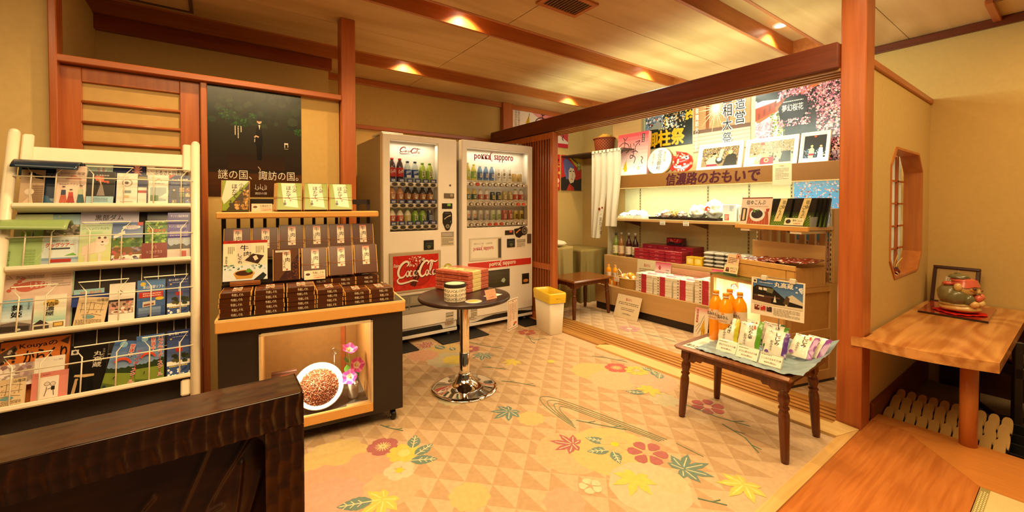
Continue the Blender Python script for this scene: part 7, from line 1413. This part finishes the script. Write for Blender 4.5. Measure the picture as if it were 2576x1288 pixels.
stool('display_stool', 'dark brown turned-leg stool carrying juice and soup packets', 2.12, .775, 2.575, 1.375, .415); stool('display_stool', 'brown turned-leg stool standing empty inside the shop', 3.0, 3.085, 3.605, 3.52, .415)
# ================================================================ goods on the stool
SZ = .4155
JB = [(2.40, 1.275), (2.50, 1.245), (2.365, 1.20), (2.455, 1.165)]
JL = ['orange juice bottle nearest the shop corner on the display stool', 'rear orange juice bottle behind the others on the display stool', 'front orange juice bottle with fully visible label on the display stool', 'orange juice bottle closest to the hanging shop sign on the display stool']
for (x, y), l in zip(JB, JL): dup(jb, mv(x, y, SZ, random.uniform(-12, 12)) @ Matrix.Scale(1.27, 4), l, 'juice bottles on the display stool')
m = MB(mv(2.135, 1.325, SZ + .0002, 0)); m.box(0, -.10, 0, .26, 0, .001, 'efe4d2'); A = Art(m, frame((0, 0, .001), (0, -1, 0), (1, 0, 0)), .10, .26); A.t('塩みかん', .04, .08, .96, .24, '2a221c', .03); A.c(.82, .06, .08, 'c8482c', ry=.05); A.fine(.3, .38, .96, .62, 4, '8a7a6a', .3); m.build('price_sheet', PRINT, None, label='flat white sheet with bold brush characters lying at the shop-side corner of the stool', cat='sheet')
# metallic blue wrapping sheet under the soup packets
m = MB()
def wrap(u, v):
    x = 2.135 + .47 * v; y = 1.255 - .50 * u; z = SZ + .004 + .012 * abs(noise.noise(Vector((u * 7, v * 7, 1)))) + .006 * abs(noise.noise(Vector((u * 16, v * 16, 4))))
    e = max(0, u - .80) / .20; z += .045 * e ** 2 * (.5 + v) + (.03 * (v - .7) / .3 if v > .7 else 0) * (1 + .6 * noise.noise(Vector((u * 6, 3, 2)))); y -= .02 * e
    f = max(0, .08 - v) / .08; z -= 0 * f
    return (x, y, z)
m.grid(wrap, 80, 70, '7f97a0'); A = None
m.build('wrapping_sheet', attr('blue_foil_cloth', .35, .6, coat=.2, noise_amt=.3, scale=22), None, label='crinkled blue-grey foil sheet spread under the soup packets', cat='wrapping sheet')
def pouch(M, w_, h_, th, col, band, txt, label, sub='おみそ汁', seed=1):
    t = thing('soup_packet', label, 'soup packet', (0, 0, 0), 0, 'instant soup packets on the stool'); t.matrix_basis = M; ROOT[t.name] = M
    m = MB(M)
    def fr_(s):
        def g(u, v):
            b = (1 - abs(2 * u - 1) ** 3) * (1 - abs(2 * v - 1) ** 2.2)
            return (w_ * u + .003 * noise.noise(Vector((v * 5, seed, 0))), h_ * v + .003 * noise.noise(Vector((u * 5, seed, 3))), s * th * .5 * b + .002 * noise.noise(Vector((u * 6, v * 6, seed))))
        return g
    def cf(u, v): return lin(band) if u > .80 else lin(col)
    m.grid(fr_(1), 20, 20, None, True, cf); m.grid(lambda u, v: fr_(-1)(1 - u, v), 16, 16, 'd8d2c4'); m.build('pouch', FOIL, t)
    m = MB(M); A = Art(m, Matrix.Translation((0, 0, th * .5 + .0008)), w_, h_); A.tv(txt, .46, .40, .66, .90, '1e1814', .015); A.tv(sub, .26, .14, .40, .58, '2a241e'); A.line([(.12, .90), (.32, .87)], .018, '3a322a'); A.line([(.21, .94), (.22, .89)], .02, '3a322a'); A.c(.18, .10, .09, band); A.r(.68, .78, .76, .90, 'c05040') if seed % 2 else None
    m.build('label', PRINT, t)
    return t
PK_ = [(2.305, 1.215, .10, .150, 'c9c23a', '長ねぎ', 'white soup packet with yellow corner, nearest the juice bottles, front row', 24, 10), (2.30, 1.105, .105, .150, '5f9a2c', 'ほうれん草', 'white soup packet with bright green edge in the middle of the front row', 26, 6), (2.325, .985, .105, .135, '5a3a8a', 'しじみ', 'white soup packet with dark purple edge at the front', 30, 2),
       (2.395, 1.15, .115, .145, '6f9a3a', '長ねぎ', 'white soup packet behind the yellow-cornered one', 30, 5), (2.415, 1.03, .11, .14, '4a8a2c', 'ほうれん草', 'white soup packet with green edge in the second row', 34, 3), (2.385, .895, .11, .13, '8a4a9a', 'しじみ', 'white soup packet with light purple edge leaning beside the dark purple one', 44, -6), (2.44, .865, .11, .13, '7a3a90', 'なめこ', 'rear white soup packet with violet edge at the table side', 50, -10), (2.475, 1.08, .11, .14, '2f6a2c', '野沢菜', 'rear soup packet with dark green edge below the hanging sign', 38, 0)]
for k, (x, y, w_, h_, bc, tx, lb, tl, yw) in enumerate(PK_): pouch(Matrix.Translation((x, y, SZ + .016 + (.012 if k in (5, 6) else 0))) @ Matrix.Rotation(R(yw), 4, 'Z') @ fW(0, 0, 0, tl), w_, h_, .026, 'e9e2d2', bc, tx, lb, seed=k)
for k, (x, y, tx, pr) in enumerate(((2.21, 1.175, '長ねぎのおみそ汁4食', '¥324(税込)'), (2.195, 1.062, 'ほうれん草のおみそ汁4食', '¥324(税込)'), (2.185, .948, 'しじみのおみそ汁3食', '¥495(税込)'))):
    t = thing('price_card', 'clear-stand price card ' + ['at the juice side of the stool front', 'in the middle of the stool front', 'at the table side of the stool front'][k], 'price card', (x, y, SZ), group='price cards on the stool'); M = fW(x, y, SZ + .008, 32)
    m = MB(); A = sheet(m, M, .104, .062, .001, 'efe4d2'); A.fine(.06, .80, .5, .90, 1, '4a4038', .6); A.t(tx, .10, .48, .94, .66, '1c1814', .01); A.t(pr, .24, .16, .76, .34, '3a322c', .01)
    for q in ((.01, .02, .99, .04), (.01, .94, .99, .96), (.01, .02, .02, .96), (.98, .02, .99, .96)): A.r(*q, '3a322c') if k == 2 else None
    m.build('card', PRINT, t)
    m = MB(); m.T = M; m.box(-.002, -.003, -.004, .106, .066, -.0022); m.box(-.002, -.004, -.03, .106, -.002, .006); m.build('clear_stand', WRAP, t)
# clipped shop sign behind the packets
t = thing('clip_sign_stand', 'white sign with a black storehouse photo, held by clips above the stool goods', 'sign stand', (2.47, .97, SZ))
M = fW(2.455, 1.106, .600, 3); SW, SHH = .262, .205
m = MB(); A = sheet(m, M, SW, SHH, .003, 'efe0c8'); A.grad(.03, .30, .97, .97, '6f92bc', '3a5f94', 6)
A.P([(.03, .72), (.10, .80), (.40, .78), (.66, .52), (.66, .34), (.03, .34)], '211a16'); A.P([(.10, .70), (.10, .77), (.38, .74), (.38, .67)], '3a302a'); 
for x in (.15, .24): A.P([(x, .68), (x + .07, .67), (x + .07, .74), (x, .75)], 'ddd4c4')
A.P([(.30, .64), (.42, .62), (.44, .74), (.32, .76)], '6a6a4a'); A.r(.05, .50, .56, .54, '5a4034'); A.P([(.14, .54), (.26, .53), (.26, .50), (.14, .51)], 'd8cfc0'); A.r(.05, .34, .4, .5, '4a2c22'); A.P([(.66, .55), (.78, .66), (.97, .50), (.97, .34), (.66, .34)], 'cbbfa8'); A.P([(.70, .48), (.97, .42), (.97, .34), (.70, .34)], '1e1a18'); A.P([(.62, .40), (.68, .62), (.74, .56), (.72, .38)], '54402c'); A.P([(.44, .40), (.47, .58), (.50, .40)], 'd9d6c8'); A.P([(.03, .30), (.97, .30), (.97, .36), (.5, .34), (.03, .38)], 'd8c8ae')
A.blobs(.84, .72, .97, .88, 16, ['e9ecee', 'c9d6e4'], .012, .03, 4); A.r(.03, .85, .11, .96, 'e9d9c0'); A.c(.07, .905, .025, '4a3a30'); A.t('丸高蔵', .45, .80, .80, .94, 'efe6d6', .03); A.fine(.16, .87, .42, .90, 1, 'dfe4ea', .6)
for i, c_ in enumerate(('6a2c24', 'b8352c', '3a3030')): A.r(.08 + .12 * i, .13, .18 + .12 * i, .26, c_); A.blobs(.08 + .12 * i, .13, .18 + .12 * i, .26, 5, ['d8b4a0', '8a3a30'], .01, .025, i)
A.fine(.45, .06, .93, .26, 6, '7a6c5a', .3); m.build('sign_sheet', GLOSS, t)
m = MB(); m.T = M
for x in (.065, .205): m.box(x - .014, SHH - .012, -.008, x + .014, SHH + .016, .008, 'd9cdb8', .003); m.tube([(x - .02, SHH + .004, .0), (x + .02, SHH + .006, .0)], .003, 6, 'b8ad98')
m.tube([(.065, SHH + .008, -.01), (.205, SHH + .008, -.01)], .0022, 6, '8a8070'); m.build('clip', SATIN, t)
m = MB(); m.tube([(2.482, .972, SZ + .004), (2.48, .972, .80)], .003, 8); m.box(2.45, .94, SZ + .0005, 2.52, 1.0, SZ + .005); m.build('stand', STEEL, t)

# ================================================================ slatted display unit by the shop opening
gd = thing('display_unit', 'tan slatted display unit with a panelled cabinet, lit niche and small shelf', 'display unit', (3.0, 1.137, 0), -16); GT = ROOT[gd.name]
def gm(): return MB(GT)
m = gm()
m.box(.0, .0, .02, .022, .06, .67); m.box(0, .585, .02, .022, .62, .67); m.box(0, .06, .02, .02, .585, .33); m.box(0, .06, .645, .02, .585, .67); m.box(0, .06, .33, .016, .18, .645)
m.box(.022, .60, .02, .50, .62, .67); m.box(.0, .0, .655, .50, .62, .672); m.box(.48, .02, .02, .50, .60, .66); m.build('carcass', MELAF, gd)
m = gm()
m.box(.022, .014, .02, .50, .02, .66, 'a87c3e'); m.build('side_panel', plain('tan_recess_panel', 'b98c4c', .5), gd)
m = gm()
for x0, x1, z0, z1 in ((.0, .06, .02, .66), (.43, .50, .02, .66), (.06, .43, .62, .66), (.06, .43, .30, .365), (.06, .43, .02, .085)): m.box(x0, .0, z0, x1, .014, z1, None, .002)
m.build('side_frame', MELAF, gd)
m = gm(); m.box(.012, .005, .0, .49, .61, .02); m.build('plinth', BLACKL, gd)
m = gm(); m.box(.10, .18, .33, .105, .585, .645, 'e9d8b4'); m.box(.02, .178, .33, .105, .182, .645, 'e2cfa6'); m.box(.02, .581, .33, .105, .587, .645, 'e2cfa6'); m.box(.02, .18, .325, .105, .585, .332, 'e2cfa6'); m.build('niche_lining', SATIN, gd)
m = gm(); m.tube([(.098, .47, .52), (.07, .475, .56), (.06, .47, .60), (.075, .455, .61), (.09, .45, .57)], .008, 8); m.build('lamp_arm', STEEL, gd)
m = gm(); m.ball((.055, .435, .53), .026, 16, 12); m.build('lamp_bulb', emit('bulb_glow', 'ffe2b0', 25), gd)
lamp('POINT', tuple(GT @ Vector((.02, .435, .53))), 2.2, (1, .82, .55), 'niche_lamp_light', shadow_soft_size=.028)
m = gm(); m.box(-.004, .0, .672, .095, .62, .678); m.build('glass_top', clear('greenish_glass', (.75, .9, .75), .05), gd)
m = gm()
for y in (-.004, .56): m.box(.452, y, .672, .505, y + .034, 1.187, None, .003)
m.box(.46, .03, .672, .49, .56, .74); m.box(.46, .03, 1.02, .49, .56, 1.06)
m.build('upright', MELAF, gd)
m = gm()
for i in range(7): m.box(.465, .062 + i * .073, .74, .485, .102 + i * .073, 1.02)
m.build('slat', MELAF, gd)
m = gm()
for y in (.008, .572): 
    m.box(.446, y, .68, .4525, y + .012, 1.18, 'c9b890')
    for i in range(14): m.face([(.4455, y + .003, .69 + .034 * i), (.4455, y + .009, .69 + .034 * i), (.4455, y + .009, .708 + .034 * i), (.4455, y + .003, .708 + .034 * i)], '241c12')
m.build('slotted_rail', SATIN, gd)
m = gm(); m.box(.215, .0, 1.038, .452, .578, 1.062, None, .002); m.build('small_shelf', MELA, gd)
m = gm(); m.box(.200, .0, 1.030, .216, .578, 1.064, None, .003); m.build('shelf_lip', TRIMO, gd)
for q in (.05, .45):
    m = gm(); m.box(.21, q, 1.012, .452, q + .08, 1.030); m.build('shelf_bracket', WHITEM, gd)
# box stand with drawer front on the cabinet
bx = thing('merchandise_box', 'tan box stand with drawer front and tall back board, on the slatted unit', 'box stand', tuple(GT @ Vector((.23, .28, .6725))), -16)
m = gm(); m.box(.096, .002, .6725, .37, .53, .790); m.build('body', MELAF, bx)
m = gm(); m.box(.086, .0, .772, .098, .534, .806, None, .002); m.build('front_lip', plain('light_tan_lip', 'd9a75c', .4), bx)
m = gm(); m.box(.090, .07, .676, .097, .46, .768, None, .002); m.box(.0905, .01, .676, .097, .062, .768, None, .002); m.build('drawer_front', plain('light_tan_drawer', 'd6a254', .4), bx)
m = gm(); m.box(.366, .0, .672, .378, .555, .932, None, .002); m.build('back_board', MELA, bx)
for k in range(5):
    m = gm()
    def sk(u, v, k=k): return (.12 + .20 * v, .50 - .10 * k - .13 * u, .795 + .020 * k * .4 + .018 * (1 - abs(2 * u - 1) ** 2) * (1 - abs(2 * v - 1) ** 2) + .010 * noise.noise(Vector((u * 4, v * 4, k * 3))) + .03 * max(0, v - .5))
    rnd = random.Random(k); m.grid(sk, 18, 14, None, True, lambda u, v: lin('7a2a1a') if rnd.random() < .7 else lin(rnd.choice(['a84a30', 'e6d8c4', '5a1c12', '8a5a34']))); o = m.build('snack_pouch', FOIL, None, label='dark red foil snack pouch, %s from the sign-card end on the box stand' % ['first', 'second', 'third', 'fourth', 'fifth'][k], cat='snack pouch', group='red snack pouches on the box stand')
    md = o.modifiers.new('thick', 'SOLIDIFY'); md.thickness = .006; md.offset = -1
# show card on the niche top
t = thing('show_card', 'two-tier orange show card with a round picture, standing on the niche glass', 'show card', tuple(GT @ Vector((.04, .47, .678)))); M = GT @ fW(.045, .54, .679, 14)
m = MB(); A = sheet(m, M, .125, .075, .003, 'ead9a8'); A.r(0, 0, 1, .16, '3a4a2a'); A.P([(.12, .28), (.40, .28), (.36, .72), (.16, .72)], '54402c'); A.r(.2, .5, .34, .7, 'b85a4a'); A.t('まるごと', .46, .58, .95, .80, '2a241c', .01); A.t('¥700', .50, .30, .88, .48, 'c04a30', .01); m.build('lower_card', PRINT, t)
m = MB(); A = sheet(m, M @ Matrix.Translation((.012, .075, -.004)), .105, .085, .003, 'e9c49c'); A.fine(.1, .15, .85, .72, 4, '5a3a28', .5); A.c(.90, .86, .20, 'b8643c'); A.c(.90, .86, .15, 'd8a078'); A.c(.90, .84, .08, '7a3a24'); m.build('upper_card', PRINT, t)
# kelp goods on the small shelf
m = MB(); A = sheet(m, GT @ fW(.255, .585, 1.0635, 10), .262, .205, .004, 'e6c8ae'); A.t('宿ゆこんぶ', .17, .74, .80, .92, '241a16', .015); A.fine(.25, .66, .9, .69, 1, '8a6a54'); A.P([(.04, .10), (.04, .62), (.22, .60), (.22, .12)], '2a2018'); A.P([(.09, .14), (.09, .58), (.17, .57), (.17, .15)], 'd9bc84'); A.P([(.26, .0), (.98, .0), (.92, .45), (.30, .62)], 'a84a2c'); A.many([[(.3 + .09 * i, 0), (.32 + .09 * i, 0), (.42 + .07 * i, .5), (.41 + .07 * i, .5)] for i in range(7)], 'c8703c'); A.c(.58, .36, .25, 'e2d9cc', ry=.20); A.c(.57, .38, .19, '2c1c14', ry=.13); A.blobs(.40, .44, .66, .56, 10, ['4a6a2c', '2a2418', '6a8a3a'], .03, .06, 3); A.P([(.84, .58), (.95, .60), (.93, .48), (.86, .46)], 'a8342c'); A.line([(0, 1), (1, 1)], .03, '8a3a34'); m.build('poster_board', GLOSS, None, label='poster board with a black kelp dish, leaning on the slatted unit shelf', cat='poster board')
kb = None
for k, (y0, n) in enumerate(((.335, 4), (.165, 4))):
    for j in range(n):
        lb = 'black and green kelp gift box, %s of the leaning group %s' % (['front', 'second', 'third', 'rearmost'][j], ['beside the poster board', 'at the cherry poster end'][k]); M = GT @ Matrix.Translation((.262 + .021 * j, y0 - .014 * j, 1.0640)) @ fW(0, 0, 0, 14)
        if kb is None:
            kb = thing('kelp_box', lb, 'gift box', (0, 0, 0), 0, 'kelp gift boxes on the small shelf'); kb.matrix_basis = M
            m = MB(); m.box(0, 0, -.019, .150, .200, 0, '17140e', .002); A = Art(m, Matrix(), .15, .20); A.r(0, 0, 1, 1, '1c1810'); A.grad(.02, .0, .98, .5, '5c7a26', '1e1c10', 6)
            A.many([[(.02 + .12 * i + (.06 if j2 % 2 else 0), .02 + .05 * j2), (.07 + .12 * i + (.06 if j2 % 2 else 0), .02 + .05 * j2), (.10 + .12 * i + (.06 if j2 % 2 else 0), .045 + .05 * j2), (.05 + .12 * i + (.06 if j2 % 2 else 0), .045 + .05 * j2)] for i in range(7) for j2 in range(7)], '88a03a'); m.build('carton', GLOSS, kb)
            m = MB(); A = Art(m, Matrix.Translation((0, 0, .0012)), .15, .20); A.P([(.42, .99), (.76, .99), (.62, .14), (.26, .14)], 'd8bd7c'); A.tv('宿ゆ', .54, .60, .70, .93, '2a2018', .01); A.tv('こんぶ', .42, .36, .56, .72, '2a2018', .01); A.line([(.40, .24), (.46, .34)], .03, '6a5a34'); m.build('label_band', PRINT, kb)
        else: dup(kb, M, lb)
m = MB(); A = sheet(m, GT @ fW(.232, .195, 1.0645, 20), .135, .058, .002, 'ead4a4'); A.r(0, 0, 1, .1, '2a2a18'); A.c(.2, .55, .14, '3a2418', ry=.12); A.t('宿ゆこんぶ', .42, .56, .92, .84, '2a2018', .01); A.t('648円', .5, .2, .85, .42, 'c05a3a', .01); m.build('price_card', PRINT, None, label='price card with a dark kelp bowl in front of the kelp boxes', cat='price card', group='small price cards')
m = MB(); m.T = GT; m.box(.22, .0, 1.063, .225, .004, 1.14); m.box(.43, .0, 1.063, .435, .004, 1.26); m.box(.22, .001, 1.063, .435, .003, 1.13); m.build('shelf_end_guard', WRAP, gd)

# ================================================================ wall table with figurine, frame and tray
wt = thing('corner_table', 'wood-grained table with a gently curved front, fixed to the niche wall on one round leg', 'table', (3.6, .47, 0))
m = MB(); pts = [(2.82, .79), (2.785, .745)] + [(2.785 + .10 * t - .10 * 4 * t * (1 - t) * .35, .745 - .525 * t) for t in [i / 10 for i in range(1, 11)]] + [(3.6, .205), (4.399, .20), (4.399, .704), (2.94, .704), (2.94, .79)]
pts = [(2.82, .682), (2.775, .735)] + [(2.790 + .05 * t - .045 * sin(pi * t), .72 - .50 * t) for t in [i / 12 for i in range(1, 13)]] + [(4.384, .215), (4.384, .690), (2.94, .690), (2.94, .682)]
n = len(pts); m.prism(pts, .455, .503); m.build('table_top', TABLEW, wt)
m = MB(); m.cyl(3.06, .335, .0, .455, .033, 28); m.build('leg', wood('leg_cedar', 'c07232', 'd0843e', 'z', .3, 9), wt)
ty = .5035
t = thing('lacquer_tray', 'red lacquered board with a black edge lying on the wall table', 'tray', (4.0, .50, ty)); m = MB(); P_ = [(3.755, .645), (3.73, .335), (4.22, .345), (4.22, .655)]
m.prism(P_, ty, ty + .012, '1c0d0a'); cxx = sum(p[0] for p in P_) / 4; cyy = sum(p[1] for p in P_) / 4; m.face([(cxx + (x - cxx) * .985, cyy + (y - cyy) * .985, ty + .0124) for x, y in P_][::1], 'a8341c'); m.build('board', attr('red_lacquer', .10, .6, coat=.6, noise_amt=.04), t)
fz = ty + .0127
m = MB()
def cl(u, v): a = 2 * pi * u; r_ = v * (1 + .07 * cos(4 * a) + .03 * sin(9 * a)); return (3.90 + .125 * r_ * cos(a), .475 + .115 * r_ * sin(a), fz + .003 + .004 * abs(sin(7 * a)) * v)
m.grid(cl, 64, 6, 'c8241c'); m.build('red_cloth', FABRIC, None, label='red scalloped cloth under the figurine', cat='cloth')
fg = thing('ceramic_figurine', 'seated ceramic lucky figurine with a coral headcloth, on the red tray', 'figurine', (3.90, .475, fz + .006), -80)
FT = ROOT[fg.name]; bz = 0
G_, K_, O_ = '7c7248', 'd6ad66', 'c98f4a'
def fm(): return MB(FT)
m = fm(); m.ball((0, 0, .030), (.098, .092, .032), 26, 12, K_, .08, 2); m.ball((-.01, -.004, .05), (.088, .084, .018), 26, 8, 'b08c50', .05, 5); m.build('base', CERAM, fg)
m = fm(); m.ball((-.045, .0, .112), (.060, .082, .068), 28, 18, G_, .10, 4); m.ball((-.02, -.055, .098), (.052, .038, .050), 22, 14, '726a42', .08, 6); m.ball((.035, -.052, .088), (.030, .030, .036), 18, 12, '6b6440', .08, 9); m.ball((.02, .055, .09), (.045, .04, .045), 20, 12, '6f6640', .1, 8); m.build('body', CERAM, fg)
m = fm(); m.ball((.022, .0, .152), (.060, .070, .056), 30, 20, K_, .10, 3); m.ball((.068, -.006, .140), (.024, .030, .022), 16, 10, 'dcb878', .1, 4); m.ball((.045, -.046, .156), (.026, .022, .019), 16, 10, O_, .1, 2); m.ball((.052, .040, .156), (.024, .022, .018), 16, 10, O_, .1, 4)
m.ball((.058, -.062, .160), (.011, .007, .008), 10, 6, '4a2a18'); m.ball((.074, .040, .160), (.008, .010, .007), 10, 6, '4a2a18'); m.ball((.090, -.006, .148), (.010, .012, .009), 10, 6, '8a4a2c'); m.tube([(.070, -.046, .124), (.088, -.014, .117), (.084, .018, .122)], .005, 6, '8a5530'); m.build('face', CERAM, fg)
m = fm(); m.ball((-.012, -.066, .165), (.020, .016, .026), 14, 10, K_); m.ball((-.010, .064, .165), (.020, .016, .026), 14, 10, K_); m.build('ear', CERAM, fg)
m = fm()
def hc(u, v): a = 2 * pi * u; k = 1 - v; return (.022 + (.066 - .012 * v) * cos(a), (.076 - .014 * v) * sin(a), .178 + .034 * v + .014 * cos(a) * 0 - .010 * abs(sin(a)) * k + .004 * sin(5 * a) * k)
m.grid(hc, 48, 6, 'd2644a'); m.ball((.014, .0, .205), (.060, .066, .016), 26, 10, 'd2644a', .08, 7); m.ball((-.055, -.035, .182), (.028, .024, .014), 14, 8, 'c85a42', .1, 9); m.build('headcloth', CERAM, fg)
m = fm(); m.ball((-.004, .0, .224), (.050, .056, .020), 24, 12, '6f6844', .18, 5); m.ball((-.012, .012, .240), (.018, .020, .010), 14, 8, '5c5638', .1, 2); m.build('hat', CERAM, fg)
m = fm(); m.ball((.078, -.034, .100), (.020, .022, .022), 16, 10, 'd8694e', .1, 2); m.ball((.088, .010, .104), (.022, .022, .024), 16, 10, 'd97a5a', .1, 3); m.ball((.088, -.022, .068), (.022, .026, .022), 16, 10, 'e2bf7c', .12, 5); m.ball((.060, -.066, .064), (.022, .020, .022), 16, 10, 'dcae62', .1, 6); m.ball((.090, .026, .066), (.022, .024, .02), 16, 10, 'e6c890', .1, 7); m.build('held_fruit', CERAM, fg)
pf = thing('framed_calligraphy', 'dark wooden frame with a small calligraphy card, leaning in the niche corner', 'picture frame', (4.25, .59, ty)); M = Matrix.Translation((4.235, .665, ty)) @ Matrix.Rotation(R(-4), 4, 'Z') @ fW(0, 0, 0, 16); fw_, fh_, b = .235, .275, .020
m = MB(M); m.box(0, 0, -.02, fw_, b, .006, None, .003); m.box(0, fh_ - b, -.02, fw_, fh_, .006, None, .003); m.box(0, b, -.02, b, fh_ - b, .006, None, .003); m.box(fw_ - b, b, -.02, fw_, fh_ - b, .006, None, .003); m.box(.003, .003, -.022, fw_ - .003, fh_ - .003, -.018); m.build('frame', plain('dark_frame_wood', '3a180c', .3), pf)
m = MB(); A = sheet(m, M @ Matrix.Translation((b, b, -.008)), fw_ - 2 * b, fh_ - 2 * b, .006, 'c8a468'); A.r(.24, .30, .80, .76, 'e9dcc0'); A.tv('久しぶり', .58, .36, .64, .72, '3a2c22', .01); A.tv('三筆', .46, .40, .50, .55, '5a4a3a'); A.fine(.28, .36, .42, .72, 3, '6a5a4a', .3, True); A.blobs(.70, .64, .78, .74, 8, ['d84a30', 'c8402a'], .015, .025, 4); m.build('calligraphy_mat', PRINT, pf)
m = MB(); m.T = M; m.box(b, b, -.0015, fw_ - b, fh_ - b, -.0005); m.build('glass', GLASS, pf)
# dried branch ornament on the window sill
m = MB()
for k, (a, l, z) in enumerate(((20, .16, .09), (-30, .12, .05), (60, .10, .12), (150, .10, .01), (200, .12, .0))): m.tube([(3.60, .735, .765), (3.60 + l * .5 * cos(R(a)), .735 - .02 * (k % 2), .765 + z * .5 + .01), (3.60 + l * cos(R(a)), .725 - .03 * (k > 2), .765 + z)], .003, 5, ['d9c070', 'a8843a', 'c9a850', 'e2cfa0', 'e2cfa0'][k])
m.ball((3.60, .735, .775), (.05, .03, .022), 14, 8, '6a2a24', .4, 3); m.ball((3.63, .735, .785), (.03, .02, .016), 12, 8, '4a3a3a', .4, 5); m.build('dried_ornament', FABRIC, None, label='small dried twig ornament lying on the octagonal window sill', cat='ornament')
# ---- wooden sandals standing in rows below the table
sr = thing('sandal_rack', 'dark stepped rack holding the wooden sandals below floor level', 'rack', (3.3, .45, -.12)); m = MB()
m.box(3.105, .06, -.12, 3.52, .69, -.10); m.box(3.50, .06, -.10, 3.52, .69, .02)
for i in range(4): m.box(3.115 + i * .10, .06, -.10, 3.125 + i * .10, .69, -.045 + i * .014)
m.build('stepped_frame', BLACKR, sr)
sd = None
for r_ in range(4):
    for c_ in range(10):
        lb = 'pale wooden sandal with black thong, %s from the wall in the %s row' % (['first', 'second', 'third', 'fourth', 'fifth', 'sixth', 'seventh', 'eighth', 'ninth', 'last'][c_], ['front', 'second', 'third', 'rear'][r_])
        y = .665 - c_ * .047; M = Matrix.Translation((3.122 + r_ * .075, y - .008 * (r_ % 2), -.045 + r_ * .016)) @ Matrix.Rotation(R(2 * ((c_ * 3 + r_) % 3 - 1)), 4, 'X')
        if sd is None:
            sd = thing('wooden_sandal', lb, 'sandal', (0, 0, 0), 0, 'wooden sandals in the sunken rack'); sd.matrix_basis = M
            sg = lambda q, e: math.copysign(abs(q) ** e, q); out = [(.0205 * sg(cos(a), .8), .07 + .07 * sg(sin(a), .62)) for a in [2 * pi * i / 36 for i in range(36)]]
            T = frame((0, 0, 0), (0, -1, 0), (2.3, 0, 1)); m = MB(T); m.prism(out, -.016, 0, 'b98f4c', '96702f'); m.prism([(x * .98, y * .995 + .0004) for x, y in out], .0003, .0012, 'ba914f'); m.build('sole', SATIN, sd)
            m = MB(T); m.tube([(-.018, .006, .001), (-.010, .02, .010), (0, .040, .003), (.010, .02, .010), (.018, .006, .001)], .004, 6, '15100d'); m.build('thong', SATIN, sd)
        else: dup(sd, M, lb)
# ---- black chairs on the sunken floor
def chair(x, y, rz, label):
    t = thing('dining_chair', label, 'chair', (x, y, -.12), rz, 'black dining chairs by the wall table'); T = ROOT[t.name]
    for sx in (-1, 1):
        for sy in (-1, 1):
            m = MB(T); m.box(sx * .20 - .017, sy * .20 - .017, 0, sx * .20 + .017, sy * .20 + .017, .42 if sy < 0 else .565, None, .003); m.build('leg', BLACKL, t)
    m = MB(T); m.box(-.217, -.217, .36, .217, .217, .42, None, .004); m.build('seat_frame', BLACKL, t)
    m = MB(T); m.box(-.20, -.20, .42, .20, .18, .465, '8a5a3a', .018); m.build('seat_cushion', MATS.get('brown_tapestry') or attr('brown_tapestry', .9, .1, noise_amt=.5, scale=60), t)
    m = MB(T); m.box(-.183, .19, .50, .183, .21, .56); m.build('back_rail', BLACKL, t)
    m = MB(T); m.box(-.2, -.19, .04, -.18, .19, .065); m.box(.18, -.19, .04, .2, .19, .065); m.box(-.19, -.01, .04, .19, .01, .065); m.build('stretcher', BLACKL, t)
chair(3.906, .138, 118.6, 'black wooden dining chair with brown tapestry cushion, partly behind the wall table')
